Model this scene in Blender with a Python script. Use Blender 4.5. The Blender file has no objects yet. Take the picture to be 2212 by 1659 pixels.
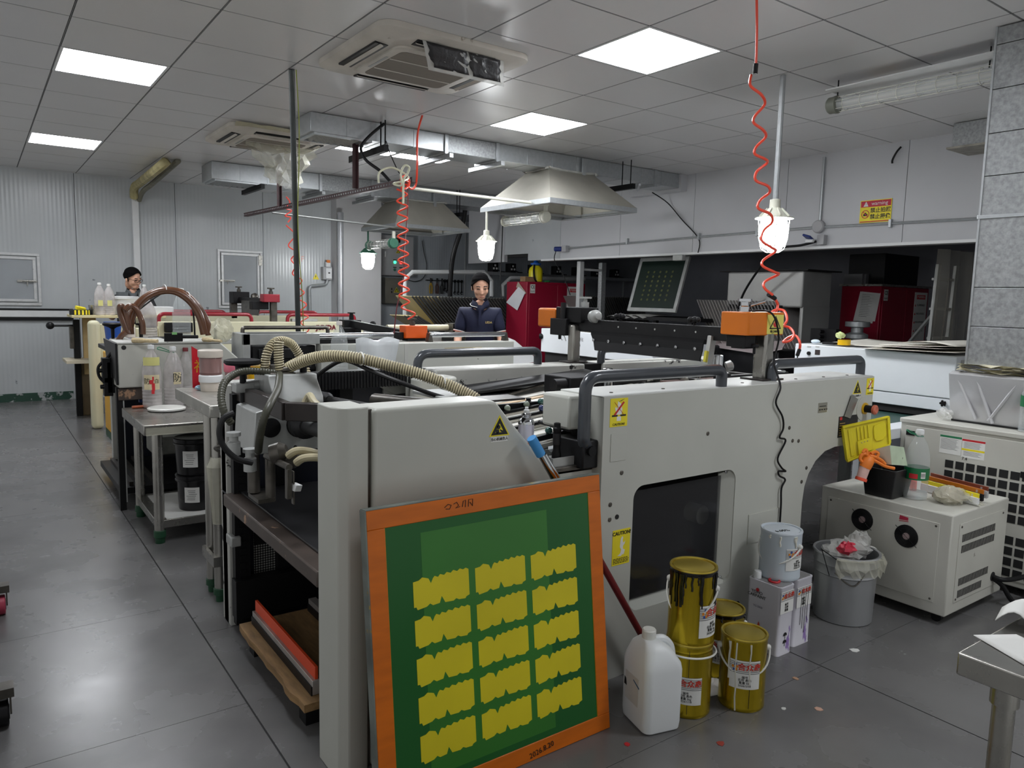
import bpy, bmesh, math, random
from mathutils import Vector as V, Matrix as MX, Euler
random.seed(7)
SC = bpy.context.scene
COL = SC.collection
PI = math.pi
# ---------------------------------------------------------------- camera
FPX, W_, H_ = 1604.25, 2212.0, 1659.0
CAMZ = 1.385
_y, _p, _r = 0.625107905, 0.114434625, 0.0236540498
_fx = V((math.sin(_y), math.cos(_y), 0)); _rx = V((math.cos(_y), -math.sin(_y), 0)); _up = V((0, 0, 1))
CF = math.cos(_p)*_fx - math.sin(_p)*_up
_u = math.cos(_p)*_up + math.sin(_p)*_fx
CR = math.cos(_r)*_rx + math.sin(_r)*_u
CU = -math.sin(_r)*_rx + math.cos(_r)*_u
CP = V((0, 0, CAMZ))
cam = bpy.data.cameras.new('camera'); camo = bpy.data.objects.new('camera', cam); COL.objects.link(camo)
cam.sensor_fit = 'HORIZONTAL'; cam.sensor_width = 36; cam.lens = FPX/W_*36; cam.clip_start = .05
camo.matrix_world = MX(((CR.x, CU.x, -CF.x, 0), (CR.y, CU.y, -CF.y, 0), (CR.z, CU.z, -CF.z, CAMZ), (0, 0, 0, 1)))
SC.camera = camo
# ---------------------------------------------------------------- world, exposure
w = bpy.data.worlds.new('world'); SC.world = w; w.use_nodes = True
w.node_tree.nodes['Background'].inputs[0].default_value = (.86, .87, .87, 1)
w.node_tree.nodes['Background'].inputs[1].default_value = .45
SC.view_settings.view_transform = 'Standard'; SC.view_settings.look = 'None'
SC.view_settings.gamma = 1; SC.view_settings.use_curve_mapping = False
SC.view_settings.exposure = 0.45
LAMP = 22.0
BULB = 60.0
SC.cycles.max_bounces = 8; SC.cycles.diffuse_bounces = 4; SC.cycles.glossy_bounces = 3
SC.cycles.transmission_bounces = 4; SC.cycles.transparent_max_bounces = 12
SC.cycles.use_denoising = True; SC.cycles.sample_clamp_indirect = 6.0
SC.cycles.caustics_reflective = False; SC.cycles.caustics_refractive = False
# ---------------------------------------------------------------- pixel -> point on a known plane
def ray(x, y): return CF + (x-W_/2)/FPX*CR - (y-H_/2)/FPX*CU
def aX(x, y, k): d = ray(x, y); return CP + d*(k/d.x)
def aY(x, y, k): d = ray(x, y); return CP + d*(k/d.y)
def aZ(x, y, k): d = ray(x, y); return CP + d*((k-CAMZ)/d.z)
# ---------------------------------------------------------------- materials
def lin(c):
    c = [v/255 for v in c[:3]]
    return tuple(v/12.92 if v <= .04045 else ((v+.055)/1.055)**2.4 for v in c)+(1,)
MATS = {}
def mat(name, col, rough=.5, metal=0, var=.06, vs=6, wear=None, bump=0, bs=60, emit=0, alpha=1, spec=.5, coat=0, stretch=None, trans=0, rvar=0):
    """procedural principled material; wear=(colour, scale, threshold 0..1)"""
    if name in MATS: return MATS[name]
    m = bpy.data.materials.new(name); m.use_nodes = True; MATS[name] = m
    n, l = m.node_tree.nodes, m.node_tree.links
    b = n['Principled BSDF']
    b.inputs['Roughness'].default_value = rough; b.inputs['Metallic'].default_value = metal
    b.inputs['Specular IOR Level'].default_value = spec; b.inputs['Coat Weight'].default_value = coat
    b.inputs['Alpha'].default_value = alpha; b.inputs['Transmission Weight'].default_value = trans
    c = lin(col)
    tc = n.new('ShaderNodeTexCoord'); co = tc.outputs['Object']
    if stretch:
        mp = n.new('ShaderNodeMapping'); mp.inputs['Scale'].default_value = stretch
        l.new(co, mp.inputs[0]); co = mp.outputs[0]
    if emit:
        b.inputs['Base Color'].default_value = c; b.inputs['Emission Color'].default_value = c; b.inputs['Emission Strength'].default_value = emit
        return m
    out = None
    if var:
        nz = n.new('ShaderNodeTexNoise'); nz.inputs['Scale'].default_value = vs; nz.inputs['Detail'].default_value = 5
        l.new(co, nz.inputs['Vector'])
        rp = n.new('ShaderNodeValToRGB'); e = rp.color_ramp.elements
        e[0].position = .3; e[1].position = .7
        e[0].color = tuple(max(0, v*(1-2*var)) for v in c[:3])+(1,); e[1].color = tuple(min(1, v*(1+var)) for v in c[:3])+(1,)
        l.new(nz.outputs[0], rp.inputs[0]); out = rp.outputs[0]
        if rvar:
            mr = n.new('ShaderNodeMapRange'); mr.inputs[3].default_value = max(0, rough-rvar); mr.inputs[4].default_value = rough+rvar
            l.new(nz.outputs[0], mr.inputs[0]); l.new(mr.outputs[0], b.inputs['Roughness'])
    if wear:
        wc, ws, wt = wear
        nz2 = n.new('ShaderNodeTexNoise'); nz2.inputs['Scale'].default_value = ws; nz2.inputs['Detail'].default_value = 8; nz2.inputs['Roughness'].default_value = .65
        l.new(co, nz2.inputs['Vector'])
        rp2 = n.new('ShaderNodeValToRGB'); e = rp2.color_ramp.elements; e[0].position = wt; e[1].position = min(1, wt+.03)
        l.new(nz2.outputs[0], rp2.inputs[0])
        mx = n.new('ShaderNodeMix'); mx.data_type = 'RGBA'
        l.new(rp2.outputs[0], mx.inputs[0])
        if out: l.new(out, mx.inputs[6])
        else: mx.inputs[6].default_value = c
        mx.inputs[7].default_value = lin(wc); out = mx.outputs[2]
    if out: l.new(out, b.inputs['Base Color'])
    else: b.inputs['Base Color'].default_value = c
    if bump:
        nb = n.new('ShaderNodeTexNoise'); nb.inputs['Scale'].default_value = bs; nb.inputs['Detail'].default_value = 4
        l.new(co, nb.inputs['Vector'])
        bp = n.new('ShaderNodeBump'); bp.inputs['Strength'].default_value = bump; bp.inputs['Distance'].default_value = .01
        l.new(nb.outputs[0], bp.inputs['Height']); l.new(bp.outputs[0], b.inputs['Normal'])
    return m
def nodes_of(m): return m.node_tree.nodes, m.node_tree.links, m.node_tree.nodes['Principled BSDF']
# ---------------------------------------------------------------- mesh builder
def spline(pts, n=8, closed=False):
    pts = [V(p) for p in pts]; N = len(pts); out = []
    for i in range(N if closed else N-1):
        g = (lambda k: pts[k % N]) if closed else (lambda k: pts[min(max(k, 0), N-1)])
        a, b, c, d = g(i-1), g(i), g(i+1), g(i+2)
        for k in range(n):
            t = k/n
            out.append(.5*((2*b)+(c-a)*t+(2*a-5*b+4*c-d)*t*t+(3*b-a-3*c+d)*t**3))
    if not closed: out.append(pts[-1])
    return out
def fillet(pts, r, n=5):
    pts = [V(p) for p in pts]; out = [pts[0]]
    for i in range(1, len(pts)-1):
        a, b, c = pts[i-1], pts[i], pts[i+1]
        u = (a-b); v = (c-b); q = min(r, u.length*.49, v.length*.49)
        p0 = b+u.normalized()*q; p1 = b+v.normalized()*q
        for k in range(n+1):
            t = k/n; out.append((1-t)**2*p0+2*t*(1-t)*b+t*t*p1)
    out.append(pts[-1]); return out
class B:
    def __init__(s): s.v = []; s.f = []
    def add(s, vs, fs):
        o = len(s.v); s.v += [V(p) for p in vs]; s.f += [tuple(i+o for i in f) for f in fs]; return s
    def box(s, x0, x1, y0, y1, z0, z1):
        return s.add([(x0,y0,z0),(x1,y0,z0),(x1,y1,z0),(x0,y1,z0),(x0,y0,z1),(x1,y0,z1),(x1,y1,z1),(x0,y1,z1)],
                     [(0,3,2,1),(4,5,6,7),(0,1,5,4),(1,2,6,5),(2,3,7,6),(3,0,4,7)])
    def obox(s, c, sz, R=None):
        b = B().box(-sz[0]/2, sz[0]/2, -sz[1]/2, sz[1]/2, -sz[2]/2, sz[2]/2); c = V(c)
        if R is None: R = MX.Identity(3)
        elif not isinstance(R, MX): R = Euler(R).to_matrix()
        return s.add([c+R@p for p in b.v], b.f)
    def bar(s, p0, p1, w, h, up=(0,0,1)):
        p0, p1 = V(p0), V(p1); d = (p1-p0).normalized(); up = V(up)
        if abs(d.dot(up)) > .98: up = V((1,0,0))
        a = d.cross(up).normalized()*w/2; b = a.cross(d).normalized()*h/2
        vs = [p+i*a+j*b for p in (p0, p1) for i, j in ((-1,-1),(1,-1),(1,1),(-1,1))]
        return s.add(vs, [(0,1,2,3),(7,6,5,4),(0,4,5,1),(1,5,6,2),(2,6,7,3),(3,7,4,0)])
    def prism(s, poly, off):
        poly = [V(p) for p in poly]; off = V(off); n = len(poly)
        return s.add(poly+[p+off for p in poly], [tuple(range(n))[::-1], tuple(range(n, 2*n))]+[(i, (i+1) % n, (i+1) % n+n, i+n) for i in range(n)])
    def cyl(s, p0, p1, r0, r1=None, n=14, cap=True):
        p0, p1 = V(p0), V(p1); r1 = r0 if r1 is None else r1
        d = (p1-p0).normalized(); a = d.orthogonal().normalized(); b = d.cross(a)
        vs = [p+r*(math.cos(2*PI*k/n)*a+math.sin(2*PI*k/n)*b) for p, r in ((p0, r0), (p1, r1)) for k in range(n)]
        fs = [(k, (k+1) % n, (k+1) % n+n, k+n) for k in range(n)]
        if cap: fs += [tuple(range(n))[::-1], tuple(range(n, 2*n))]
        return s.add(vs, fs)
    def tube(s, pts, r, n=8, closed=False, cap=True):
        pts = [V(p) for p in pts]; N = len(pts); rf = r if callable(r) else (lambda i: r)
        t0 = None; vs = []
        for i in range(N):
            if closed: t = pts[(i+1) % N]-pts[i-1]
            else: t = pts[min(i+1, N-1)]-pts[max(i-1, 0)]
            t = t.normalized() if t.length > 1e-9 else (t0 or V((0,0,1)))
            if t0 is None: a = t.orthogonal().normalized()
            else: a = (a-t*a.dot(t)); a = a.normalized() if a.length > 1e-6 else t.orthogonal().normalized()
            b = t.cross(a); t0 = t
            vs += [pts[i]+rf(i)*(math.cos(2*PI*k/n)*a+math.sin(2*PI*k/n)*b) for k in range(n)]
        fs = []
        for i in range(N if closed else N-1):
            j = (i+1) % N
            fs += [(i*n+k, i*n+(k+1) % n, j*n+(k+1) % n, j*n+k) for k in range(n)]
        if cap and not closed: fs += [tuple(range(n))[::-1], tuple(range((N-1)*n, N*n))]
        return s.add(vs, fs)
    def lathe(s, o, prof, n=24, ax=(0,0,1), sx=1, sy=1, cap=True):
        o = V(o); ax = V(ax).normalized()
        if abs(ax.z) > .999: a, b = V((1,0,0)), V((0,1,0))
        else: a = ax.orthogonal().normalized(); b = ax.cross(a)
        vs = [o+ax*z+r*(sx*math.cos(2*PI*k/n)*a+sy*math.sin(2*PI*k/n)*b) for r, z in prof for k in range(n)]
        N = len(prof)
        fs = [(i*n+k, i*n+(k+1) % n, (i+1)*n+(k+1) % n, (i+1)*n+k) for i in range(N-1) for k in range(n)]
        if cap: fs += [tuple(range(n))[::-1], tuple(range((N-1)*n, N*n))]
        return s.add(vs, fs)
    def ball(s, c, r, n=12, sc=(1,1,1)):
        c = V(c); m = max(5, n//2+1)
        vs = []
        for i in range(1, m):
            t = PI*i/m
            vs += [c+V((r*sc[0]*math.sin(t)*math.cos(2*PI*k/n), r*sc[1]*math.sin(t)*math.sin(2*PI*k/n), r*sc[2]*math.cos(t))) for k in range(n)]
        vs += [c+V((0,0,r*sc[2])), c-V((0,0,r*sc[2]))]; T = len(vs)-2
        fs = [(i*n+k, (i+1)*n+k, (i+1)*n+(k+1) % n, i*n+(k+1) % n) for i in range(m-2) for k in range(n)]
        fs += [(T, k, (k+1) % n) for k in range(n)]+[(T+1, (m-2)*n+(k+1) % n, (m-2)*n+k) for k in range(n)]
        return s.add(vs, fs)
    def grid(s, rows):
        h, w_ = len(rows), len(rows[0])
        return s.add([p for r in rows for p in r], [(i*w_+j, i*w_+j+1, (i+1)*w_+j+1, (i+1)*w_+j) for i in range(h-1) for j in range(w_-1)])
    def xf(s, m): s.v = [m@p for p in s.v]; return s
    def build(s, name, m=None, parent=None, bevel=0, smooth=35, solid=0, seg=2, sub=0):
        o0 = ORG.get(parent.name, V((0,0,0))) if parent else V((0,0,0))
        if parent is None:
            xs, ys, zs = [[p[i] for p in s.v] for i in range(3)]
            o0 = V(((min(xs)+max(xs))/2, (min(ys)+max(ys))/2, min(zs)))
        me = bpy.data.meshes.new(name); me.from_pydata([tuple(p-o0) for p in s.v], [], s.f)
        bm = bmesh.new(); bm.from_mesh(me); bmesh.ops.recalc_face_normals(bm, faces=bm.faces); bm.to_mesh(me); bm.free()
        if smooth:
            me.shade_smooth(); me.set_sharp_from_angle(angle=math.radians(smooth))
        o = bpy.data.objects.new(name, me); COL.objects.link(o)
        if m: me.materials.append(m)
        if parent: o.parent = parent
        else: o.location = o0
        ORG[o.name] = o0
        if solid:
            k = o.modifiers.new('s', 'SOLIDIFY'); k.thickness = solid; k.offset = 0
        if sub:
            k = o.modifiers.new('d', 'SUBSURF'); k.levels = sub; k.render_levels = sub
        if bevel:
            k = o.modifiers.new('b', 'BEVEL'); k.width = bevel; k.segments = seg; k.limit_method = 'ANGLE'; k.angle_limit = .6
        return o
ORG = {}
def tag(o, label, cat, group=None, kind=None):
    o['label'] = label; o['category'] = cat
    if group: o['group'] = group
    if kind: o['kind'] = kind
    return o
def thing(name, label, cat, loc=(0,0,0), group=None, local=False, rz=0):
    """an Empty at the thing's base; its parts are given in world space, or in its own space when local"""
    o = bpy.data.objects.new(name, None); COL.objects.link(o); o.location = loc; o.rotation_euler = (0, 0, rz)
    o.empty_display_size = .1
    ORG[o.name] = V((0,0,0)) if local else V(loc)
    return tag(o, label, cat, group)
def struct(b, name, m, parent=None, **k):
    o = b.build(name, m, parent, **k)
    if parent is None: o['kind'] = 'structure'
    return o
def dup(o, parent=None):
    c = o.copy(); COL.objects.link(c)
    if parent: c.parent = parent
    for ch in list(o.children): dup(ch, c)
    ORG[c.name] = ORG.get(o.name, V((0,0,0)))
    return c
def text(name, s, o, xd, up, size, m, parent, align='CENTER', lift=.0008, sx=1, bold=0, ls=1.0):
    """lettering lying on the plane spanned by xd and up, as a thin mesh part"""
    cu = bpy.data.curves.new(name, 'FONT'); cu.body = s; cu.size = size; cu.align_x = align; cu.align_y = 'CENTER'; cu.extrude = .0003
    cu.offset = bold; cu.resolution_u = 2; cu.space_line = ls
    t = bpy.data.objects.new(name+'_c', cu); COL.objects.link(t)
    me = bpy.data.meshes.new_from_object(t.evaluated_get(bpy.context.evaluated_depsgraph_get()))
    bpy.data.objects.remove(t)
    xd = V(xd).normalized(); up = V(up); up = (up-xd*up.dot(xd)).normalized(); nn = xd.cross(up)
    o0 = ORG.get(parent.name, V((0,0,0))); o = V(o)-o0+nn*lift
    for v in me.vertices: v.co = o+xd*v.co.x*sx+up*v.co.y+nn*v.co.z
    me.materials.clear(); me.materials.append(m)
    ob = bpy.data.objects.new(name, me); COL.objects.link(ob); ob.parent = parent; ORG[ob.name] = o0
    return ob
class F:
    """a flat frame: origin, x direction, up direction; p(u,v,n) gives points"""
    def __init__(s, o, xd, up):
        s.o = V(o); s.x = V(xd).normalized(); up = V(up); s.u = (up-s.x*up.dot(s.x)).normalized(); s.n = s.x.cross(s.u)
    def p(s, u, v, n=0): return s.o+s.x*u+s.u*v+s.n*n
    def plate(s, u0, u1, v0, v1, t=.0012, n0=0):
        return B().prism([s.p(u0,v0,n0), s.p(u1,v0,n0), s.p(u1,v1,n0), s.p(u0,v1,n0)], s.n*t)
    def poly(s, pts, t=.0012, n0=0, b=None):
        return (b or B()).prism([s.p(u, v, n0) for u, v in pts], s.n*t)
# ================================================================ materials
M_floor = mat('floor_steel', (108,107,107), .27, .0, .09, 3.5, wear=((70,69,68), 34, .735), bump=.04, bs=4, spec=.6, rvar=.10)
M_gap = mat('seam_dark', (30,30,31), .8, var=0)
M_wall = mat('wall_panel_grey', (188,192,194), .27, 0, .05, 1.3, wear=((120,124,128), 5, .70), spec=.5)
M_wallr = mat('wall_panel_white', (190,191,194), .35, 0, .04, 1.2, wear=((120,120,122), 7, .72))
M_wallb = mat('wall_panel_blue_grey', (178,184,190), .4, 0, .06, 1.5, wear=((90,95,100), 6, .70))
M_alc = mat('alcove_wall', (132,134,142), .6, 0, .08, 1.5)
M_tile = mat('ceiling_tile_white', (212,211,211), .30, 0, .03, 1)
M_alu = mat('aluminium_white', (205,206,206), .3, .2, .05, 20, wear=((90,88,84), 30, .68))
M_steel = mat('stainless', (166,164,158), .28, .9, .08, 8, wear=((128,122,112), 14, .70), rvar=.1)
M_galv = mat('galvanised', (178,182,184), .36, .6, .05, 30, rvar=.08)
M_galvm = mat('galvanised_mottled', (164,167,168), .45, .5, .14, 55, rvar=.10)
M_black = mat('black_paint', (19,19,21), .5, 0, .1, 10, spec=.25)
M_blackr = mat('black_rubber', (17,17,19), .55, 0, .05, 10)
M_white = mat('white_paint', (225,226,226), .4, 0, .03, 6)
M_cream = mat('machine_cream', (190,191,183), .38, 0, .035, 2.5, wear=((110,108,98), 16, .71), spec=.5)
M_creamw = mat('machine_cream_worn', (190,190,184), .4, 0, .06, 4, wear=((30,29,28), 11, .61))
M_yel = mat('sign_yellow', (240,222,40), .45, 0, .03, 20)
M_ink = mat('sign_black', (20,20,20), .5, 0, 0)
M_red = mat('sign_red', (200,40,48), .5, 0, 0)
M_paper = mat('paper_white', (232,232,228), .7, 0, .03, 10)
M_diff = mat('light_diffuser', (247,250,255), .5, emit=LAMP)
M_bulb = mat('lamp_glow', (250,253,255), .5, emit=BULB)
M_chrome = mat('chrome', (205,207,210), .12, 1, .05, 20)
M_dark = mat('dark_machine', (26,26,28), .45, .1, .15, 14, spec=.3, wear=((88,86,82), 22, .69))
# relief of the ceiling tiles: a fine square weave
n, l, b = nodes_of(M_tile)
tc = n.new('ShaderNodeTexCoord'); ck = n.new('ShaderNodeTexChecker'); ck.inputs['Scale'].default_value = 34
nz = n.new('ShaderNodeTexNoise'); nz.inputs['Scale'].default_value = 1.7
mu = n.new('ShaderNodeMath'); mu.operation = 'MULTIPLY'
l.new(tc.outputs['Object'], ck.inputs[0]); l.new(tc.outputs['Object'], nz.inputs['Vector']); l.new(ck.outputs[1], mu.inputs[0]); l.new(nz.outputs[0], mu.inputs[1])
bp = n.new('ShaderNodeBump'); bp.inputs['Strength'].default_value = .3; bp.inputs['Distance'].default_value = .004
l.new(mu.outputs[0], bp.inputs['Height']); l.new(bp.outputs[0], b.inputs['Normal'])
# ribs of the back wall panels, and their scuffs
for m_, rib in ((M_wall, 60), (M_wallb, 60)):
    n, l, b = nodes_of(m_)
    tc = n.new('ShaderNodeTexCoord'); wv = n.new('ShaderNodeTexWave'); wv.bands_direction = 'X'; wv.inputs['Scale'].default_value = 7
    wv.inputs['Distortion'].default_value = 1.2; wv.inputs['Detail'].default_value = 1; wv.inputs['Detail Scale'].default_value = .25
    mp = n.new('ShaderNodeMapping'); mp.inputs['Scale'].default_value = (1, 1, .12)
    l.new(tc.outputs['Object'], mp.inputs[0]); l.new(mp.outputs[0], wv.inputs['Vector'])
    bp = n.new('ShaderNodeBump'); bp.inputs['Strength'].default_value = .10; bp.inputs['Distance'].default_value = .012
    l.new(wv.outputs[1], bp.inputs['Height']); l.new(bp.outputs[0], b.inputs['Normal'])
CZ = 2.789
# ================================================================ floor
fl = struct(B().box(-1.6, 10.2, -.9, 11.4, -.06, -.0025), 'floor', M_gap)
cols = [(-1.6,.682,[-.9,.52,1.48,2.44,3.40,5.32,7.24,9.16,11.4]), (.686,2.59,[-.9,1.50,3.06,4.98,6.9,8.8,11.4]),
        (2.594,4.5,[-.9,1.512,3.42,5.34,7.26,9.2,11.4]), (4.504,6.45,[-.9,.5,2.4,4.3,6.2,8.1,11.4]), (6.454,10.2,[-.9,1,3.4,5.8,8.2,11.4])]
for x0, x1, ys in cols:
    for a, c in zip(ys, ys[1:]): B().box(x0+.0015, x1-.0005, a+.0015, c-.0005, -.0025, 0).build('plate', M_floor, fl, smooth=0)
# ================================================================ ceiling
ce = struct(B().box(-1.6, 10.2, -.9, 11.4, 2.803, 2.86), 'ceiling', mat('grid_dark', (44,44,46), .6, var=0))
LIGHTS = {(0,1):0, (0,6):0, (4,-3):0, (5,0):0, (5,3):0, (4,3):0, (0,-4):0, (4,-8):0}  # last two panels are out of view, added to light the near end
first = None
for i in range(-3, 10):
    for j in range(-7, 11):
        if (i, j) in LIGHTS: continue
        x, y = .4722+.6*i, 4.650+.6*j
        if first is None:
            first = B().box(-.2945,.2945,-.2945,.2945,0,.006).build('tile', M_tile, ce, smooth=0); o = first
        else:
            o = first.copy(); COL.objects.link(o); o.parent = ce
        o.location = V((x+.3, y+.3, CZ))
gr = B()
for i in range(-3, 11): gr.box(.4722+.6*i-.0022, .4722+.6*i+.0022, .45, 10.75, CZ+.001, CZ+.0035)
for j in range(-7, 12): gr.box(-1.3, 6.45, 4.65+.6*j-.0022, 4.65+.6*j+.0022, CZ+.001, CZ+.0033)
gr.build('grid_bar', mat('grid_grey', (120,120,122), .5), ce, smooth=0)['kind'] = 'stuff'
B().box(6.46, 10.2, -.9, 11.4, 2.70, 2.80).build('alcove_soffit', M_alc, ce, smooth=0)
lab = {(0,1):'long bright ceiling light panel nearest the left edge, above the aisle', (0,6):'bright ceiling light panel beyond the first one, near the back wall',
       (4,-3):'large square bright ceiling light to the right of the ceiling cassette', (5,0):'square ceiling light panel just in front of the nearer galvanised duct',
       (5,3):'ceiling light half hidden behind the nearer galvanised duct, farther along it', (4,3):'ceiling light half hidden behind the nearer galvanised duct, nearer its end', (0,-4):'added unseen ceiling light panel above the near end of the aisle', (4,-8):'added unseen ceiling light panel over the near corner beside the stainless table'}
for (i, j) in LIGHTS:
    x, y = .4722+.6*i, 4.650+.6*j
    t = thing('ceiling_light', lab.get((i, j), 'added unseen ceiling light panel over the near part of the room behind the camera'), 'ceiling light', (x+.3, y+.3, CZ), 'ceiling light panels')
    fb = B()
    for a, b_, c, d in ((.004,.596,.004,.02),(.004,.596,.58,.596),(.004,.02,.02,.58),(.58,.596,.02,.58)): fb.box(x+a, x+b_, y+c, y+d, CZ-.001, CZ+.012)
    fb.build('frame', M_white, t, smooth=0)
    B().box(x+.02, x+.58, y+.02, y+.58, CZ+.002, CZ+.011).build('diffuser', M_diff, t, smooth=0)
# ================================================================ walls
wb = struct(B().box(-1.6, 4.5, 10.78, 10.85, 0, CZ+.01), 'wall_back', M_gap)
xs = [-1.6,-1.25,-.1,1.05,2.2,3.35,4.5]
for a, c in zip(xs, xs[1:]): B().box(a+.003, c-.003, 10.75, 10.78, 0, CZ).build('panel', M_wall, wb, smooth=0)
o = struct(B().box(-1.6, .95, 10.735, 10.75, 0, .1), 'baseboard_back', mat('baseboard_green', (38,72,58), .5, 0, .1, 8, wear=((165,168,168), 9, .52)))
struct(B().box(-1.6, .98, 10.70, 10.75, 1.03, 1.105), 'trim_1', M_white)
struct(B().box(-1.6, .98, 10.72, 10.75, 1.112, 1.13).box(-1.6, .98, 10.71, 10.75, .985, 1.02), 'trim_2', M_black)
struct(B().box(4.36, 5.09, 10.55, 11.3, 0, CZ+.01), 'wall_column', mat('column_white', (198,197,198), .5, 0, .03, 2), bevel=.01)
struct(B().box(5.05, 10.2, 11.2, 11.3, 0, CZ+.01), 'wall_recess', M_wallb)
for x in (5.85, 7.0): struct(B().box(x, x+.012, 11.19, 11.2, 0, CZ), 'trim_3', M_alu)
wr = struct(B().box(6.5, 6.56, -.9, 10.2, 1.99, CZ+.01), 'wall_right', M_gap)
ys = [-.9,-.15,1.0,2.15,3.3,4.45,5.6,6.75,7.9]
for a, c in zip(ys, ys[1:]): B().box(6.45, 6.5, a+.0025, c-.0025, 1.93, CZ).build('panel', M_wallr, wr, smooth=0)
B().box(6.45, 6.5, 7.903, 8.62, 1.93, CZ).build('panel', M_wall, wr, smooth=0)
B().box(6.45, 6.5, 8.62, 9.2, 2.03, CZ).build('panel', M_wall, wr, smooth=0)
B().box(6.44, 6.5, 9.2, 10.2, 1.925, CZ).build('panel', M_wallr, wr, smooth=0)
struct(B().box(6.435, 6.57, -.9, 8.3, 1.915, 1.94), 'trim_4', M_white)
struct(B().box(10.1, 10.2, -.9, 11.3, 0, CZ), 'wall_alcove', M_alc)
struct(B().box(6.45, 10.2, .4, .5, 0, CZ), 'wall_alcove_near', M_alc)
struct(B().box(6.45, 6.55, -.9, .5, 0, 1.93), 'wall_right_near', M_wallr)
# hatches in the back wall
def hatch(name, x0, x1, z0, z1, bolt_left, hinge):
    d = B().box(x0+.05, x1-.05, 10.73, 10.75, z0+.05, z1-.05).build(name, mat('hatch_grey', (158,163,167), .4, 0, .05, 3), None, smooth=0); d['kind'] = 'structure'
    for nm, e, y in (('outer_frame', 0, 10.725), ('inner_frame', .045, 10.715)):
        fb = B(); a, c, e0, e1 = x0+e, x1-e, z0+e, z1-e; t_ = .032
        fb.box(a, c, y, 10.75, e1-t_, e1).box(a, c, y, 10.75, e0, e0+t_).box(a, a+t_, y, 10.75, e0+t_, e1-t_).box(c-t_, c, y, 10.75, e0+t_, e1-t_)
        fb.build(nm, M_alu, d, bevel=.003)
    bx = x0+.02 if bolt_left else x1-.24
    zc = z0+(z1-z0)*.47
    B().box(bx, bx+.2, 10.70, 10.72, zc-.012, zc+.012).cyl((bx+.05,10.69,zc),(bx+.19,10.69,zc),.008).cyl((bx+.1,10.69,zc),(bx+.1,10.69,zc-.05),.006).build('bolt', M_steel, d)
    if hinge: B().box(x1-.06, x1-.01, 10.70, 10.72, z1-.2, z1-.06).build('hinge', M_steel, d)
    return d
hatch('door_1', -.25, .655, 1.165, 1.79, False, False)
hatch('door_2', 2.72, 3.33, 1.16, 1.965, True, True)
# ================================================================ ceiling cassettes
M_acw = mat('ac_white_dusty', (206,200,190), .5, 0, .08, 5, wear=((150,140,126), 7, .66))
M_acg = mat('ac_grille_taupe', (128,120,110), .8, 0, .05, 6, stretch=(1, 30, 1))
M_film = mat('clear_film', (222,220,200), .12, 0, .05, 10, alpha=.42, bump=.6, bs=22)
M_filmw = mat('film_whitish', (226,226,222), .2, 0, .05, 10, alpha=.42, bump=.5, bs=18)
M_blk = mat('black_plastic_sheet', (34,33,35), .35, 0, .1, 12, bump=.5, bs=30)
def rrect(x0, x1, y0, y1, r, z, n=6):
    out = []
    for cx, cy, a0 in ((x1-r,y1-r,0),(x0+r,y1-r,90),(x0+r,y0+r,180),(x1-r,y0+r,270)):
        for k in range(n+1):
            a = math.radians(a0+90*k/n); out.append(V((cx+r*math.cos(a), cy+r*math.sin(a), z)))
    return out
def loft(loops, cap=True):
    b = B(); n = len(loops[0])
    vs = [p for L in loops for p in L]
    fs = [(i*n+k, i*n+(k+1) % n, (i+1)*n+(k+1) % n, (i+1)*n+k) for i in range(len(loops)-1) for k in range(n)]
    if cap: fs += [tuple(range(n))[::-1], tuple(range((len(loops)-1)*n, len(loops)*n))]
    return b.add(vs, fs)
def cassette(x0, x1, y0, y1, label):
    t = thing('air_conditioner', label, 'air conditioner', ((x0+x1)/2, (y0+y1)/2, CZ-.06), 'ceiling cassettes')
    loft([rrect(x0, x1, y0, y1, .09, CZ-.001), rrect(x0, x1, y0, y1, .09, CZ-.03), rrect(x0+.03, x1-.03, y0+.03, y1-.03, .08, CZ-.045),
          rrect(x0+.16, x1-.16, y0+.16, y1-.16, .05, CZ-.058)]).build('cover_frame', M_acw, t)
    a, c, e, f = x0+.17, x1-.17, y0+.17, y1-.17
    loft([rrect(a, c, e, f, .06, CZ-.055), rrect(a, c, e, f, .06, CZ-.068), rrect(a+.015, c-.015, e+.015, f-.015, .05, CZ-.072)]).build('centre_panel', M_acw, t)
    loft([rrect(a+.05, c-.05, e+.05, f-.05, .04, CZ-.071), rrect(a+.05, c-.05, e+.05, f-.05, .04, CZ-.0745)]).build('filter_grille', M_acg, t)
    for k in (1/3, 2/3):
        yy = e+(f-e)*k; B().box(a+.05, c-.05, yy-.005, yy+.005, CZ-.077, CZ-.0735).build('grille_rib', M_acw, t, smooth=0)
    mx, my = (x0+x1)/2, (y0+y1)/2
    for (p0, p1, q0, q1) in ((x0+.06, x0+.14, my-.25, my+.25), (x1-.14, x1-.06, my-.25, my+.25), (mx-.25, mx+.25, y0+.06, y0+.14), (mx-.25, mx+.25, y1-.14, y1-.06)):
        B().box(p0, p1, q0, q1, CZ-.058, CZ-.044).build('air_slot', M_black, t, bevel=.003)
        if p1-p0 < q1-q0: B().obox(((p0+p1)/2-.005, (q0+q1)/2, CZ-.058), (.035, q1-q0-.01, .004), (0, .5, 0)).build('louvre', M_acw, t)
        else: B().obox(((p0+p1)/2, (q0+q1)/2-.005, CZ-.058), (p1-p0-.01, .035, .004), (.5, 0, 0)).build('louvre', M_acw, t)
    B().box(x0+.19, x0+.205, y0+.36, y0+.6, CZ-.074, CZ-.071).build('label_strip', mat('label_grey', (150,150,148), .5), t, smooth=0)
    return t
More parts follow.
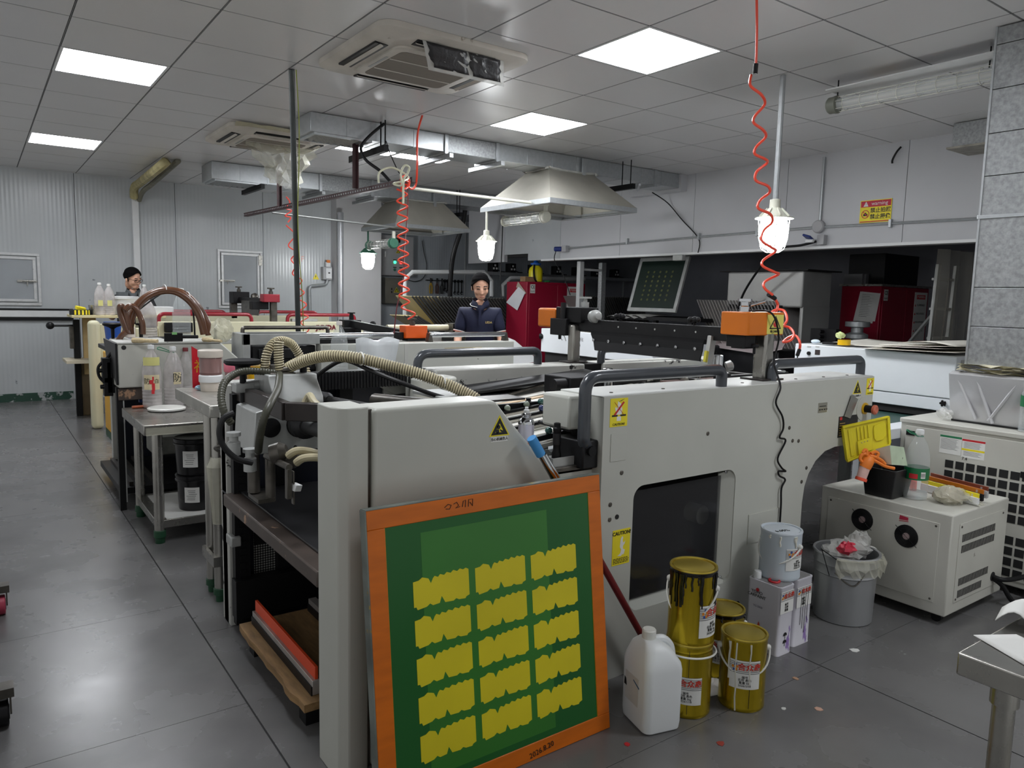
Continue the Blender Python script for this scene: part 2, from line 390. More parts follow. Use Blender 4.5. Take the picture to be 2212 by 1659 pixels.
t = cassette(1.745, 2.70, 3.60, 4.555, 'dusty white ceiling cassette with a black plastic flap over one outlet')
# flap of black plastic taped over the near outlet
p = [aZ(912,86,2.738), aZ(1088,132,2.738), aY(1088,187,3.70), aY(926,151,3.70)]
def sheetgrid(p, n, m, amp, seed=1, nrm=None):
    rnd = random.Random(seed); nv = nrm or (p[1]-p[0]).cross(p[3]-p[0]).normalized()
    return [[(p[0].lerp(p[1], j/m)).lerp(p[3].lerp(p[2], j/m), i/n)+nv*rnd.uniform(-amp, amp) for j in range(m+1)] for i in range(n+1)]
f_ = B().grid(sheetgrid(p, 4, 12, .004)).build('outlet_flap', M_filmw, t, solid=.001)
def sub4(p, u0, u1, v0, v1): 
    q = lambda u, v: p[0].lerp(p[1], u).lerp(p[3].lerp(p[2], u), v)
    return [q(u0,v0), q(u1,v0), q(u1,v1), q(u0,v1)]
for u0, u1 in ((.05,.52),(.55,.95)):
    g = sheetgrid([c-V((0,.006,0)) for c in sub4(p, u0, u1, .02, .88)], 6, 8, .006, int(u0*50))
    rnd = random.Random(3)
    for r in g: r[0] += V((rnd.uniform(-.01,.012),0,0)); r[-1] += V((rnd.uniform(-.012,.01),0,0))
    B().grid(g).build('black_sheet', M_blk, t, solid=.001)
t2 = cassette(1.78, 2.72, 6.50, 7.44, 'white ceiling cassette half wrapped in crumpled clear plastic film')
# crumpled film hanging below the second cassette
def crumple(top, bot, n, m, amp, seed):
    rnd = random.Random(seed); rows = []
    for i in range(n+1):
        v = i/n; rows.append([top[0].lerp(top[1], j/m).lerp(bot[0].lerp(bot[1], j/m), v)+V((rnd.uniform(-amp,amp), rnd.uniform(-amp,amp)*1.5, rnd.uniform(-amp,amp)*.5)) for j in range(m+1)])
    return rows
tp = [aY(522,285,6.9), aY(690,316,6.9)]; bt = [aY(578,392,6.9), aY(640,410,6.9)]
B().grid(crumple(tp, bt, 9, 9, .035, 4)).build('plastic_film', M_film, t2, smooth=0)
B().grid(crumple([aY(590,330,6.85), aY(635,330,6.85)], [aY(602,400,6.85), aY(640,412,6.85)], 6, 6, .03, 8)).build('plastic_film', M_filmw, t2, smooth=0)
B().grid(crumple([V((1.80,6.42,2.772)), V((2.7,6.42,2.772))], [V((1.82,6.6,2.745)), V((2.68,6.6,2.745))], 4, 14, .006, 5)).build('tape_band', mat('tape_yellowed', (196,190,160), .4, 0, .1, 12, alpha=.8), t2, smooth=0)
# ================================================================ ducts and hoods
def duct(name, label, x0, x1, y0, y1, z0, mott, grp):
    t = thing(name, label, 'air duct', (x0, (y0+y1)/2, z0), grp)
    a, c = mott
    B().box(x0, a, y0, y1, z0, CZ-.003).build('duct_section', M_galv, t, bevel=.004)
    B().box(a, c, y0+.002, y1-.002, z0+.002, CZ-.003).build('duct_section', M_galvm, t, bevel=.004)
    B().box(c, x1, y0, y1, z0, CZ-.003).build('duct_section', M_galv, t, bevel=.004)
    for x in (a, c):
        B().box(x-.018, x+.018, y0-.018, y1+.018, z0-.018, CZ-.003).build('flange', M_galv, t, bevel=.003)
        B().box(x-.02, x+.02, y0-.1, y1+.12, z0-.06, z0-.022).build('hanger_rail', M_galvm, t, bevel=.002)
    x = x0+.3
    while x < x1:
        if not a-.05 < x < c+.05: B().box(x-.004, x+.004, y0-.003, y0+.01, z0, CZ-.004).box(x-.004, x+.004, y0, y1, z0-.003, z0+.005).build('seam', M_galv, t, smooth=0)
        x += .3
    # inlet register under the end
    g = B()
    for k in range(7): g.obox((x0+.06+.42*(k+.5)/7, (y0+y1)/2, z0-.008), (.042, y1-y0-.05, .003), (0, .5, 0))
    g.build('register', M_galvm, t, smooth=0)
    fb = B(); 
    for q in ((x0+.03,x0+.52,y0+.005,y0+.03),(x0+.03,x0+.52,y1-.03,y1-.005),(x0+.03,x0+.05,y0+.03,y1-.03),(x0+.5,x0+.52,y0+.03,y1-.03)): fb.box(*q, z0-.016, z0)
    fb.build('register_frame', M_galv, t)
    return t
t = duct('air_duct', 'galvanised duct under the ceiling running to the right wall, nearer of two', 2.17, 6.44, 5.75, 6.085, 2.637, (3.38, 3.92), 'galvanised extract ducts')
B().box(2.72, 2.76, 5.60, 6.3, 2.535, 2.59).build('hanger_rail', M_black, t)
for y in (5.62, 5.70): B().cyl((2.74,y,2.54),(2.74,y,2.785),.006, n=6).build('hanger_rod', M_black, t)
B().box(5.35, 5.39, 5.45, 6.4, 2.5, 2.55).build('hanger_rail', M_black, t)
for y in (5.5, 5.62): B().cyl((5.37,y,2.5),(5.37,y,2.785),.006, n=6).build('hanger_rod', M_black, t)
B().box(5.95, 5.99, 5.73, 6.1, 2.61, CZ-.002).build('flange', M_galv, t)
B().cyl((5.7,5.7,2.6),(5.97,6.0,2.6),.012).build('hanger_rail', M_galv, t)
B().box(6.35, 6.449, 5.72, 6.5, 2.61, CZ-.002).build('wall_collar', M_wallr, t)
t = duct('air_duct', 'galvanised duct under the ceiling farther off, ending over the back aisle', 2.14, 6.44, 8.6, 9.04, 2.60, (3.36, 4.02), 'galvanised extract ducts')
B().box(2.62, 2.66, 8.45, 9.2, 2.53, 2.58).build('hanger_rail', M_black, t)
B().box(5.2, 5.24, 8.45, 9.3, 2.44, 2.49).build('hanger_rail', M_black, t)
for y in (8.5, 8.57): B().cyl((5.22,y,2.45),(5.22,y,2.785),.006, n=6).build('hanger_rod', M_black, t)
M_hood = mat('hood_galvanised_dull', (172,169,158), .5, .45, .07, 3)
def hood(label, x0, x1, y0, y1, z0, tx0, tx1, ty0, ty1, z1):
    t = thing('exhaust_hood', label, 'exhaust hood', ((x0+x1)/2, (y0+y1)/2, z0), 'pyramid hoods below the ducts')
    bl = [(x0,y0),(x1,y0),(x1,y1),(x0,y1)]; tl = [(tx0,ty0),(tx1,ty0),(tx1,ty1),(tx0,ty1)]
    b = B(); h = .045
    for k in range(4):
        A, C, D, E_ = bl[k], bl[(k+1)%4], tl[(k+1)%4], tl[k]
        bb = B().add([(*A,z0+h),(*C,z0+h),(*D,z1),(*E_,z1)], [(0,1,2,3)])
        bb.build('side_panel', M_hood, t, solid=.003, smooth=0)
    rb = B().box(x0-.004,x1+.004,y0-.004,y0+.004,z0,z0+h).box(x0-.004,x1+.004,y1-.004,y1+.004,z0,z0+h).box(x0-.004,x0+.004,y0+.004,y1-.004,z0,z0+h).box(x1-.004,x1+.004,y0+.004,y1-.004,z0,z0+h)
    rb.build('rim', M_galv, t, smooth=0)
    li = B(); d = .04
    for q in ((x0+.004,x1-.004,y0+.004,y0+d),(x0+.004,x1-.004,y1-d,y1-.004),(x0+.004,x0+d,y0+d,y1-d),(x1-d,x1-.004,y0+d,y1-d)): li.box(*q, z0, z0+.008)
    li.build('drip_channel', M_galv, t, smooth=0)
    B().bar((x0+(x1-x0)*.02, y1-.3, z0+.012), (x1, y1-.3, z0+.012), .02, .02).build('brace', M_galv, t)
    pts = rrect(tx0-.012, tx1+.012, ty0-.012, ty1+.012, .01, z1+.004, 2)
    rnd = random.Random(5); B().tube([p+V((0,0,rnd.uniform(-.006,.008))) for p in spline(pts, 3, True)], .012, 6, True).build('sealant_bead', mat('sealant', (176,176,170), .6, 0, .08, 20), t)
    B().box(tx1-.16, tx1-.12, ty0-.03, ty0-.012, z1-.09, z1+.14).build('strap', M_galv, t)
    return t
hood('big pyramid extraction hood under the nearer duct', 4.18, 5.25, 5.28, 6.40, 2.24, 4.52, 5.08, 5.74, 6.09, 2.632)
hood('pyramid extraction hood under the farther duct, beside the electrical box', 4.25, 5.33, 8.42, 9.42, 2.235, 4.42, 5.02, 8.58, 9.05, 2.597)
# ================================================================ slotted angle rail with its hangers
M_ang = mat('angle_maroon', (66,42,44), .5, .2, .15, 12)
t = thing('slotted_angle_rail', 'dark maroon slotted angle rail hung below the nearer duct', 'rail', (2.6, 6.9, 2.25))
A, C = aZ(890,388,2.265), aZ(527,464,2.265)
d = (C-A).normalized(); L = (C-A).length; sd = V((0,0,1)).cross(d).normalized()
b = B().bar(A-sd*.02+V((0,0,-.018)), C-sd*.02+V((0,0,-.018)), .04, .003)
b.build('angle_web', M_ang, t, smooth=0)
b = B()
b.bar(A+V((0,0,.014)), C+V((0,0,.014)), .003, .012); b.bar(A+V((0,0,-.013)), C+V((0,0,-.013)), .003, .012)
N = int(L/.045)
for k in range(N+1): b.bar(A+d*(k*.045), A+d*(k*.045+.018), .003, .018)
b.build('slotted_flange', M_ang, t, smooth=0)
for px_, top in (((771,408), 2.637), ((607,446), CZ-.002)):
    q = aZ(*px_, 2.265); b = B(); zt = top
    b.bar(q+V((-.02,0,0)), V((q.x-.02,q.y,zt)), .004, .04, (1,0,0)); b.bar(q+V((0,-.018,0)), V((q.x,q.y-.018,zt)), .03, .004, (1,0,0))
    b.build('hanger', M_ang, t, smooth=0)
# ================================================================ lamps
M_lampb = mat('lamp_cream_enamel', (206,206,192), .45, 0, .05, 8)
M_lampg = mat('lamp_green_enamel', (66,118,96), .45, 0, .05, 8)
M_cage = mat('cage_white', (215,215,205), .4, .1, .03, 10)
def bulb_lamp(label, x, y, zt, s, rod_to, mm):
    """cage lamp hanging from a rod; zt = top of its neck"""
    t = thing('explosion_proof_lamp', label, 'lamp', (x, y, zt-.33*s), 'caged hanging lamps')
    o = (x, y, zt)
    if rod_to: B().cyl((x,y,zt-.01), (x,y,rod_to), .017*s if rod_to > 2.5 else .012, n=10).build('rod', M_galv if rod_to > 2.5 else mm, t)
    B().lathe(o, [(.018*s,0),(.032*s,-.004*s),(.034*s,-.055*s),(.042*s,-.06*s),(.088*s,-.112*s),(.09*s,-.12*s)], 20).build('housing', mm, t)
    for k in range(8):
        a = k*PI/4+.2; ca, sa = math.cos(a), math.sin(a)
        B().bar((x+.045*s*ca, y+.045*s*sa, zt-.06*s), (x+.095*s*ca, y+.095*s*sa, zt-.11*s), .006*s, .012*s).build('cooling_fin', mm, t, smooth=0)
    B().lathe(o, [(.075*s,-.108*s),(.115*s,-.115*s),(.117*s,-.122*s),(.075*s,-.128*s)], 28).build('reflector_dish', mm, t)
    B().lathe(o, [(.078*s,-.128*s),(.083*s,-.16*s),(.08*s,-.24*s),(.07*s,-.285*s),(.045*s,-.31*s),(.012*s,-.322*s)], 24).build('glass_globe', M_bulb, t)
    c = B()
    for k in range(8):
        a = k*PI/4; ca, sa = math.cos(a), math.sin(a)
        c.tube([(x+r*s*ca, y+r*s*sa, zt+z*s) for r, z in ((.095,-.122),(.091,-.17),(.088,-.24),(.07,-.31),(.04,-.33),(.0,-.333))], .0028*s, 5)
    for r, z in ((.092,-.165),(.089,-.225),(.078,-.29)):
        c.tube([(x+r*s*math.cos(2*PI*k/24), y+r*s*math.sin(2*PI*k/24), zt+z*s) for k in range(24)], .0025*s, 5, True)
    c.build('guard_cage', M_cage, t)
    return t
p = aY(1675,430,2.91)
bulb_lamp('caged lamp glowing on a long rod in front of the right wall, biggest of three', p.x, p.y, p.z, 1.0, CZ-.002, M_lampb)
p = aY(1051,497,6.3); bulb_lamp('glowing caged lamp hanging from the rim of the nearer hood', p.x, p.y, p.z, .92, 2.24, M_lampb)
p = aY(795,527,9.35); bulb_lamp('glowing caged lamp below the farther hood, in front of the white column', p.x, p.y, p.z, 1.02, 2.235, M_lampg)
def tube_lamp(name, label, A, C, r, mm, end, rings, glass, hang=None):
    A, C = V(A), V(C); t = thing(name, label, 'lamp', (A+C)/2, 'caged tube lamps'); d = (C-A).normalized(); L = (C-A).length
    B().cyl(A, C, r*.82, n=20).build('glass_tube', glass, t)
    B().cyl(A+d*.02, C-d*.02, r*.2, n=8).build('bulb_tube', mat('tube_inner', (226,224,216), .4), t)
    B().lathe(A, [(.02*r,-.055),(r*.95,-.055),(r*1.12,-.045),(r*1.12,-.012),(r*1.2,-.01),(r*1.2,.006),(r*.9,.012)], 18, d).build('end_cap', mm, t)
    B().lathe(C, [(r*.9,-.012),(r*1.12,-.008),(r*1.12,.012),(r*.3,.03)], 18, d).build('end_cap', end or mm, t)
    a = d.orthogonal().normalized(); b2 = d.cross(a); g = B()
    for k in range(rings):
        c0 = A+d*(L*(k+.5)/rings); g.tube([c0+r*.98*(math.cos(2*PI*q/18)*a+math.sin(2*PI*q/18)*b2) for q in range(18)], .0022, 5, True)
    for q in range(6): e = r*.98*(math.cos(PI*q/3)*a+math.sin(PI*q/3)*b2); g.cyl(A+e, C+e, .002, n=5)
    g.build('guard_cage', M_cage, t)
    if hang:
        for q in hang: B().cyl(q[0], q[1], q[2], n=8).build('hanger', q[3], t)
    return t
M_gl = mat('lamp_glass', (226,230,230), .08, 0, 0, alpha=.35)
tube_lamp('tube_lamp', 'short caged tube lamp with cream caps under the nearer hood', (4.36,5.60,2.152), (4.36,6.22,2.155), .048, M_lampb, None, 7, M_gl, [((4.36,5.57,2.19),(4.36,5.57,2.262),.02,M_lampb)])
tube_lamp('tube_lamp', 'short caged tube lamp with green caps below the farther hood', (4.15,8.30,2.02), (4.15,8.95,2.02), .055, M_lampg, None, 7, M_gl, [((4.15,8.27,2.06),(4.15,8.27,2.16),.022,M_lampb)])
A = aZ(1808,226,2.64); C = V((A.x+.05, 1.55, 2.64))
tube_lamp('tube_lamp', 'long clear caged tube lamp under the ceiling beside the galvanised duct at right', A, C, .045, mat('lamp_grey_cap', (120,122,112), .5), None, 11, M_gl,
          [((A.x,A.y,2.67),(A.x,A.y,CZ-.002),.004,M_black), ((A.x+.04,1.9,2.67),(A.x+.04,1.9,CZ-.002),.004,M_black)])
B().box(A.x-.09, A.x+.09, 1.4, A.y+.03, CZ-.075, CZ-.068).build('reflector_tray', M_white, bpy.data.objects['tube_lamp.002'])
def conduit(name, label, cat, pts, r, m_, group=None, n=10):
    o = B().tube(pts, r, n).build(name, m_); tag(o, label, cat, group); return o
q = aZ(890,388,2.265)
conduit('conduit', 'white conduit arm from the slotted rail to the nearer tube lamp', 'conduit', [aY(888,407,5.56), (4.30,5.56,2.262), (4.38,5.56,2.262)], .014, M_lampb)
conduit('conduit', 'grey conduit arm from the far end of the slotted rail to the green capped lamp', 'conduit', [aY(588,459,8.27), aY(850,491,8.27)], .013, mat('conduit_grey', (150,152,150), .4, .5))
# thin dark pole from the ceiling to the second machine
b = B().cyl(aZ(630,150,CZ-.002), aZ(645,750,.98), .019, n=12)
o = b.build('service_pole', mat('pole_dark', (84,88,88), .4, .5, .1, 8)); tag(o, 'thin dark grey service pole from the ceiling down behind the beige hose', 'pole')
ww = [aZ(632,160,2.75)+V((.022,-.01,0)), aZ(645,400,1.9)]
pp = [aZ(630,150,CZ-.01).lerp(aZ(645,750,.98), k)+V((.024+.012*math.sin(k*9), -.012, 0)) for k in (0,.15,.3,.45,.6,.75,.9,1)]
conduit('cable', 'thin yellow green wire running down the dark service pole', 'cable', spline(pp, 6), .0035, mat('wire_yg', (150,160,70), .5), n=6)
# ================================================================ air hoses
M_hose = mat('hose_orange', (250,84,58), .35, 0, .02, 10, spec=.6)
M_hosep = mat('hose_red', (236,84,70), .4, 0, .02, 10)
def coil(c0, pts, r, turns, rt, ph=0, per=14):
    pts = [V(p) for p in pts]; L = spline(pts, 40); n = int(turns*per); out = []
    for i in range(n+1):
        k = i/n*(len(L)-1); j = min(int(k), len(L)-2); p = L[j].lerp(L[j+1], k-j)
        a = ph+2*PI*turns*i/n; e = min(1, i/per*1.5, (n-i)/per*1.5)
        out.append(p+V((math.cos(a), math.sin(a), 0))*r*e)
    return out
# nearest hose: straight drop, coupling, long coil, loops down to the red-orange box
YH = 2.25
pts = [aY(1634,-60,YH), aY(1635,60,YH), aY(1633,140,YH)]
t = thing('air_hose', 'coiled orange air hose hanging from the ceiling in front of the biggest lamp', 'hose', aY(1655,600,YH), 'coiled air hoses')
B().tube(spline(pts,6), .006, 8).build('straight_hose', M_hose, t)
B().cyl(aY(1633,138,YH), aY(1631,160,YH), .011, n=10).build('coupling', M_black, t)
c = [aY(1631,160,YH), aY(1621,185,YH), aY(1636,207,YH), aY(1652,225,YH), aY(1640,248,YH), aY(1628,265,YH), aY(1640,283,YH), aY(1654,296,YH), aY(1642,316,YH), aY(1631,333,YH), aY(1644,345,YH), aY(1657,352,YH),
     aY(1643,370,YH), aY(1633,390,YH), aY(1650,403,YH), aY(1662,416,YH), aY(1650,432,YH), aY(1638,450,YH), aY(1655,463,YH), aY(1668,480,YH), aY(1658,497,YH), aY(1645,519,YH), aY(1658,535,YH), aY(1675,543,YH), aY(1657,562,YH), aY(1648,575,YH), aY(1665,588,YH), aY(1681,593,YH), aY(1660,609,YH), aY(1652,623,YH), aY(1661,637,YH)]
c = [p+V((0,1,0))*.022*math.cos(i*PI/2) for i, p in enumerate(c)]
B().tube(spline(c,6), .0065, 8).build('coil', M_hose, t)
B().cyl(aY(1660,636,YH), aY(1674,645,YH), .011, n=10).build('coupling', M_black, t)
c = [aY(1673,644,YH), aY(1680,658,YH), aY(1677,672,YH), aY(1668,684,YH+.05), aY(1662,680,YH+.09), aY(1676,669,YH+.1), aY(1694,672,YH+.06), aY(1700,690,YH), aY(1693,703,YH-.02), aY(1683,708,YH+.02), aY(1688,704,YH+.08), aY(1706,708,YH+.06),
     aY(1715,722,YH), aY(1708,735,YH-.02), aY(1692,739,YH+.02), aY(1700,731,YH+.07), aY(1718,725,YH+.06), aY(1728,740,YH), aY(1727,756,YH)]
B().tube(spline(c,6), .0065, 8).build('coil', M_hose, t)
B().cyl(aY(1727,755,YH), aY(1722,768,YH), .01, n=10).build('coupling', M_black, t)
B().tube(spline([aY(1722,767,YH), aY(1724,776,YH+.05), aY(1732,785,YH+.1)],6), .003, 6).build('thin_lead', M_black, t)
# middle hose from the rail
A = aZ(884,388,2.265)
t = thing('air_hose', 'coiled orange air hose tied in a knot at the near end of the slotted rail', 'hose', (A.x, A.y, 1.2), 'coiled air hoses')
ym = A.y
zt = aY(912,248,5.6)
B().tube(spline([aZ(912,250,CZ-.001), aY(902,290,5.2), aY(901,350,5.1), aY(899,395,ym), aY(890,408,ym), aY(876,398,ym-.02)],6), .008, 8).build('straight_hose', M_hose, t)
k_ = [aY(872,405,ym-.03), aY(866,385,ym-.05), aY(880,380,ym-.04), aY(884,400,ym-.03), aY(868,408,ym-.06), aY(870,390,ym-.07), aY(882,394,ym-.05), aY(876,408,ym-.03), aY(866,398,ym-.04), aY(874,382,ym-.03)]
B().tube(spline(k_,6), .007, 8).build('knot', M_hose, t)
c = []
ex = [(874,405,0)]
y = 405; side = -1
n_ = 22
for i in range(n_+1):
    yy = 408+i*(690-408)/n_; cx = 868+ (yy-408)/(690-408)*6 + (18 if yy > 655 else 0)*(yy-655)/35
    c.append(aY(cx+(8.5 if i % 2 else -8.5)*(1), yy, ym)+V((0, .0, 0)))
c = [p+V((0,1,0))*.02*math.cos(i*PI) for i, p in enumerate(c)]
B().tube(spline(c,7), .007, 8).build('coil', M_hose, t)
# far thin hose
c = [aY(618,425,8.1), aY(626,437,8.1), aY(617,450,8.1), aY(630,455,8.1), aY(616,466,8.1), aY(628,470,8.1), aY(622,480,8.1)]
t = thing('air_hose', 'thin red coiled hose hanging behind the dark service pole', 'hose', aY(640,700,8.1), 'coiled air hoses')
B().tube(spline(c,6), .007, 6).build('knot', M_hosep, t)
c = [(620,486),(635,508),(625,530),(638,545),(631,560),(636,575),(634,592),(650,605),(646,620),(655,632),(647,645),(660,658),(648,675),(664,684),(652,697),(665,712),(654,722)]
B().tube(spline([aY(x,y,8.1)+V((0,.03*(-1)**i,0)) for i,(x,y) in enumerate(c)],6), .007, 6).build('coil', M_hosep, t)
# black flexible cable and white loops at the rail
conduit('cable', 'black flexible conduit looping from the nearer duct to the slotted rail', 'cable', spline([aY(829,268,5.66), aY(800,292,5.6), aY(780,318,5.55), aY(790,345,5.5), aY(822,370,5.4), aY(842,391,5.35)],6), .012, M_black)
conduit('cable', 'thin black wire drooping from the duct hanger to the slotted rail', 'cable', spline([aY(834,305,5.62), aY(842,330,5.4), aY(858,366,5.25), aY(866,378,5.15)],6), .004, M_black, n=6)
t = conduit('air_tube', 'pale clear tube looped over the near end of the slotted rail', 'tube', spline([aY(818,395,5.2), aY(820,372,5.2), aY(845,362,5.2), aY(872,374,5.15), aY(882,385,5.1), aY(868,392,5.05), aY(850,397,5.1), aY(868,400,5.0), aY(866,375,5.0), aY(874,358,5.0), aY(884,362,5.0), aY(880,376,5.0), aY(872,390,5.0), aY(871,440,5.0)],6), .008, mat('tube_pale', (226,226,200), .25, 0, .03, 8, alpha=.85))
# insulated pipe along the ceiling to the back wall, with its trunking
t = thing('insulated_pipe', 'yellowed insulated pipe from the ceiling down to the back wall trunking', 'pipe', (1.70,10.66,2.55))
M_ins = mat('insulation_yellowed', (176,166,120), .6, 0, .18, 9)
B().tube(spline([aZ(362,346,CZ-.02), aZ(340,365,CZ-.1), V((1.72,10.3,2.70)), V((1.69,10.55,2.66)), V((1.70,10.66,2.55))],8), .05, 10).build('insulation', M_ins, t)
B().tube(spline([aZ(372,346,CZ-.02)+V((.06,0,0)), V((1.80,10.0,2.66)), V((1.78,10.5,2.62)), V((1.76,10.68,2.52))],8), .03, 8).build('drain_pipe', mat('insulation_grey', (120,118,104), .6, 0, .15, 9), t)
o = B().box(1.68, 1.755, 10.69, 10.75, 1.0, 2.58).build('trunking', M_white, bevel=.004); tag(o, 'white vertical trunking on the back wall beside the man with glasses', 'trunking')
# ================================================================ nearest screen printing press
M_navy = mat('navy_inside', (22,26,40), .45, 0, .1, 8)
M_hand = mat('handle_slate', (62,66,72), .28, .1, .05, 12, wear=((150,152,152), 30, .74), coat=.3)
M_orange = mat('orange_enamel', (218,116,14), .4, 0, .04, 6, wear=((150,80,20), 16, .72))
M_rib = mat('hose_beige', (190,180,148), .42, 0, .08, 9)
M_ribd = mat('hose_groove', (96,86,66), .6, 0, .05, 9)
M_ribg = mat('hose_olive', (66,66,54), .45, 0, .12, 14)
M_alum = mat('cast_aluminium', (178,180,178), .4, .35, .06, 12, rvar=.08)
M_iron = mat('worn_iron', (92,88,82), .35, .6, .2, 18)
M_rust = mat('bar_rusty_black', (50,44,42), .4, .3, .2, 9, wear=((96,70,58), 5, .62))
M_tapew = mat('tape_white', (232,230,222), .5, 0, .04, 10)
M_copper = mat('board_edge_worn', (84,74,68), .4, .2, .1, 10, wear=((176,140,112), 6, .62))
M_mat = mat('black_feed_mat', (38,38,40), .42, 0, .18, 3)
def ribbed(b, path, r, pitch, n=10, depth=.12):
    path = [V(p) for p in path]; D = [0]
    for i in range(1, len(path)): D.append(D[-1]+(path[i]-path[i-1]).length)
    L = D[-1]; N = max(4, int(L/pitch)*2); out = []; j = 0
    for i in range(N+1):
        s_ = L*i/N
        while j < len(D)-2 and D[j+1] < s_: j += 1
        k = (s_-D[j])/max(1e-9, D[j+1]-D[j]); out.append(path[j].lerp(path[j+1], k))
    return b.tube(out, lambda i: r*(1 if i % 2 else 1-depth), n)
def tri_label(f, u, v, w_, h_, sub, parent, cap=None, sym='gear'):
    """yellow warning triangle with a black rim, its symbol and a caption plate"""
    lb = f.poly([(u-w_/2, v), (u+w_/2, v), (u, v+h_)], .0012).build('warning_label', M_yel, parent, smooth=0)
    k = .09*w_; f_out = [(u-w_/2+k, v+k*.55), (u+w_/2-k, v+k*.55), (u, v+h_-k*1.1)]; q = .13*w_
    f_in = [(u-w_/2+k+q*1.45, v+k*.55+q*.75), (u+w_/2-k-q*1.45, v+k*.55+q*.75), (u, v+h_-k*1.1-q*1.75)]
    b = B()
    for i in range(3): j = (i+1) % 3; f.poly([f_out[i], f_out[j], f_in[j], f_in[i]], .0006, .0013, b)
    b.build('symbol_rim', M_ink, lb, smooth=0)
    b = B(); cx, cy = u, v+h_*.36
    def disc(x, y, r, n=12): f.poly([(x+r*math.cos(2*PI*i/n), y+r*math.sin(2*PI*i/n)) for i in range(n)], .0006, .0013, b)
    if sym == 'gear':
        for (x, y) in ((cx-.05*w_, cy+.07*h_), (cx-.1*w_, cy-.13*h_)):
            f.poly([(x+(.1 if i % 2 else .075)*w_*math.cos(2*PI*i/20), y+(.1 if i % 2 else .075)*w_*math.sin(2*PI*i/20)) for i in range(20)], .0006, .0013, b)
        f.poly([(cx, cy-.02*h_), (cx+.1*w_, cy-.08*h_), (cx+.2*w_, cy-.12*h_), (cx+.2*w_, cy-.2*h_), (cx+.06*w_, cy-.16*h_)], .0006, .0013, b)
    elif sym == 'bolt':
        f.poly([(cx+.03*w_, cy+.22*h_), (cx-.1*w_, cy-.02*h_), (cx-.01*w_, cy-.02*h_), (cx-.05*w_, cy-.22*h_), (cx+.1*w_, cy+.05*h_), (cx+.01*w_, cy+.05*h_)], .0006, .0013, b)
    b.build('symbol', M_ink, lb, smooth=0)
    if cap:
        pl = f.plate(u-w_*.42, u+w_*.42, v-h_*.27, v-h_*.03).build('caption_plate', M_paper, parent, smooth=0)
        text('lettering', cap, f.p(u, v-h_*.15, .0013), f.x, f.u, h_*.17, M_ink, pl)
    return lb
def hand_label(f, u0, u1, v0, v1, parent, txt='CAUTION!'):
    lb = f.plate(u0, u1, v0, v1).build('caution_label', M_yel, parent, smooth=0)
    w_, h_ = u1-u0, v1-v0; P = lambda a, c: (u0+a*w_, v0+c*h_)
    b = B(); f.poly([P(.38,.2),P(.62,.2),P(.62,.36),P(.38,.36)], .0005, .0013, b); f.poly([P(.36,.42),P(.64,.42),P(.68,.6),P(.6,.8),P(.42,.9),P(.4,.62),P(.3,.7),P(.26,.66)], .0005, .0013, b)
    b.build('hand_symbol', M_paper, lb, smooth=0)
    b = B()
    f.poly([P(.1,.36),P(.42,.36),P(.42,.42),P(.1,.42)], .0006, .0014, b); f.poly([P(.58,.36),P(.9,.36),P(.9,.42),P(.58,.42)], .0006, .0014, b); f.poly([P(.45,.88),P(.8,.97),P(.62,.9)], .0006, .0014, b)
    b.build('press_symbol', M_ink, lb, smooth=0)
    b = B()
    for a, c in (((.24,.42),(.76,.86)),((.76,.42),(.24,.86))):
        d = (c[0]-a[0], c[1]-a[1]); e = .035
        f.poly([P(a[0]-e,a[1]+e*.6),P(a[0]+e,a[1]-e*.6),P(c[0]+e,c[1]-e*.6),P(c[0]-e,c[1]+e*.6)] if d[0] < 0 or True else [], .0006, .002, b)
    b.build('red_cross', M_red, lb, smooth=0)
    text('lettering', txt, f.p(u0+w_*.5, v0+h_*.08, .0013), f.x, f.u, h_*.12, M_ink, lb)
    return lb
def screws(f, pts, r, m_, parent, name='screw'):
    for u, v in pts:
        B().lathe(f.p(u, v, 0), [(r,0),(r,.0015),(r*.75,.003),(r*.2,.003)], 12, f.n).build(name, m_, parent)
P1 = thing('screen_printing_press', 'nearest grey white screen printing press with slate handles and orange squeegee heads', 'printing press', (2.1, 2.5, 0), 'screen printing presses in a row')
YP = 1.88
f1 = F((0, YP, 0), (1,0,0), (0,0,1))
# feeder side panel with its round corner post and sloping end
B().prism([(.885,YP,0),(1.535,YP,0),(1.535,YP,.811),(1.352,YP,1.006),(1.30,YP,1.066),(1.275,YP,1.072),(.885,YP,1.07)], (0,.13,0)).build('feeder_panel', M_cream, P1, bevel=.012, seg=3)
loft([[V((x, y, z)) for x, y in ((.775,2.02),(.775,1.93),(.785,1.895),(.81,1.876),(.845,1.876),(.872,1.888),(.876,1.90),(.876,2.02))] for z in (0, 1.07, 1.078)]).build('corner_post', M_cream, P1, bevel=.004)
B().box(.874, .888, 1.90, 2.0, 0, 1.068).build('groove', M_iron, P1, smooth=0)
B().box(1.535, 1.76, 1.93, 2.0, 0, .80).build('link_panel', M_cream, P1, bevel=.004)
B().box(1.30, 1.77, 1.93, 2.12, .785, .812).build('link_shelf', M_iron, P1, bevel=.004)
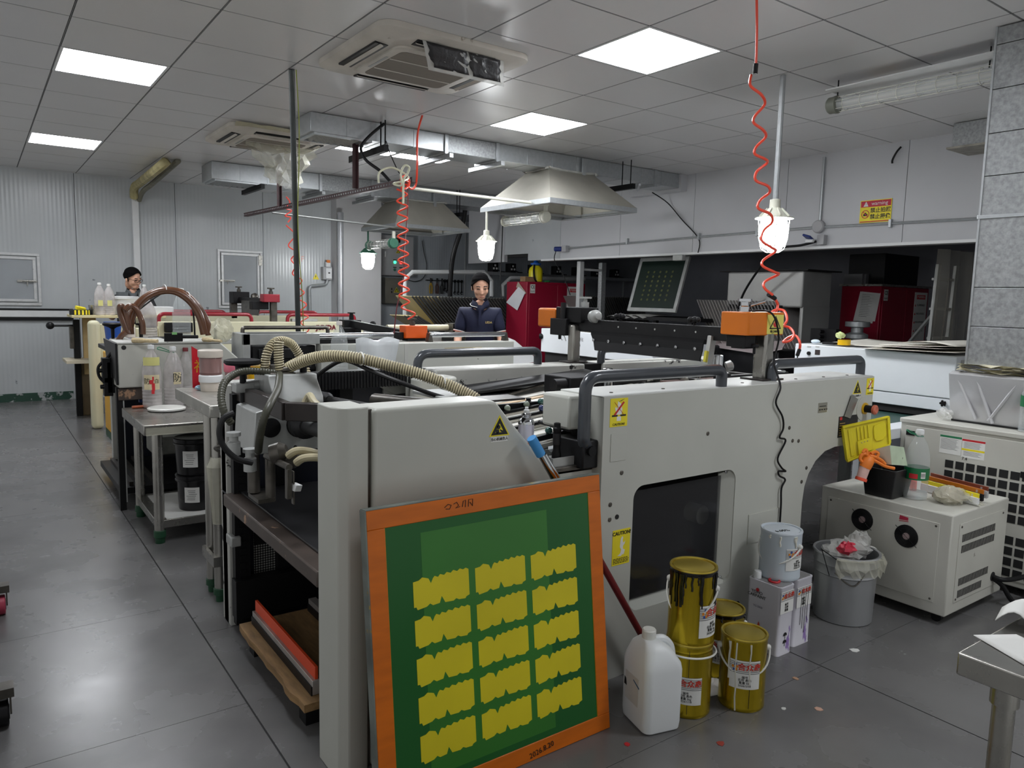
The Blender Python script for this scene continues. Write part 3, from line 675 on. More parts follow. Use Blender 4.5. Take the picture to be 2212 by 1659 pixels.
# main panel with its window and the arch at the delivery end
A0, A1 = 1.752, 3.52; TZ = 1.053
b = B(); dy = (0, .09, 0)
for q in ([(A0,0),(1.915,0),(1.915,TZ),(A0,TZ)], [(1.915,.715),(2.50,.715),(2.50,TZ),(1.915,TZ)], [(1.915,0),(2.50,0),(2.50,.235),(1.915,.235)], [(2.50,0),(2.985,0),(2.985,TZ),(2.50,TZ)],
          [(2.985,.50),(2.995,.575),(3.02,.63),(3.07,.685),(3.14,.722),(3.22,.735),(A1,.728),(A1,TZ),(2.985,TZ)]):
    b.prism([(x, YP, z) for x, z in q], dy)
for cx, cz, sx, sz in ((1.915,.715,1,-1),(2.50,.715,-1,-1),(1.915,.235,1,1),(2.50,.235,-1,1)):
    r = .05; arc = [(cx, cz)]+[(cx+sx*r*(1-math.sin(a)), cz+sz*r*(1-math.cos(a))) for a in [k*PI/12 for k in range(7)]]
    b.prism([(x, YP, z) for x, z in arc], dy)
b.build('main_panel', M_cream, P1, smooth=0)
B().box(1.668, 2.95, 1.965, 2.12, .93, 1.05).box(2.95, A1, 1.965, 2.12, .85, 1.05).build('top_box', M_cream, P1, bevel=.01)
B().box(A0, A1-.002, 1.884, 2.12, 1.048, 1.0555).build('top_cover', mat('cover_pale', (206,207,203), .4, 0, .04, 5, wear=((120,118,110), 18, .7)), P1, bevel=.003)
screws(F((0, 0, 1.0555), (1,0,0), (0,1,0)), [(1.85,1.95),(2.12,1.95),(2.6,1.95),(2.98,1.95),(3.2,1.95),(3.4,1.95)], .007, M_iron, P1)
# window: chamfered frame, smoked pane, screws
wf = B()
wf.prism([(2.50,1.882,.235),(2.50,1.882,.715),(2.445,1.925,.69),(2.445,1.925,.26)], (.002,.004,0)); wf.prism([(1.93,1.882,.235),(2.49,1.882,.235),(2.445,1.925,.26),(1.93,1.925,.26)], (0,.004,-.002)); wf.box(1.91,1.925,1.90,1.925,.235,.715)
wf.build('window_frame', M_cream, P1, bevel=.006)
B().box(1.935, 2.45, 1.914, 1.918, .265, .685).build('window_pane', mat('smoked_pane', (52,52,54), .12, 0, .05, 4, alpha=.45, wear=((120,120,120), 6, .70)), P1, smooth=0)
screws(F((0,1.905,0),(1,0,0),(0,0,1)), [(1.93,.70),(2.47,.70),(1.93,.25),(2.47,.25)], .008, M_chrome, P1)
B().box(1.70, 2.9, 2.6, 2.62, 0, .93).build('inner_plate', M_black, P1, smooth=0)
B().box(1.93, 2.05, 2.0, 2.3, .24, .46).build('gear_case', M_cream, P1, bevel=.03)
B().cyl((2.44,1.99,.50),(2.44,2.06,.50),.04).build('cam_follower', M_cream, P1)
B().bar((2.05,2.25,.42),(2.32,2.2,.60),.03,.05).build('link_rod', M_iron, P1)
B().box(1.8, 2.95, 2.0, 2.6, .0, .22).build('base_casting', M_dark, P1, bevel=.01)
# flush cover plates and screws
f1.plate(1.79, 1.865, .82, .92, .002).build('cover_plate', M_cream, P1, bevel=.001)
f1.plate(2.60, 2.83, .375, .505, .004).build('cover_plate', M_cream, P1, bevel=.001)
screws(f1, [(2.615,.49),(2.615,.39),(2.815,.49),(2.815,.39)], .005, M_iron, P1)
screws(f1, [(2.31,.877),(1.85,.775),(1.80,.665),(1.80,.61),(2.88,.795),(2.925,.79),(2.85,.855),(3.0,.66),(2.97,.6)], .0085, M_iron, P1)
B().lathe(f1.p(1.835,.615), [(.009,0),(.009,.002),(.003,.002)], 12, f1.n).build('bolt_hole', M_ink, P1)
B().lathe(f1.p(2.56,.12), [(.015,0),(.015,.002),(.003,.002)], 12, f1.n).build('bolt_hole', M_ink, P1)
# stickers
hand_label(f1, 1.782, 1.866, .945, 1.046, P1)
hand_label(f1, 3.455, 3.52, .965, 1.045, P1)
tri_label(f1, 1.312, .957, .078, .066, None, P1, '当心机械伤人')
tri_label(f1, 3.375, .975, .075, .066, None, P1, '当心机械伤人')
lb = f1.plate(1.818, 1.905, .433, .565).build('caution_label', M_yel, P1, smooth=0)
text('lettering', 'CAUTION!', f1.p(1.862, .551, .0013), f1.x, f1.u, .019, M_ink, lb, bold=.0004)
b = B(); P = lambda a, c: (1.818+.087*a, .433+.132*c)
f1.poly([P(.46,.74),P(.54,.8),P(.6,.76),P(.57,.68),P(.62,.6),P(.72,.66),P(.69,.58),P(.6,.52),P(.6,.44),P(.72,.4),P(.66,.28),P(.56,.28),P(.5,.24),P(.3,.26),P(.46,.32),P(.5,.42),P(.42,.5),P(.44,.64)], .0005, .0013, b)
b.build('kneeling_symbol', M_paper, lb, smooth=0)
b = B()
for k in range(4):
    x = .06
    rnd = random.Random(k)
    while x < .9:
        w_ = rnd.uniform(.06, .16); f1.poly([P(x,.17-.04*k),P(min(.95,x+w_),.17-.04*k),P(min(.95,x+w_),.19-.04*k),P(x,.19-.04*k)], .0004, .0013, b); x += w_+.03
b.build('small_print', M_ink, lb, smooth=0)
# rating plates near the stop button
pl = f1.plate(3.06, 3.13, .905, .95).build('rating_plate', M_steel, P1, smooth=0)
b = B()
for k in range(4): f1.poly([(3.068+.018*k,.916),(3.078+.018*k,.916),(3.078+.018*k,.922),(3.068+.018*k,.922)], .0004, .0013, b)
f1.poly([(3.068,.932),(3.12,.932),(3.12,.936),(3.068,.936)], .0004, .0013, b); b.build('small_print', M_ink, pl, smooth=0)
pl = f1.plate(3.235, 3.40, .775, .875).build('spec_plate', M_ink, P1, smooth=0)
b = B()
for k in range(6): f1.poly([(3.245,.785+.011*k),(3.29,.785+.011*k),(3.29,.788+.011*k),(3.245,.788+.011*k)], .0004, .0013, b)
b.build('small_print', mat('gold_print', (196,160,80), .5), pl, smooth=0)
f1.poly([(3.243,.858),(3.262,.858),(3.262,.872),(3.243,.872)], .0005, .0013).build('red_emblem', M_red, pl, smooth=0)
f1.poly([(3.27,.875),(3.32,.862),(3.375,.95),(3.32,.975)], .003, .006).build('loose_plate', M_steel, P1, smooth=0)
B().prism([f1.p(3.44+.058*math.cos(a), .90+.058*math.sin(a)) for a in [2*PI*k/24 for k in range(24)]], f1.n*.002).build('button_boss', M_cream, P1)
B().lathe(f1.p(3.45,.90), [(.028,0),(.028,.008),(.02,.008)], 18, f1.n).build('button_ring', mat('button_yellow', (226,176,30), .4), P1)
B().lathe(f1.p(3.45,.90), [(.018,.006),(.018,.045),(.014,.045)], 16, f1.n).build('button_stem', M_black, P1)
B().lathe(f1.p(3.45,.90), [(.014,.04),(.023,.048),(.023,.058),(.015,.063),(.004,.06)], 18, f1.n).build('stop_button', mat('button_coral', (206,110,84), .4), P1)
# handles
def handle(parent, pts, r, m_=None, rad=.06): return B().tube(fillet(pts, rad, 6), r, 12).build('handle', m_ or M_hand, parent)
handle(P1, [(1.735,1.93,.875),(1.69,1.91,.89),(1.69,1.91,1.123),(2.413,1.91,1.123),(2.413,1.91,1.05)], .0225)
handle(P1, [(2.815,1.96,1.05),(2.815,1.96,1.128),(3.535,1.96,1.128),(3.535,1.96,1.05)], .0215)
handle(P1, [(1.70,3.13,.93),(1.70,3.13,1.112),(2.425,3.13,1.112),(2.425,3.13,1.04)], .0225)
handle(P1, [(2.88,3.13,1.03),(2.88,3.13,1.112),(3.6,3.13,1.112),(3.6,3.13,1.03)], .0225)
B().box(1.68, 1.752, 1.90, 2.05, .80, .90).build('handle_bracket', M_dark, P1, bevel=.006)
B().lathe((1.715,1.90,.865), [(.018,0),(.018,.012),(.01,.012)], 10, (0,-1,0)).build('bolt', M_black, P1)
# far side: rail panels, dark gap, feeder frame
for x0, x1, nm in ((1.785, 2.735, 0), (2.875, 3.92, 1)):
    B().box(x0, x1, 3.10, 3.26, .915, 1.035).build('rear_rail', M_creamw, P1, bevel=.008)
B().box(2.735, 2.875, 3.12, 3.25, .9, 1.03).build('rail_gap', M_black, P1, smooth=0)
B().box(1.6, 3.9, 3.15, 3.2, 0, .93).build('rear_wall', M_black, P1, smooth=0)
for z in (.865, .80): B().box(1.55, 3.3, 3.06-(.865-z), 3.15, z, z+.035).build('rear_guide', M_dark, P1, bevel=.004)
B().box(.80, 1.75, 3.10, 3.16, 0, 1.0).build('feeder_back', M_navy, P1, smooth=0)
fr = B().box(.80,.83,3.07,3.18,0,.56).box(.80,.83,3.09,3.18,.56,1.01).box(.83,1.75,3.08,3.19,.985,1.02).box(1.5,1.76,3.085,3.12,.6,.985)
fr.build('feeder_back_frame', M_creamw, P1, bevel=.004)
B().prism([(1.45,3.08,.985),(1.75,3.08,.985),(1.75,3.08,.86),(1.62,3.08,.9)], (0,.02,0)).build('feeder_back_gusset', M_cream, P1)
# dark core so that the inside reads closed
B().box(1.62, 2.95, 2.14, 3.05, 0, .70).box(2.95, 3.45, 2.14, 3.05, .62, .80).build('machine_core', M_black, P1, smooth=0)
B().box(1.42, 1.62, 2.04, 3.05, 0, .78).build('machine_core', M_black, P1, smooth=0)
# pile lift: racks, table, mat
for (x, y) in ((.84,3.02),(1.02,3.04),(1.30,3.04)):
    b = B().box(x-.03, x+.03, y, y+.04, .02, .98)
    for k in range(30): b.box(x-.012, x+.012, y-.006, y, .03+k*.03, .044+k*.03)
    b.build('rack_upright', M_black, P1, smooth=0)
B().box(.90, 1.45, 3.07, 3.075, .2, .55).build('mesh_guard', None, P1, smooth=0)
m_ = mat('perforated_steel_lit', (60,60,60), .5, .3, var=0)
n, l, b_ = nodes_of(m_)
tc = n.new('ShaderNodeTexCoord'); vo = n.new('ShaderNodeTexVoronoi'); vo.inputs['Scale'].default_value = 95; vo.inputs['Randomness'].default_value = 0
cr = n.new('ShaderNodeValToRGB'); cr.color_ramp.elements[0].position = .34; cr.color_ramp.elements[1].position = .38
cr.color_ramp.elements[0].color = lin((176,176,172)); cr.color_ramp.elements[1].color = lin((20,20,20))  # pale dots painted as the brightness beyond the holes; nothing is pierced
mp = n.new('ShaderNodeMapping'); mp.inputs['Scale'].default_value = (1, 0, 1)
l.new(tc.outputs['Object'], mp.inputs[0]); l.new(mp.outputs[0], vo.inputs['Vector']); l.new(vo.outputs[0], cr.inputs[0]); l.new(cr.outputs[0], b_.inputs['Base Color'])
bpy.data.objects['mesh_guard'].data.materials.append(m_)
B().box(.90, 1.45, 3.055, 3.068, .335, .385).build('guard_bar', M_black, P1, smooth=0)
B().box(.80, 1.45, 2.98, 3.04, .06, .22).build('cross_beam', M_black, P1, smooth=0)
B().box(.775, 1.42, 2.03, 3.05, .525, .575).build('pile_table', M_copper, P1, bevel=.005)
B().box(.835, 1.40, 2.13, 3.03, .575, .584).build('feed_mat', M_mat, P1, bevel=.003)
B().box(.98, 1.05, 2.05, 2.12, .43, .53).box(.95, 1.4, 2.06, 2.10, .40, .44).build('lift_bracket', M_iron, P1, bevel=.004)
B().box(.79, .83, 3.0, 3.08, .36, .40).build('lift_bracket', M_alum, P1, bevel=.004)
# gate bar
b = B(); pts = [V((.845,3.10,.985)), V((.845,2.48,.985)), V((.96,2.385,.985)), V((1.0,2.02,1.0))]
for a, c in zip(pts, pts[1:]): b.bar(a, c, .036, .062)
b.build('gate_bar', M_rust, P1, bevel=.003)
# feeder head: stepped housing, lower housing, bellows and shafts
loft([[V((x, y, z)) for y, z in ((2.98,1.075),(2.80,1.075),(2.795,1.055),(2.735,.995),(2.73,.975),(2.73,.86),(2.98,.86))] for x in (.885, .90, 1.075)]).build('head_housing', M_alum, P1, bevel=.004)
loft([[V((x, y, z)) for x, z in ((.79,.80),(1.065,.80),(1.065,.93),(.93,.985),(.80,.955))] for y in (2.685, 2.93)]).build('head_gearbox', M_alum, P1, bevel=.004)
fg = F((0,2.685,0),(1,0,0),(0,0,1))
for u, v, r in ((.855,.895,.036),(.962,.90,.05)): B().lathe(fg.p(u,v), [(r,0),(r,.004),(r*.7,.006),(.004,.006)], 24, fg.n).build('shaft_port', M_black, P1)
screws(fg, [(.90,.815),(.945,.815),(1.045,.83)], .007, M_ink, P1)
screws(F((0,2.73,0),(1,0,0),(0,0,1)), [(.985,.955),(1.045,.955),(.945,.95)], .01, M_ink, P1)
A, C = V((.965,2.68,.90)), aY(722,938,2.18)
d = (C-A).normalized(); b = B()
b.lathe(A, [(.03,0),(.05,.004),(.05,.02),(.034,.025),(.048,.04),(.05,.075),(.035,.085),(.046,.095),(.035,.105),(.045,.115),(.032,.13)], 20, d); b.cyl(A+d*.12, C, .026, n=16)
b.build('bellows_shaft', M_blackr, P1)
A, C = V((1.10,2.85,.965)), V((1.22,2.25,.97)); d = (C-A).normalized(); b = B()
b.lathe(A, [(.03,0),(.034,.02),(.026,.03),(.034,.04),(.026,.05),(.034,.06),(.022,.08)], 16, d); b.cyl(A+d*.07, C, .02, n=12)
b.build('bellows_shaft', M_blackr, P1)
B().cyl(V((1.30,2.75,.96)), V((1.42,2.2,.985)), .03, n=14).build('cross_shaft', M_iron, P1)
b = B().bar((.92,3.0,1.02), (1.62,3.05,1.02), .05, .075)
for k in range(46): b.box(.93+.0145*k, .937+.0145*k, 2.968, 2.976, .985, 1.058)
b.build('toothed_guide', M_dark, P1, smooth=0)
B().box(1.40, 1.52, 2.35, 2.62, 1.0, 1.012).build('head_cover', M_alum, P1, bevel=.002)
B().box(1.2, 1.5, 2.0, 2.1, 1.045, 1.052).build('rust_strip', M_rust, P1, smooth=0)
loft([rrect(1.58, 1.80, 2.9, 3.06, .05, z) for z in (.80, 1.0, 1.02)]).build('motor_cover', M_cream, P1, bevel=.01)
# hand wheels, clamp, knob
def lathe_part(name, o, prof, m_, parent, ax=(0,0,1), n_=20): return B().lathe(o, prof, n_, ax).build(name, m_, parent)
p = aY(524,783,2.93); hw = V((p.x, p.y, p.z))
lathe_part('hand_wheel', hw, [(.012,-.17),(.012,-.05),(.026,-.045),(.028,-.015),(.045,-.005),(.062,-.008),(.07,0),(.068,.01),(.055,.013),(.02,.004),(.004,.004)], M_black, P1)
b = B().box(hw.x-.035, hw.x+.035, hw.y-.03, hw.y+.03, hw.z-.115, hw.z-.08)
b.tube(fillet([(hw.x, hw.y, hw.z-.095), (hw.x+.085, hw.y, hw.z-.085), (hw.x+.10, hw.y-.02, hw.z-.2)], .04), .02, 10); b.build('clamp_arm', M_alum, P1, bevel=.003)
p = aY(655,793,2.86); lathe_part('hand_wheel', p, [(.013,-.075),(.014,0),(.03,.002),(.032,.012),(.026,.018),(.004,.018)], M_black, P1)
p = aY(632,815,2.84); lathe_part('ball_knob', p, [(.004,-.04),(.006,-.02),(.016,-.012),(.019,0),(.016,.013),(.006,.019)], M_black, P1, n_=16)
B().box(p.x-.09, p.x+.01, p.y-.01, p.y+.015, p.z-.008, p.z+.02).build('lever_block', M_iron, P1, bevel=.003)
p = aY(600,800,2.86); B().cyl(p, p+V((.05,-.02,.008)), .011).cyl(p+V((0,.02,-.05)), p+V((0,.02,.02)), .025).build('hose_manifold', M_iron, P1)
# suction bars below the head
b = B().cyl((.83,2.62,.80), (.83,2.62,.64), .018, n=12).cyl((.795,2.70,.80),(.795,2.70,.66),.022, n=12).box(.78,.84,2.60,2.72,.64,.655)
b.build('suction_post', M_iron, P1)
for px_, r in (((540,990), .022), ((505,955), .022)):
    p = aY(*px_, 2.6); lathe_part('suction_valve', p, [(.01,-.05),(r,-.045),(r,0),(r*.7,.005),(r*.7,.02),(r*1.1,.022),(r*1.1,.035),(.004,.036)], M_alum, P1)
p0, p1 = aY(575,985,2.6), aY(625,1010,2.3); B().cyl(p0, p1, .011, n=10).build('cross_rod', M_iron, P1)
p = aY(620,1012,2.31); B().box(p.x-.004, p.x+.012, p.y-.012, p.y+.012, p.z-.10, p.z).box(p.x+.016,p.x+.022,p.y-.01,p.y+.01,p.z-.12,p.z-.01).build('sheet_stop', M_iron, P1, bevel=.002)
p = aY(638,1052,2.31); B().obox(p, (.03,.03,.022), (.2,.2,.5)).build('white_block', M_white, P1, bevel=.002)
for px_ in ((602,978), (628,990)):
    p = aY(*px_, 2.45); B().lathe(p, [(.012,-.03),(.034,-.024),(.036,.008),(.022,.028),(.004,.03)], 14, (.8,-.5,.25)).build('suction_cup', M_iron, P1)
# hoses of the feeder head
def hose(path, r, pitch, m_, name='corrugated_hose', n_=12, k=8):
    if m_ is not M_rib: return ribbed(B(), spline(path, k), r, pitch, n_).build(name, m_, P1)
    L = spline(path, k*4); o = B().tube(L[::2]+[L[-1]], r*.88, 12).build(name, M_ribd, P1)
    D = [0]
    for i in range(1, len(L)): D.append(D[-1]+(L[i]-L[i-1]).length)
    N = int(D[-1]/pitch*12); pts = []; j = 0; a0 = None
    for i in range(N+1):
        q_ = D[-1]*i/N
        while j < len(D)-2 and D[j+1] < q_: j += 1
        f_ = (q_-D[j])/max(1e-9, D[j+1]-D[j]); p = L[j].lerp(L[j+1], f_); t = (L[min(j+2,len(L)-1)]-L[max(j-1,0)]).normalized()
        a0 = t.orthogonal().normalized() if a0 is None else (a0-t*a0.dot(t)).normalized()
        an = 2*PI*q_/pitch; pts.append(p+r*.93*(math.cos(an)*a0+math.sin(an)*t.cross(a0)))
    B().tube(pts, pitch*.36, 5).build('spiral_rib', M_rib, o); return o
h3 = lambda L, y: [aY(a, c, yy) for (a, c), yy in zip(L, y)]
# hose materials: ribs lighter than grooves through a wave along the hose is geometry: a second tube inside
Q = h3([(574,815),(572,790),(580,755),(600,737),(628,742),(648,770),(660,800),(664,830)], [2.9,2.9,2.9,2.92,2.95,2.95,2.93,2.9])
hose(Q, .0165, .0095, M_rib)
Q = h3([(604,800),(602,770),(602,745),(604,735)], [2.86]*4); hose(Q, .0175, .0095, M_rib)
Q = h3([(612,806),(628,792),(655,780),(690,771),(730,769),(780,775),(840,790),(900,806),(955,826),(1000,846),(1030,862)], [2.9,2.85,2.8,2.74,2.68,2.62,2.56,2.5,2.45,2.4,2.36])
hose(Q, .0215, .0098, M_rib, n_=14)
p = Q[5]; B().tube([p+V((.0,.024*math.cos(a),.024*math.sin(a))) for a in [2*PI*k/14 for k in range(14)]], .003, 6, True).build('cable_tie', M_paper, P1)
p = Q[8]; B().tube([p+V((.0,.025*math.cos(a),.025*math.sin(a))) for a in [2*PI*k/14 for k in range(14)]], .003, 6, True).build('cable_tie', M_paper, P1)
hose(h3([(500,915),(484,890),(478,855),(488,822),(520,803),(560,802),(600,806)], [2.75,2.75,2.78,2.82,2.86,2.86,2.86]), .0145, .010, M_ribg)
hose(h3([(604,808),(600,840),(585,870),(570,905),(562,940),(558,975)], [2.8,2.6,2.45,2.42,2.45,2.55]), .0135, .010, M_ribg)
B().tube(spline(h3([(545,1000),(510,990),(484,965),(474,935),(482,905),(505,892)], [2.5]*6), 8), .010, 10).build('black_hose', M_blackr, P1)
B().tube(spline(h3([(655,880),(668,855),(678,868),(700,890),(712,920),(716,950),(714,975)], [2.72,2.70,2.65,2.6,2.5,2.45,2.42]), 8), .014, 10).build('air_pipe', M_rib, P1)
B().tube(spline(h3([(622,985),(640,974),(665,975),(690,980),(705,972),(713,960)], [2.42,2.4,2.4,2.4,2.4,2.41]), 8), .0135, 10).build('air_pipe', M_rib, P1)
B().tube(spline(h3([(640,1000),(655,990),(680,988),(705,990),(714,982),(714,970)], [2.38,2.36,2.36,2.36,2.38,2.41]), 8), .0135, 10).build('air_pipe', M_rib, P1)
B().tube(spline(h3([(665,828),(700,800),(735,780),(760,782),(800,800),(860,824),(930,850),(985,866)], [2.9,2.85,2.75,2.68,2.6,2.5,2.45,2.4]), 8), .0085, 8).build('black_hose', M_blackr, P1)
# ---------------------------------------------------------------- feed board of the nearest press: tapes, bars, marbles
def aB(x, y):
    d = ray(x, y); t = (.865-.16+0-CAMZ)/(d.z-.1*d.x); return CP+d*t
zb = lambda X: .865+.1*(X-1.6)
M_board = mat('feed_board_white', (214,211,202), .45, 0, .06, 6)
B().prism([(1.45,2.10,zb(1.45)-.03),(2.75,2.10,zb(2.75)-.03),(2.75,2.10,zb(2.75)-.012),(1.45,2.10,zb(1.45)-.012)], (0,.93,0)).build('feed_board', M_board, P1, smooth=0)
rndb = random.Random(11)
for k, y in enumerate((2.16, 2.225, 2.30, 2.355, 2.42, 2.49, 2.55, 2.62, 2.69, 2.75, 2.81, 2.86)):
    m_ = [M_tapew, M_cream, mat('tape_tan', (214,186,150), .5)][[0,0,1,0,0,2,0,0,1,0,2,0][k]]
    B().bar((1.48,y,zb(1.48)-.008), (2.7,y,zb(2.7)-.008), .032 if k % 3 else .045, .005).build('conveyor_tape', m_, P1, smooth=0)
M_marb = [mat('marble_blue', (40,48,92), .12, coat=.5), mat('marble_green', (40,84,78), .12, coat=.5), mat('marble_brown', (92,54,36), .12, coat=.5), mat('marble_clear', (120,130,116), .1, coat=.5), mat('marble_white', (200,208,210), .12, coat=.5)]
bars = [(2.78, [(1018+0,872)]), (2.58, []), (2.36, [])]
rows = [([(1097,895),(1128,884),(1155,877),(1180,870),(1206,862)], [3,3,1,2,4], 2.66), ([(1171,895),(1199,887),(1225,878)], [0,0,1], 2.46), ([(1219,906),(1244,930)], [2,1], 2.28)]
for (pts, cols_, y) in rows:
    q = aB(*pts[0]); Y0 = q.y
    b = B().bar((1.50,Y0+.004,zb(1.5)+.006), (2.66,Y0+.004,zb(2.66)+.006), .018, .018)
    b.build('ball_rail', M_black, P1, smooth=0)
    B().bar((1.50,Y0-.012,zb(1.5)+.0), (2.66,Y0-.012,zb(2.66)+.0), .006, .012).build('ball_rail', M_steel, P1, smooth=0)
    for p_, c in zip(pts, cols_):
        q = aB(*p_); q = V((q.x, Y0+.004, zb(q.x)+.026)); B().ball(q, .0145, 14).build('marble', M_marb[c], P1)
q = aB(1185, 945)
B().bar((1.50,q.y,zb(1.5)+.006), (2.3,q.y,zb(2.3)+.006), .018, .018).build('ball_rail', M_black, P1, smooth=0)
B().ball((q.x,q.y,zb(q.x)+.026), .0145, 14).build('marble', M_marb[1], P1)
for p_ in ((1141,882),(1183,890),(1233,898)):
    q = aB(*p_); lathe_part('hold_down_peg', q, [(.008,-.01),(.008,.03),(.014,.032),(.01,.038),(.014,.046),(.006,.048)], M_black, P1, n_=10)
A, C = aB(1165,928), aB(1246,951); B().cyl(A+V((0,0,.03)), C+V((0,0,.03)), .008).build('side_rod', M_black, P1)
B().box(C.x-.01, C.x+.05, C.y-.02, C.y+.02, C.z-.02, C.z+.045).build('rod_bracket', M_black, P1, bevel=.003)
B().prism([(1.5,2.93,.90),(2.7,2.93,.99),(2.7,3.06,1.0),(1.5,3.06,.92)], (0,0,.012)).build('side_guide', M_dark, P1, smooth=0)
B().bar(aY(1100,852,2.93), aY(1235,812,2.95), .02, .008).build('side_guide', M_iron, P1, smooth=0)
p = aB(1212,842); B().cyl(p+V((0,0,.03)), p+V((.03,.02,.035)), .013).build('white_sleeve', M_white, P1)
# registration carriage and screen frame rails over the cylinder
p = aY(1250,818,2.75)
B().box(p.x-.13, p.x+.16, 2.66, 2.86, .93, 1.02).build('carriage_block', M_black, P1, bevel=.006)
b = B().cyl((p.x-.13,2.70,.985), (p.x-.20,2.70,.985), .03)
b.build('carriage_knob', M_dark, P1)
B().cyl((p.x+.16,2.72,.98), (p.x+.42,2.72,.985), .022).build('carriage_rod', M_dark, P1)
for px_, y in (((1312,812),2.62), ((1550,783),2.35), ((1685,815),2.3)):
    q = aY(*px_, y); B().lathe((q.x,q.y,q.z-.05), [(.026,0),(.026,.085),(.02,.088),(.004,.088)], 16).build('clamp_cylinder', M_chrome, P1)
M_frm = mat('screen_frame_worn', (60,60,58), .4, .2, .2, 10, wear=((190,188,180), 13, .56))
A, C = aY(1318,805,2.78), aY(1500,790,2.78)
B().bar((2.72,2.80,.985), (3.42,2.80,.985), .03, .05).bar((2.72,2.22,.985), (3.42,2.22,.985), .03, .05).bar((3.40,2.22,.985), (3.40,2.80,.985), .04, .05).bar((2.95,2.22,.985), (2.95,2.80,.985), .04, .04).build('screen_carriage', M_frm, P1, bevel=.003)
B().box(2.72, 3.42, 2.25, 2.78, .93, .955).build('screen_bed', M_creamw, P1, smooth=0)
B().box(2.80, 3.40, 2.55, 2.60, .96, .99).box(3.1, 3.2, 2.3, 2.4, .955, 1.01).build('clamp_bar', mat('brown_iron', (84,58,50), .5, .3, .1, 12), P1, bevel=.003)
q = aY(1560,795,2.3); B().cyl((q.x,2.3,1.03),(q.x+.5,2.28,1.03),.012).cyl((q.x-.03,2.3,1.03),(q.x+.04,2.3,1.03),.026).build('adjusting_rod', M_dark, P1)
q = aY(1575,790,2.35); B().lathe(q, [(.004,-.02),(.024,-.015),(.026,.012),(.012,.02)], 14, (.7,-.5,.3)).build('adjusting_knob', M_alum, P1)
for k in range(6): B().bar((2.98+.07*k,2.24,.962), (2.98+.07*k,2.76,.962), .012, .008).build('bed_slat', M_dark, P1, smooth=0)
# squeegee gantry
XQ = 2.76
B().box(XQ+.02, XQ+.085, 1.975, 2.04, 1.055, 1.27).build('gantry_post', M_steel, P1, bevel=.012, seg=3)
B().box(XQ-.02, XQ+.13, 1.95, 2.07, 1.0555, 1.064).build('post_foot', M_rust, P1, bevel=.002)
q = aY(1240,770,3.19); B().box(q.x-.025, q.x+.03, 3.17, 3.225, 1.035, 1.25).build('gantry_post', M_steel, P1, bevel=.012, seg=3)
B().box(q.x-.06, q.x+.07, 3.15, 3.25, 1.034, 1.042).build('post_foot', M_rust, P1, bevel=.002)
B().bar((XQ,3.30,1.248), (XQ,2.08,1.248), .045, .064).build('squeegee_beam', M_dark, P1, bevel=.003)
# blade: folded plate below the beam
A = [(XQ-.005,1.235),(XQ-.03,1.20),(XQ-.035,1.165),(XQ-.05,1.118)]
b = B(); ya, yb = 3.08, 2.275
b.grid([[V((x, ya-i*.028, z)) , V((x, yb, z))] for i, (x, z) in enumerate(A)])
b.build('squeegee_blade', M_black, P1, solid=.008, smooth=0)
B().bar((XQ-.012,ya-.02,1.205),(XQ-.012,yb,1.205),.02,.02).build('blade_clamp', M_black, P1, bevel=.002)
for k in range(7):
    y = ya-.06-k*(ya-yb-.1)/6; B().lathe((XQ-.038,y,1.172), [(.009,0),(.009,.005),(.003,.007)], 8, (-1,0,0)).build('bolt', M_chrome, P1)
for k in range(5):
    y = 2.85-k*.13; B().lathe((XQ-.0225,y,1.25), [(.005,0),(.005,.002),(.001,.002)], 8, (-1,0,0)).build('rivet', M_alum, P1)
for y in (2.86, 2.36):
    c = V((XQ,y,1.30)); b = B().cyl(c-V((0,0,.03)), c, .007)
    for k in range(3): a = k*2*PI/3+.4; b.ball(c+V((.022*math.cos(a), .022*math.sin(a), .006)), .014, 8)
    b.ball(c+V((0,0,.005)), .018, 8); b.build('star_knob', M_black, P1)
# end boxes of the gantry
B().box(XQ-.045, XQ+.045, 2.045, 2.11, 1.19, 1.32).build('end_block', M_dark, P1, bevel=.004)
B().box(XQ-.055, XQ-.02, 2.03, 2.08, 1.27, 1.36).cyl((XQ-.04,2.05,1.35),(XQ-.04,2.05,1.37),.018).build('end_block', M_black, P1, bevel=.004)
qa, qb = aY(1607,676,2.0), aY(1684,722,2.0)
loft([[V((x, y, z)) for x, y in ((qa.x,2.12),(qa.x,1.99),(qa.x+.008,1.975),(qb.x-.01,1.975),(qb.x+.03,2.02),(qb.x+.03,2.12))] for z in (1.252, 1.345, 1.352)]).build('squeegee_head', M_orange, P1, bevel=.006)
fh = F((0,1.975,0),(1,0,0),(0,0,1)); u0, v0, u1, v1 = qa.x+.13, 1.258, qb.x-.015, 1.342
lb = fh.plate(u0, u1, v0, v1).build('hand_warning_label', mat('label_pale_yellow', (232,222,110), .5), P1, smooth=0)
um, hh = (u0+u1)/2, v1-v0; b = B()
T = [(um-.042, v0+.022), (um+.042, v0+.022), (um, v1-.004)]; Ti = [(um-.032, v0+.027), (um+.032, v0+.027), (um, v1-.016)]
for i in range(3): j = (i+1) % 3; fh.poly([T[i],T[j],Ti[j],Ti[i]], .0005, .0013, b)
b.build('symbol_rim', M_ink, lb, smooth=0)
b = B(); fh.poly([(um-.008,v0+.03),(um+.009,v0+.03),(um+.01,v0+.052),(um+.006,v0+.066),(um-.005,v0+.064),(um-.009,v0+.045),(um-.016,v0+.048),(um-.017,v0+.044)], .0005, .0013, b); b.build('hand_symbol', M_red, lb, smooth=0)
text('lettering', 'BE CAREFUL', fh.p(um, v0+.011, .0013), fh.x, fh.u, .0125, M_ink, lb, bold=.0003)
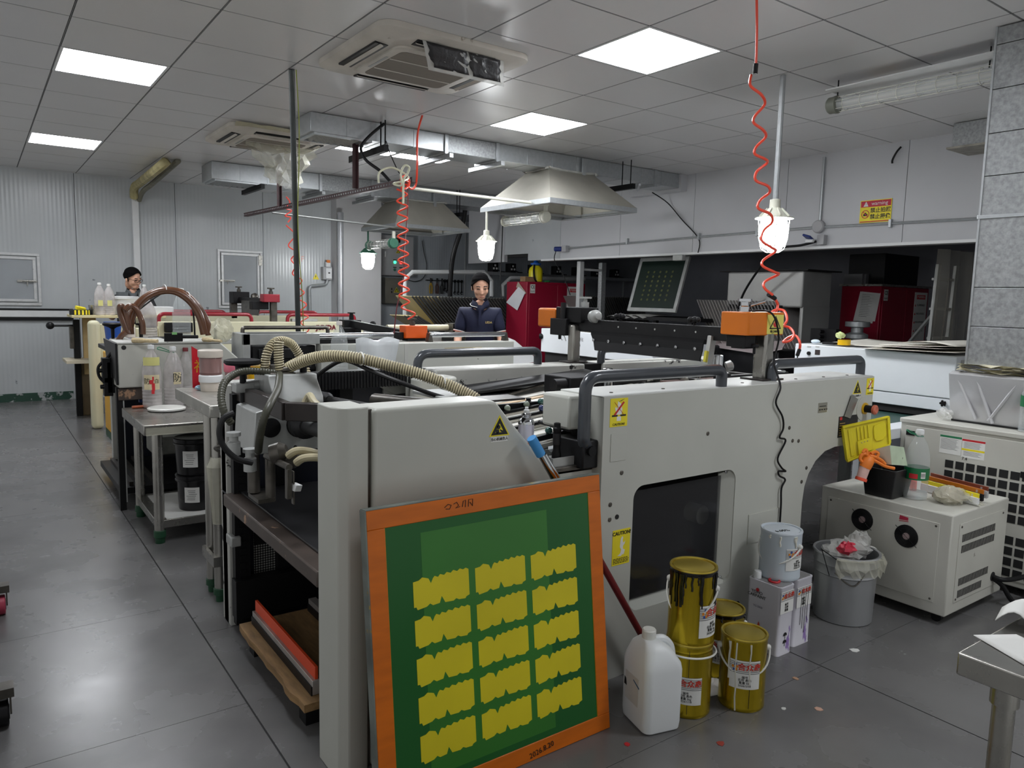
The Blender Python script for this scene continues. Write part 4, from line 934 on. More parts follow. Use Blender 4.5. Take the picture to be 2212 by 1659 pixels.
B().box(qa.x+.02, qa.x+.09, 2.0, 2.1, 1.20, 1.252).cyl((qa.x+.085,2.0,1.2),(qa.x+.085,2.0,1.215),.02).cyl((qa.x+.085,2.0,1.17),(qa.x+.085,2.0,1.2),.006).build('head_bracket', M_black, P1, bevel=.003)
lathe_part('pressure_knob', (qa.x+.055,2.04,1.352), [(.022,0),(.022,.022),(.018,.026),(.018,.042),(.03,.044),(.03,.056),(.005,.056)], M_chrome, P1)
B().cyl((qa.x+.08,2.03,1.38),(qa.x+.14,2.0,1.40),.006).build('lever', M_chrome, P1)
q = aX(1203,684,XQ-.02); B().box(XQ-.06, XQ+.06, 3.34, 3.50, 1.225, 1.335).build('squeegee_head', M_orange, P1, bevel=.012)
B().box(XQ-.05, XQ+.08, 3.12, 3.34, 1.26, 1.345).build('end_block', M_black, P1, bevel=.004)
B().box(XQ-.075, XQ+.01, 3.22, 3.36, 1.185, 1.28).cyl((XQ-.05,3.30,1.16),(XQ-.05,3.30,1.19),.008).build('end_block', M_dark, P1, bevel=.004)
B().cyl((XQ-.06,3.26,1.28),(XQ-.06,3.26,1.37),.016).build('gantry_bolt', M_dark, P1)
lathe_part('pressure_knob', (XQ+.03,3.18,1.345), [(.022,0),(.022,.03),(.012,.03),(.012,.05),(.036,.05),(.036,.06),(.005,.06)], M_alum, P1)
B().lathe((XQ-.03,3.02,1.30), [(.012,-.04),(.034,-.035),(.036,0),(.02,.01),(.018,.035),(.004,.036)], 16, (-.3,-1,.1)).build('adjusting_knob', M_alum, P1)
B().obox((XQ-.03,2.235,1.17), (.05,.02,.13), (0,.2,.2)).build('scale_bracket', M_alum, P1, bevel=.002)
B().obox((XQ-.05,2.228,1.14), (.06,.012,.05), (0,.2,.2)).build('striped_tape', mat('tape_yellow_black', (214,204,60), .5), P1, smooth=0)
# black cable over the head and down the panel front
c = [aY(1625,672,2.05), aY(1650,671,1.99), aY(1668,678,1.955), aY(1678,700,1.95), aY(1682,735,1.95), aY(1672,780,1.93), aY(1680,812,1.90), aY(1686,838,1.868), aY(1676,870,1.868), aY(1690,900,1.868), aY(1692,925,1.868), aY(1684,945,1.868), aY(1697,952,1.868), aY(1680,990,1.868), aY(1688,1010,1.868), aY(1697,1018,1.868), aY(1682,1018,1.868), aY(1684,1028,1.868), aY(1696,1036,1.868), aY(1688,1055,1.868), aY(1687,1090,1.868), aY(1684,1140,1.868)]
conduit('power_cable', 'black wavy cable hanging down the front of the nearest press', 'cable', spline(c, 6), .0042, M_black, n=7)
# ---------------------------------------------------------------- things lying on the nearest press
t = thing('spray_can', 'silver topped spray can with a dark lower label on the nearest press', 'spray can', (1.53,2.03,.812))
cx, cy, z0 = 1.53, 2.03, .812
B().lathe((cx,cy,z0), [(.024,0),(.0275,.004),(.0275,.145)], 20).build('body', mat('can_lilac', (214,212,226), .25, .3, .02, 5), t)
B().lathe((cx,cy,z0), [(.0277,.004),(.0277,.075)], 20, cap=False).build('dark_label', mat('can_navy', (26,28,40), .3), t)
B().lathe((cx,cy,z0), [(.0279,.075),(.0279,.082)], 20, cap=False).build('orange_band', M_orange, t)
B().lathe((cx,cy,z0), [(.0285,.143),(.0285,.148),(.025,.158),(.018,.166),(.012,.17),(.018,.176),(.012,.182),(.004,.183)], 20).build('dome', M_chrome, t)
B().lathe((cx,cy,z0), [(.010,.18),(.010,.192),(.006,.194),(.006,.202),(.002,.202)], 12).build('spray_nozzle', M_white, t)
t = thing('metal_tray', 'shallow bare metal tray with hardware on the nearest press', 'tray', (1.68,2.03,.812))
b = B().box(1.585,1.765,1.945,2.09,.812,.818).box(1.585,1.765,1.945,1.949,.818,.842).box(1.585,1.765,2.086,2.09,.818,.842).box(1.585,1.589,1.949,2.086,.818,.842).box(1.761,1.765,1.949,2.086,.818,.842)
b.build('pan', M_alum, t, smooth=0)
b = B()
for k, (x, y) in enumerate(((1.72,2.05),(1.70,2.02),(1.745,2.01),(1.68,2.06))): b.obox((x,y,.83+.006*k), (.035,.022,.014), (.2*k,.3,.7*k))
b.build('hardware', M_galv, t, bevel=.001)
B().prism([(1.60,1.96,.819),(1.66,1.955,.819),(1.66,1.99,.819),(1.61,2.0,.819)], (0,0,.002)).build('orange_scrap', M_orange, t, smooth=0)
t = thing('flashlight', 'black flashlight standing upright in the metal tray', 'flashlight', (1.632,1.985,.82))
B().lathe((1.632,1.985,.821), [(.014,0),(.017,.002),(.017,.028),(.013,.04),(.0125,.055),(.0135,.06),(.0135,.105),(.015,.108),(.015,.118),(.012,.122),(.012,.135),(.008,.137)], 18).build('barrel', M_black, t)
B().lathe((1.632,1.985,.821), [(.0142,.06),(.0142,.1)], 18, cap=False).build('grip_ring', M_blackr, t)
# ---------------------------------------------------------------- stretched printing screen leaning on the press
M_fro = mat('screen_frame_orange', (210,106,8), .4, 0, .07, 7, wear=((150,84,30), 14, .72), stretch=(1, 1, 5))
M_emul = mat('emulsion_green', (30,96,40), .3, 0, .05, 1.2, spec=.4)
M_mesh = mat('mesh_yellow_open', (222,206,30), .42, 0, .06, 3)
M_edge = mat('frame_edge_aluminium', (120,126,120), .45, .4, .2, 9, wear=((150,130,70), 12, .62))
bl, tl = V((0,1.648,0)), V((0,1.745,.824))
upv = (tl-bl).normalized(); x0, x1 = .80, 1.617; Hs = (tl-bl).length; Wd = x1-x0
fs_ = F((x0, 1.648, .001), (1,0,0), upv)
S = thing('printing_screen', 'big orange framed printing screen with green mesh leaning on the nearest press', 'screen', ((x0+x1)/2, 1.66, 0))
fw = .052; th = .034
for nm, q in (('frame_bar',(0,Wd,0,fw)), ('frame_bar',(0,Wd,Hs-fw,Hs)), ('frame_bar',(0,fw,fw,Hs-fw)), ('frame_bar',(Wd-fw,Wd,fw,Hs-fw))):
    fs_.plate(*q, th, -th).build(nm, M_fro, S, bevel=.002)
fs_.plate(-.0015, Wd+.0015, Hs, Hs+.003, th-.002, -th+.001).build('top_edge', M_edge, S, smooth=0)
fs_.plate(-.004, 0, 0, Hs, th-.002, -th+.001).build('side_edge', M_edge, S, smooth=0)
fs_.plate(fw-.004, Wd-fw+.004, fw-.004, Hs-fw+.004, .0016, -.004).build('stretched_mesh', M_emul, S, smooth=0)
for q in ((fw-.004,fw,fw,Hs-fw),(Wd-fw,Wd-fw+.004,fw,Hs-fw)): fs_.plate(*q, .001, -.002).build('tape_edge', mat('edge_lime', (150,170,40), .4), S, smooth=0)
# open image areas: fifteen torn-edged tabs
cw, gx, chh, gy = .178, .022, .082, .024
ox, oy = fw+.075, fw+.065
rs = random.Random(4)
top_ = [(0,0),(.1,.02),(.16,.10),(.22,.06),(.27,.02),(.31,-.16),(.35,0),(.38,.06),(.44,.0),(.48,.08),(.55,.02),(.60,.1),(.67,.04),(.72,.12),(.79,.05),(.84,.12),(.9,.06),(.95,.1),(1,.04)]
bot_ = [(1,.08),(.94,.04),(.92,-.02),(.8,.0),(.75,.06),(.7,.0),(.55,.02),(.49,.26),(.45,.04),(.33,.02),(.28,.10),(.22,.02),(.06,-.02),(.04,.08),(.0,.08)]
for r in range(5):
    for c in range(3):
        u0, v0 = ox+c*(cw+gx), oy+r*(chh+gy)
        poly = [(u0+a*cw, v0+chh*(.93+e)) for a, e in top_]+[(u0+a*cw, v0+e*chh) for a, e in bot_]
        fs_.poly(poly, .0008, -.0023).build('open_mesh_area', M_mesh, S, smooth=0)
fs_.plate(fw+.105, Wd-fw-.17, fw+.02, Hs-fw-.03, .0004, -.0024).build('showthrough_area', mat('emulsion_showthrough', (52,122,42), .3, 0, .10, 1.5), S, smooth=0)  # paler green plate: light coming through the mesh, put into the colour
M_pen = mat('marker_black', (34,22,14), .5)
text('handwriting', '2026.8.20', fs_.p(.535, .022, .0005), V((1,0,.14)), upv, .024, M_pen, S, sx=1.0)
b = B()
for i, pts in enumerate(([(0,0),(.012,.008),(.022,.004),(.016,-.006),(.004,-.004)], [(.03,.006),(.04,.01),(.046,.0),(.036,-.006),(.05,-.004)], [(.058,-.006),(.062,.010),(.07,.012),(.068,-.008)], [(.078,-.008),(.08,.012),(.094,.012),(.092,-.008),(.084,.004),(.09,-.004)])):
    b.tube([fs_.p(.235+u, Hs-.024+v, .0008) for u, v in pts], .0011, 5)
b.build('handwriting', M_pen, S)
# long pole with a blue grip, between the screen and the panel
A, C = aY(1148,946,1.835), aY(1368,1340,1.815); d = (C-A).normalized(); E_ = C+d*((.0-C.z)/d.z)
t = thing('broom_pole', 'steel pole with a ribbed blue grip leaning behind the orange screen', 'pole', (E_.x, E_.y, 0))
ribbed(B(), [A, A+d*.07], .0165, .006, 14, .06).build('grip', mat('grip_blue', (70,150,214), .5, 0, .04, 12), t)
B().cyl(A+d*.069, A+d*.30, .0115, n=14).build('steel_tube', M_chrome, t); B().cyl(A+d*.069+V((.014,0,0)), A+d*.2+V((.016,0,0)), .009, n=12).build('steel_tube', M_chrome, t)
B().cyl(A+d*.30, A+d*.345, .0135, n=14).build('blue_sleeve', MATS['grip_blue'], t)
B().cyl(A+d*.345, A+d*.43, .0115, n=14).build('steel_tube', M_iron, t); B().cyl(A+d*.43, E_, .0125, n=14).build('red_tube', mat('tube_dark_red', (110,26,30), .4), t)
# ---------------------------------------------------------------- board under the pile table with squeegees
t = thing('wooden_board', 'rough edged wooden board with tools below the pile table', 'board', (1.05, 2.5, .06))
M_wood = mat('raw_wood', (150,118,78), .7, 0, .2, 8, stretch=(6,1,6))
rw = random.Random(2); edge = [(.772+rw.uniform(-.006,.006), 2.15+i*.05) for i in range(15)]
b = B().prism([(x, y, .075) for x, y in edge]+[(1.35,2.85,.075),(1.35,2.15,.075)], (0,0,.026)); b.build('plank', M_wood, t, smooth=0)
for x in (.80, 1.28):
    for y in (2.2, 2.75): B().box(x, x+.05, y, y+.06, 0, .075).build('foot', M_black, t, smooth=0)
def squeegee(x, label, z=.1015, y0=2.19, y1=2.83, rub=True):
    t = thing('squeegee', label, 'squeegee', (x, (y0+y1)/2, z), 'squeegees on the wooden board')
    B().box(x-.016, x+.016, y0, y1, z, z+.05).build('holder', mat('squeegee_aluminium', (176,170,166), .4, .4, .12, 10), t, bevel=.002)
    if rub: B().box(x-.005, x+.005, y0+.005, y1-.003, z+.04, z+.092).build('rubber_blade', mat('rubber_orange', (222,76,36), .4), t, bevel=.001)
    B().box(x-.02, x-.016, y0, y1, z, z+.03).build('side_rail', M_dark, t, smooth=0)
squeegee(.835, 'orange edged squeegee lying along the rough wood edge')
squeegee(1.06, 'black squeegee holder without a blade on the wooden board', rub=False)
squeegee(1.17, 'grey squeegee holder farthest under the pile table', rub=False)
# ================================================================ cans, tins and bins on the floor in front of the press
def text_cyl(name, s, c, r, a0, z, size, m, parent, bold=0, ls=1.0, align='CENTER'):
    cu = bpy.data.curves.new(name, 'FONT'); cu.body = s; cu.size = size; cu.align_x = align; cu.align_y = 'CENTER'; cu.resolution_u = 2; cu.offset = bold; cu.space_line = ls; cu.extrude = .0002
    t = bpy.data.objects.new(name+'_c', cu); COL.objects.link(t)
    me = bpy.data.meshes.new_from_object(t.evaluated_get(bpy.context.evaluated_depsgraph_get())); bpy.data.objects.remove(t)
    o0 = ORG.get(parent.name, V((0,0,0))); c = V(c)
    for v in me.vertices:
        a = a0+v.co.x/r; rr = r+.0006+v.co.z; v.co = c+V((rr*math.cos(a), rr*math.sin(a), z+v.co.y))-o0
    me.materials.clear(); me.materials.append(m)
    ob = bpy.data.objects.new(name, me); COL.objects.link(ob); ob.parent = parent; ORG[ob.name] = o0; return ob
def patch(c, r, a0, a1, z0, z1, n=10):
    c = V(c); return B().grid([[c+V((r*math.cos(a0+(a1-a0)*i/n), r*math.sin(a0+(a1-a0)*i/n), z)) for i in range(n+1)] for z in (z0, z1)])
M_gold = mat('gold_lacquer', (196,170,40), .2, .85, .04, 3)
M_goldin = mat('gold_lid', (190,168,70), .3, .8, .05, 4)
M_handle = mat('plastic_white', (226,226,220), .35, 0, .02, 8)
M_blue = mat('print_blue', (50,84,160), .5); M_or = mat('print_orange', (226,140,40), .5); M_redp = mat('print_red', (206,60,44), .5)
M_drip = mat('drip_black', (14,14,14), .2, coat=.5); M_dripw = mat('drip_white', (228,226,214), .35)
def paint_label(c, r, a0, z0, z1, parent, w_=.105):
    da = w_/r/2
    lb = patch(c, r+.0006, a0-da, a0+da, z0, z1).build('paper_label', M_paper, parent)
    b = B(); H = z1-z0
    for k in range(7):
        zz = z0+H*(.55+.06*k); p = patch(c, r+.0011, a0-da, a0+da, zz, zz+H*.022); b.add(p.v, p.f)
    b.build('label_stripes', mat('print_grey', (110,110,112), .5), lb)
    p = patch(c, r+.0014, a0-da*.82, a0+da*.96, z0+H*.62, z0+H*.94); 
    for k, (da_, dz, m_) in enumerate(((-.62,.86,M_blue),(-.5,.78,M_or),(-.56,.68,M_or),(-.7,.66,M_blue),(-.78,.76,M_or))):
        patch(c, r+.0018, a0+da*(da_-.07), a0+da*(da_+.07), z0+H*(dz-.045), z0+H*(dz+.045), 3).build('emblem', m_, lb)
    text_cyl('lettering', '合众鑫', c, r+.0012, a0+da*.28, z0+H*.77, H*.27, M_redp, lb, bold=.0006)
    text_cyl('small_print', '编号\n名称 黑色\n重量 5kg\n2026/1/18', c, r+.0008, a0, z0+H*.27, H*.105, M_ink, lb, ls=.95)
def bail(c, r, z, a_in, drop, parent, rw_=.0035):
    """plastic carrying handle hanging over one side; a_in = direction of the ear axis"""
    c = V(c); e = V((math.cos(a_in), math.sin(a_in), 0)); n_ = V((-e.y, e.x, 0))
    for s_ in (1, -1):
        B().lathe(c+e*s_*r+V((0,0,z)), [(.011,-.002),(.011,.006),(.007,.012),(.002,.013)], 12, e*s_).build('handle_ear', M_handle, parent)
    pts = [c+e*(r+.008)*math.cos(t)+n_*(r+.012)*math.sin(t)*drop[0]+V((0,0,z-drop[1]*math.sin(t))) for t in [PI*k/20 for k in range(21)]]
    B().tube(pts, rw_, 8).build('carry_handle', M_handle, parent)
def can(label, c, h, r, rot, name='paint_can', m_=None, ml=None, drips=None, lab=None, hd=None, group='paint cans beside the press', seam=None):
    c = V(c); t = thing(name, label, 'can', c, group)
    m_ = m_ or M_gold; ml = ml or M_goldin
    B().lathe(c, [(r*.97,0),(r,.004),(r,.012),(r*.99,.016),(r*.99,h-.016),(r,h-.012),(r,h-.006),(r*.98,h-.004)], 36).build('body', m_, t)
    B().lathe(c, [(r*1.015,h-.006),(r*1.02,h-.002),(r*1.0,h+.002),(r*.93,h+.001),(r*.91,h-.005),(r*.88,h-.006),(r*.86,h-.002),(r*.82,h-.001),(.004,h-.001)], 36).build('lid', ml, t)
    if seam is not None: patch(c, r*.9915, seam-.012, seam+.012, .016, h-.016, 2).build('seam', mat('can_seam_dark', (60,54,40), .4, .5), t)
    if drips:
        md, n_, seed, L = drips; rr = random.Random(seed); toc = math.atan2(-c.y, -c.x)
        if md is M_drip: B().lathe(c, [(r*1.022,h-.004),(r*1.024,h-.012),(r*1.0,h-.018),(r*.985,h-.006)], 36, cap=False).build('paint_rim', md, t)
        for k in range(n_):
            a = toc+rr.uniform(-1.2, 1.3); l_ = rr.uniform(.25, 1)*L
            pts = [c+V((r*1.0*math.cos(a+.02*math.sin(9*q)), r*1.0*math.sin(a+.02*math.sin(9*q)), h-.012-l_*q)) for q in (0,.2,.4,.6,.8,1)]
            w0 = rr.uniform(.0022,.0058); B().tube(pts, lambda i: w0*(1.5 if i == 0 else 1), 6).build('paint_drip', md, t)
    if lab: paint_label(c, r, *lab, t)
    if hd: bail(c, r, *hd, t)
    return t
tc_ = lambda c: math.atan2(-c[1], -c[0])
cA = (1.925, 1.595, 0); rC = .0785
can('gold paint can at the bottom of the two high stack', cA, .254, rC, 0, lab=(tc_(cA)-.05, .05, .145), seam=tc_(cA)+.02, hd=(.215, tc_(cA)-1.0, (1.0,-.005)))
can('gold paint can with black drips on top of the stack', (1.925,1.595,.2545), .254, rC, 0, drips=(M_drip,20,5,.12), lab=(tc_(cA)+1.02, .03, .14), hd=(.19, tc_(cA)+1.25, (-.75,.10)))
cB = (2.235, 1.70, 0); can('gold paint can with a black smeared rim behind the two high stack', cB, .25, rC, 0, drips=(M_drip,5,8,.03), lab=(tc_(cB)-.2,.06,.15), hd=(.19, tc_(cB)-1.3, (.5,.06)))
cC = (2.115, 1.515, 0); can('gold paint can with white runs standing in front on its own', cC, .256, rC, 0, drips=(M_dripw,2,3,.2), lab=(tc_(cC)+.12,.085,.185), seam=tc_(cC)+.35, hd=(.205, tc_(cC)-.1+1.9, (-.8,.075)))
B().tube([V((cC[0]+rC*math.cos(tc_(cC)+a), cC[1]+rC*math.sin(tc_(cC)+a), z)) for a, z in ((-.28,.245),(-.29,.2),(-.3,.15),(-.24,.1),(-.26,.05),(-.22,.004))], .0028, 6).build('paint_drip', M_dripw, [o for o in bpy.data.objects if o.get('label','').startswith('gold paint can with white runs')][0])
# sheet of stained paper between the cans
o = B().grid([[V((2.02+.03*i+.01*j, 1.60+.035*j-.008*i, .002+.004*((i*j) % 3))) for i in range(5)] for j in range(4)]).build('stained_rag', mat('rag_white', (222,218,210), .8, 0, .05, 8, wear=((190,60,60), 14, .66)), smooth=0); tag(o, 'stained white rag on the floor between the gold paint cans', 'rag')
# plastic jerry can
M_hdpe = mat('hdpe_milky', (226,229,230), .38, 0, .02, 4, spec=.5)
t = thing('jerrycan', 'milky white plastic jerrycan with a screw cap in front of the screen', 'jerrycan', (1.765,1.605,0))
R = MX.Rotation(math.radians(-14), 3, 'Z'); cJ = V((1.758,1.605,0))
def jl(w_, d_, r, z, sx=0): return [cJ+R@V((p.x+sx, p.y, z)) for p in rrect(-w_*.575, w_*.575, -d_*.575, d_*.575, r*1.1, 0)]
loft([jl(.105,.125,.02,0), jl(.118,.138,.022,.006), jl(.122,.142,.022,.03), jl(.122,.142,.022,.205), jl(.118,.136,.024,.225), jl(.085,.112,.028,.268,-.008), jl(.05,.07,.022,.288,-.018), jl(.042,.042,.02,.294,-.02)]).build('body', M_hdpe, t, bevel=.002)
hp = [cJ+R@V((x, y, z)) for x, y, z in ((-.0,.0,.285),(.03,-.004,.284),(.055,-.008,.262),(.064,-.01,.225))]
B().tube(spline(hp, 6), .014, 10).build('handle', M_hdpe, t)
B().lathe(cJ+R@V((-.02,0,.29)), [(.021,0),(.023,.004),(.023,.03),(.02,.034),(.004,.034)], 20).build('cap', M_handle, t)
fj = F(cJ+R@V((-.0705,0,0)), R@V((0,-1,0)), (0,0,1))
fj.plate(-.05, .03, .075, .17, .0006).build('faded_label', mat('label_faded', (208,206,200), .6, 0, .06, 8), t, smooth=0)
b = B(); fj.poly([(.0,.158),(.035,.144),(.035,.139),(.0,.154)], .0006, .0007, b); b.build('blue_mark', mat('print_blue_dark', (40,84,120), .5), t, smooth=0)
b = B(); fj.poly([(-.055,.145),(-.045,.14),(-.04,.118),(-.056,.118)], .0006, .0007, b); b.build('hazard_mark', M_ink, t, smooth=0)
# square tins with the light bucket on top
M_tin = mat('tin_white_violet', (224,222,230), .3, .1, .03, 4, wear=((150,122,186), 9, .60), stretch=(1,1,.45))
def tin(label, x0, y0, sx, sy, h, pr):
    t = thing('solvent_tin', label, 'tin', (x0+sx/2, y0+sy/2, 0), 'square solvent tins under the light bucket')
    loft([rrect(x0, x0+sx, y0, y0+sy, .014, z, 3) for z in (0, .004)]+[rrect(x0+.001, x0+sx-.001, y0+.001, y0+sy-.001, .014, z, 3) for z in (.006, h-.008)]+[rrect(x0, x0+sx, y0, y0+sy, .014, z, 3) for z in (h-.006, h)]).build('body', M_tin, t)
    loft([rrect(x0+.006, x0+sx-.006, y0+.006, y0+sy-.006, .012, z, 3) for z in (h-.001, h+.0015)]).build('top_plate', mat('tin_top', (168,166,166), .35, .5, .06, 10), t)
    return t
t = tin('white square solvent tin with violet swirls, nearer of two under the light bucket', 2.505, 1.64, .095, .155, .283, 0)
fT = F((2.505,1.72,0),(0,-1,0),(0,0,1)); fT2 = F((2.55,1.64,0),(1,0,0),(0,0,1))
text('lettering', 'YOHO\nCARPAINT', fT.p(-.028,.225,.0008), fT.x, fT.u, .018, M_ink, t, ls=.85)
B().lathe(fT.p(-.026,.243,0), [(.0075,0),(.0075,.0012),(.001,.0012)], 10, fT.n).build('red_emblem', M_red, t)
text('lettering', 'YG-2008', fT.p(-.02,.175,.0008), fT.x, fT.u, .012, mat('print_grey_light', (150,146,160), .5), t)
b = B(); fT.poly([(-.02,.085),(-.005,.085),(-.008,.105),(-.013,.115),(-.017,.1)], .0008, .0004, b); b.build('flame_mark', mat('print_flame', (214,70,40), .5), t, smooth=0)
for (f_, u, v) in ((fT2,-.0,.08),(fT2,.0,.05)):
    b = B(); f_.poly([(u-.012,v),(u+.012,v),(u+.009,v+.01),(u,v+.014),(u-.009,v+.01)], .0008, .0004, b); f_.poly([(u-.001,v-.014),(u+.001,v-.014),(u+.001,v),(u-.001,v)], .0008, .0004, b); b.build('care_mark', M_ink, t, smooth=0)
def tin_label(f_, u0, u1, v0, v1, parent):
    lb = f_.plate(u0, u1, v0, v1, .0006, .0002).build('paper_label', M_paper, parent, smooth=0); H = v1-v0; b = B()
    for k in range(6): f_.poly([(u0,v0+H*(.58+.07*k)),(u1,v0+H*(.58+.07*k)),(u1,v0+H*(.605+.07*k)),(u0,v0+H*(.605+.07*k))], .0003, .0008, b)
    b.build('label_stripes', MATS['print_grey'], lb, smooth=0)
    for du, dv, m_ in ((.14,.84,M_blue),(.2,.76,M_or),(.12,.7,M_or)): b = B(); f_.poly([(u0+(u1-u0)*(du+.06*math.cos(a)), v0+H*(dv+.06*math.sin(a))) for a in [k*PI/3 for k in range(6)]], .0004, .001, b); b.build('emblem', m_, lb, smooth=0)
    text('lettering', '合众鑫', f_.p(u0+(u1-u0)*.62, v0+H*.78, .0012), f_.x, f_.u, H*.25, M_redp, lb, bold=.0004)
    text('small_print', '编号\n名称\n重量', f_.p(u0+(u1-u0)*.45, v0+H*.27, .0009), f_.x, f_.u, H*.13, M_ink, lb)
tin_label(fT2, -.042, .042, .175, .265, t)
t = tin('white square solvent tin with violet swirls and black runs, farther of two under the bucket', 2.635, 1.655, .115, .15, .283, 0)
fT3 = F((2.69,1.655,0),(1,0,0),(0,0,1)); tin_label(fT3, -.05, .05, .165, .25, t)
b = B()
for k in range(4): fT3.poly([(-.02+.015*k,.24),(-.0175+.015*k,.24),(-.0175+.015*k,.09-.02*(k%3)),(-.02+.015*k,.09-.02*(k%3))], .0006, .001, b)
b.build('paint_run', M_drip, t, smooth=0)
B().lathe((2.525,1.765,.284), [(.016,0),(.016,.022),(.013,.03),(.004,.03)], 16).build('cap', M_hdpe, [o for o in bpy.data.objects if o.get('label','').startswith('white square solvent tin with violet swirls, nearer')][0])
o = B().tube([V((2.545+.02*math.cos(a), 1.70+.02*math.sin(a), .288)) for a in [k*PI/8 for k in range(16)]], .0045, 6, True).build('cap_ring', M_red); tag(o, 'red plastic cap ring lying on top of the nearer solvent tin', 'ring')
cW = (2.625, 1.735, .2855); M_wb = mat('bucket_pale_blue', (196,206,214), .4, 0, .03, 4)
can('pale blue white metal bucket standing on the two solvent tins', cW, .195, .081, 0, name='paint_bucket', m_=M_wb, ml=mat('lid_pale_blue', (206,214,222), .35, 0, .03, 6), drips=(M_dripw,4,6,.05), lab=(tc_(cW)+.95,.045,.135), hd=(.14, tc_(cW)+1.05, (-.8,.075)), group='paint cans beside the press')
text('handwriting', '6.05%', V((2.60,1.715,.2855+.1945)), (1,-.3,0), (.3,1,0), .028, M_ink, [o for o in bpy.data.objects if o.get('label','').startswith('pale blue white metal')][0])
# large aluminium bin with plastic bags
cB_ = V((3.105,1.72,0)); M_alb = mat('bin_aluminium', (172,174,176), .34, .6, .06, 5, wear=((206,206,206), 16, .74), rvar=.06)
t = thing('waste_bin', 'large dented aluminium bin full of clear plastic bags', 'bin', cB_)
B().lathe(cB_, [(.118,0),(.122,.004),(.128,.21),(.132,.215),(.129,.222),(.132,.255),(.136,.26),(.133,.266),(.136,.298),(.142,.302),(.14,.308),(.13,.306),(.118,.02),(.004,.02)], 36).build('drum', M_alb, t)
rr = random.Random(9)
def blob(c, r, sc, seed, amp, n=14):
    b = B().ball(c, r, n, sc); q = random.Random(seed); c = V(c); b.v = [c+(p-c)*(1+q.uniform(-amp, amp)) for p in b.v]; return b
for (dx, dy, dz, r, s_, m_, nm) in ((.03,.0,.31,.085,(1,1,.5),M_filmw,'clear_bag'),(.07,-.02,.335,.05,(1,.9,1),M_filmw,'clear_bag'),(-.03,.02,.30,.07,(1,1,.4),M_filmw,'clear_bag'),(-.035,-.02,.325,.04,(1.2,.9,.7),mat('film_red', (206,50,74), .3, 0, .1, 14, bump=.4),'red_bag')):
    blob(cB_+V((dx,dy,dz)), r, s_, int(r*1000), .22).build(nm, m_, t, smooth=0)
b = B(); n_ = 30
rows_ = []
for i, (rad, z) in enumerate(((.137,.306),(.15,.30),(.155,.27),(.150,.235))):
    rows_.append([cB_+V(((rad+rr.uniform(-.006,.01))*math.cos(a), (rad+rr.uniform(-.006,.01))*math.sin(a), z+rr.uniform(-.02,.012)*(i > 1))) for a in [math.radians(-165+k*7) for k in range(28)]])
b.grid(rows_).build('bag_overhang', M_film, t, smooth=0)
B().tube(spline([cB_+V((.13*math.cos(a), .13*math.sin(a), z)) for a, z in ((-2.95,.235),(-2.6,.2),(-2.3,.19),(-2.0,.24))], 6), .003, 6).build('bail_wire', M_iron, t)
B().tube(spline([cB_+V((.10,-.05,.32)), cB_+V((.14,-.06,.30)), cB_+V((.15,-.07,.25))], 6), .003, 6).build('white_cord', M_handle, t)
A = cB_+V((-.20,.0,.345)); 
o = B().bar(A, A+V((.11,-.05,-.08)), .02, .003).bar(A, A+V((.02,-.03,-.11)), .014, .003).build('black_strap', M_black, smooth=0); tag(o, 'black plastic strap caught on the rim of the aluminium bin', 'strap')
# bits on the floor
for nm, x, y, s_, m_, lab_ in (('red_scrap',1.60,1.55,.012,M_red,'small red scrap on the floor by the corner of the orange screen'), ('paper_scrap',2.83,1.50,.02,M_paper,'white paper scrap on the floor in front of the aluminium bin'), ('red_scrap',1.85,1.39,.014,mat('stain_red', (150,60,50), .5),'dull red flake on the floor before the jerrycan'), ('tan_scrap',2.30,1.33,.014,mat('stain_tan', (200,160,140), .6),'tan flake on the floor right of the front gold can'),
                             ('white_scrap',2.20,1.40,.01,M_paper,'tiny white chip on the floor by the front gold can'), ('tan_scrap',2.42,1.5,.012,mat('stain_tan2', (190,150,120), .6),'small tan chip on the floor near the solvent tins')):
    q = random.Random(int(x*100)); o = B().prism([V((x+s_*q.uniform(.6,1.2)*math.cos(a), y+s_*q.uniform(.6,1.2)*math.sin(a), .0002)) for a in [k*PI/3 for k in range(6)]], (0,0,.0018)).build(nm, m_, smooth=0); tag(o, lab_, 'scrap')
# ================================================================ right side: chiller, cabinet, dryer, duct column, table
M_chil = mat('cabinet_offwhite', (200,199,190), .42, 0, .05, 3, wear=((120,112,100), 13, .70))
M_grey = mat('cabinet_grey', (178,178,176), .45, 0, .04, 3)
M_wht = mat('dryer_white', (224,228,232), .35, 0, .02, 3)
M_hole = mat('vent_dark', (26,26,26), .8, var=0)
def aD(x, y, d): return CP+ray(x, y)*d
t = thing('chiller', 'small off white chiller box with two round fans on castors', 'chiller', (3.65,1.72,0))
x0, x1, y0, y1, z0, z1 = 3.37, 3.94, 1.405, 2.02, .045, .502
B().box(x0, x1, y0, y1, z0, z1).build('body', M_chil, t, bevel=.006)
fl_ = F((x0,0,0),(0,-1,0),(0,0,1)); ff_ = F((0,y0,0),(1,0,0),(0,0,1))
B().box(x0-.003, x0, y0+.05, y1-.04, .095, .455).build('side_panel', M_chil, t, bevel=.002)
B().box(x0+.07, x1-.05, y0-.003, y0, .095, .455).build('vent_panel', M_chil, t, bevel=.002)
screws(F((x0-.003,0,0),(0,-1,0),(0,0,1)), [(-y0-.065,.44),(-y1+.055,.44),(-y0-.065,.11),(-y1+.055,.11)], .005, M_iron, t)
screws(F((0,y0-.003,0),(1,0,0),(0,0,1)), [(x0+.085,.44),(x1-.065,.44),(x0+.085,.11),(x1-.065,.11)], .005, M_iron, t)
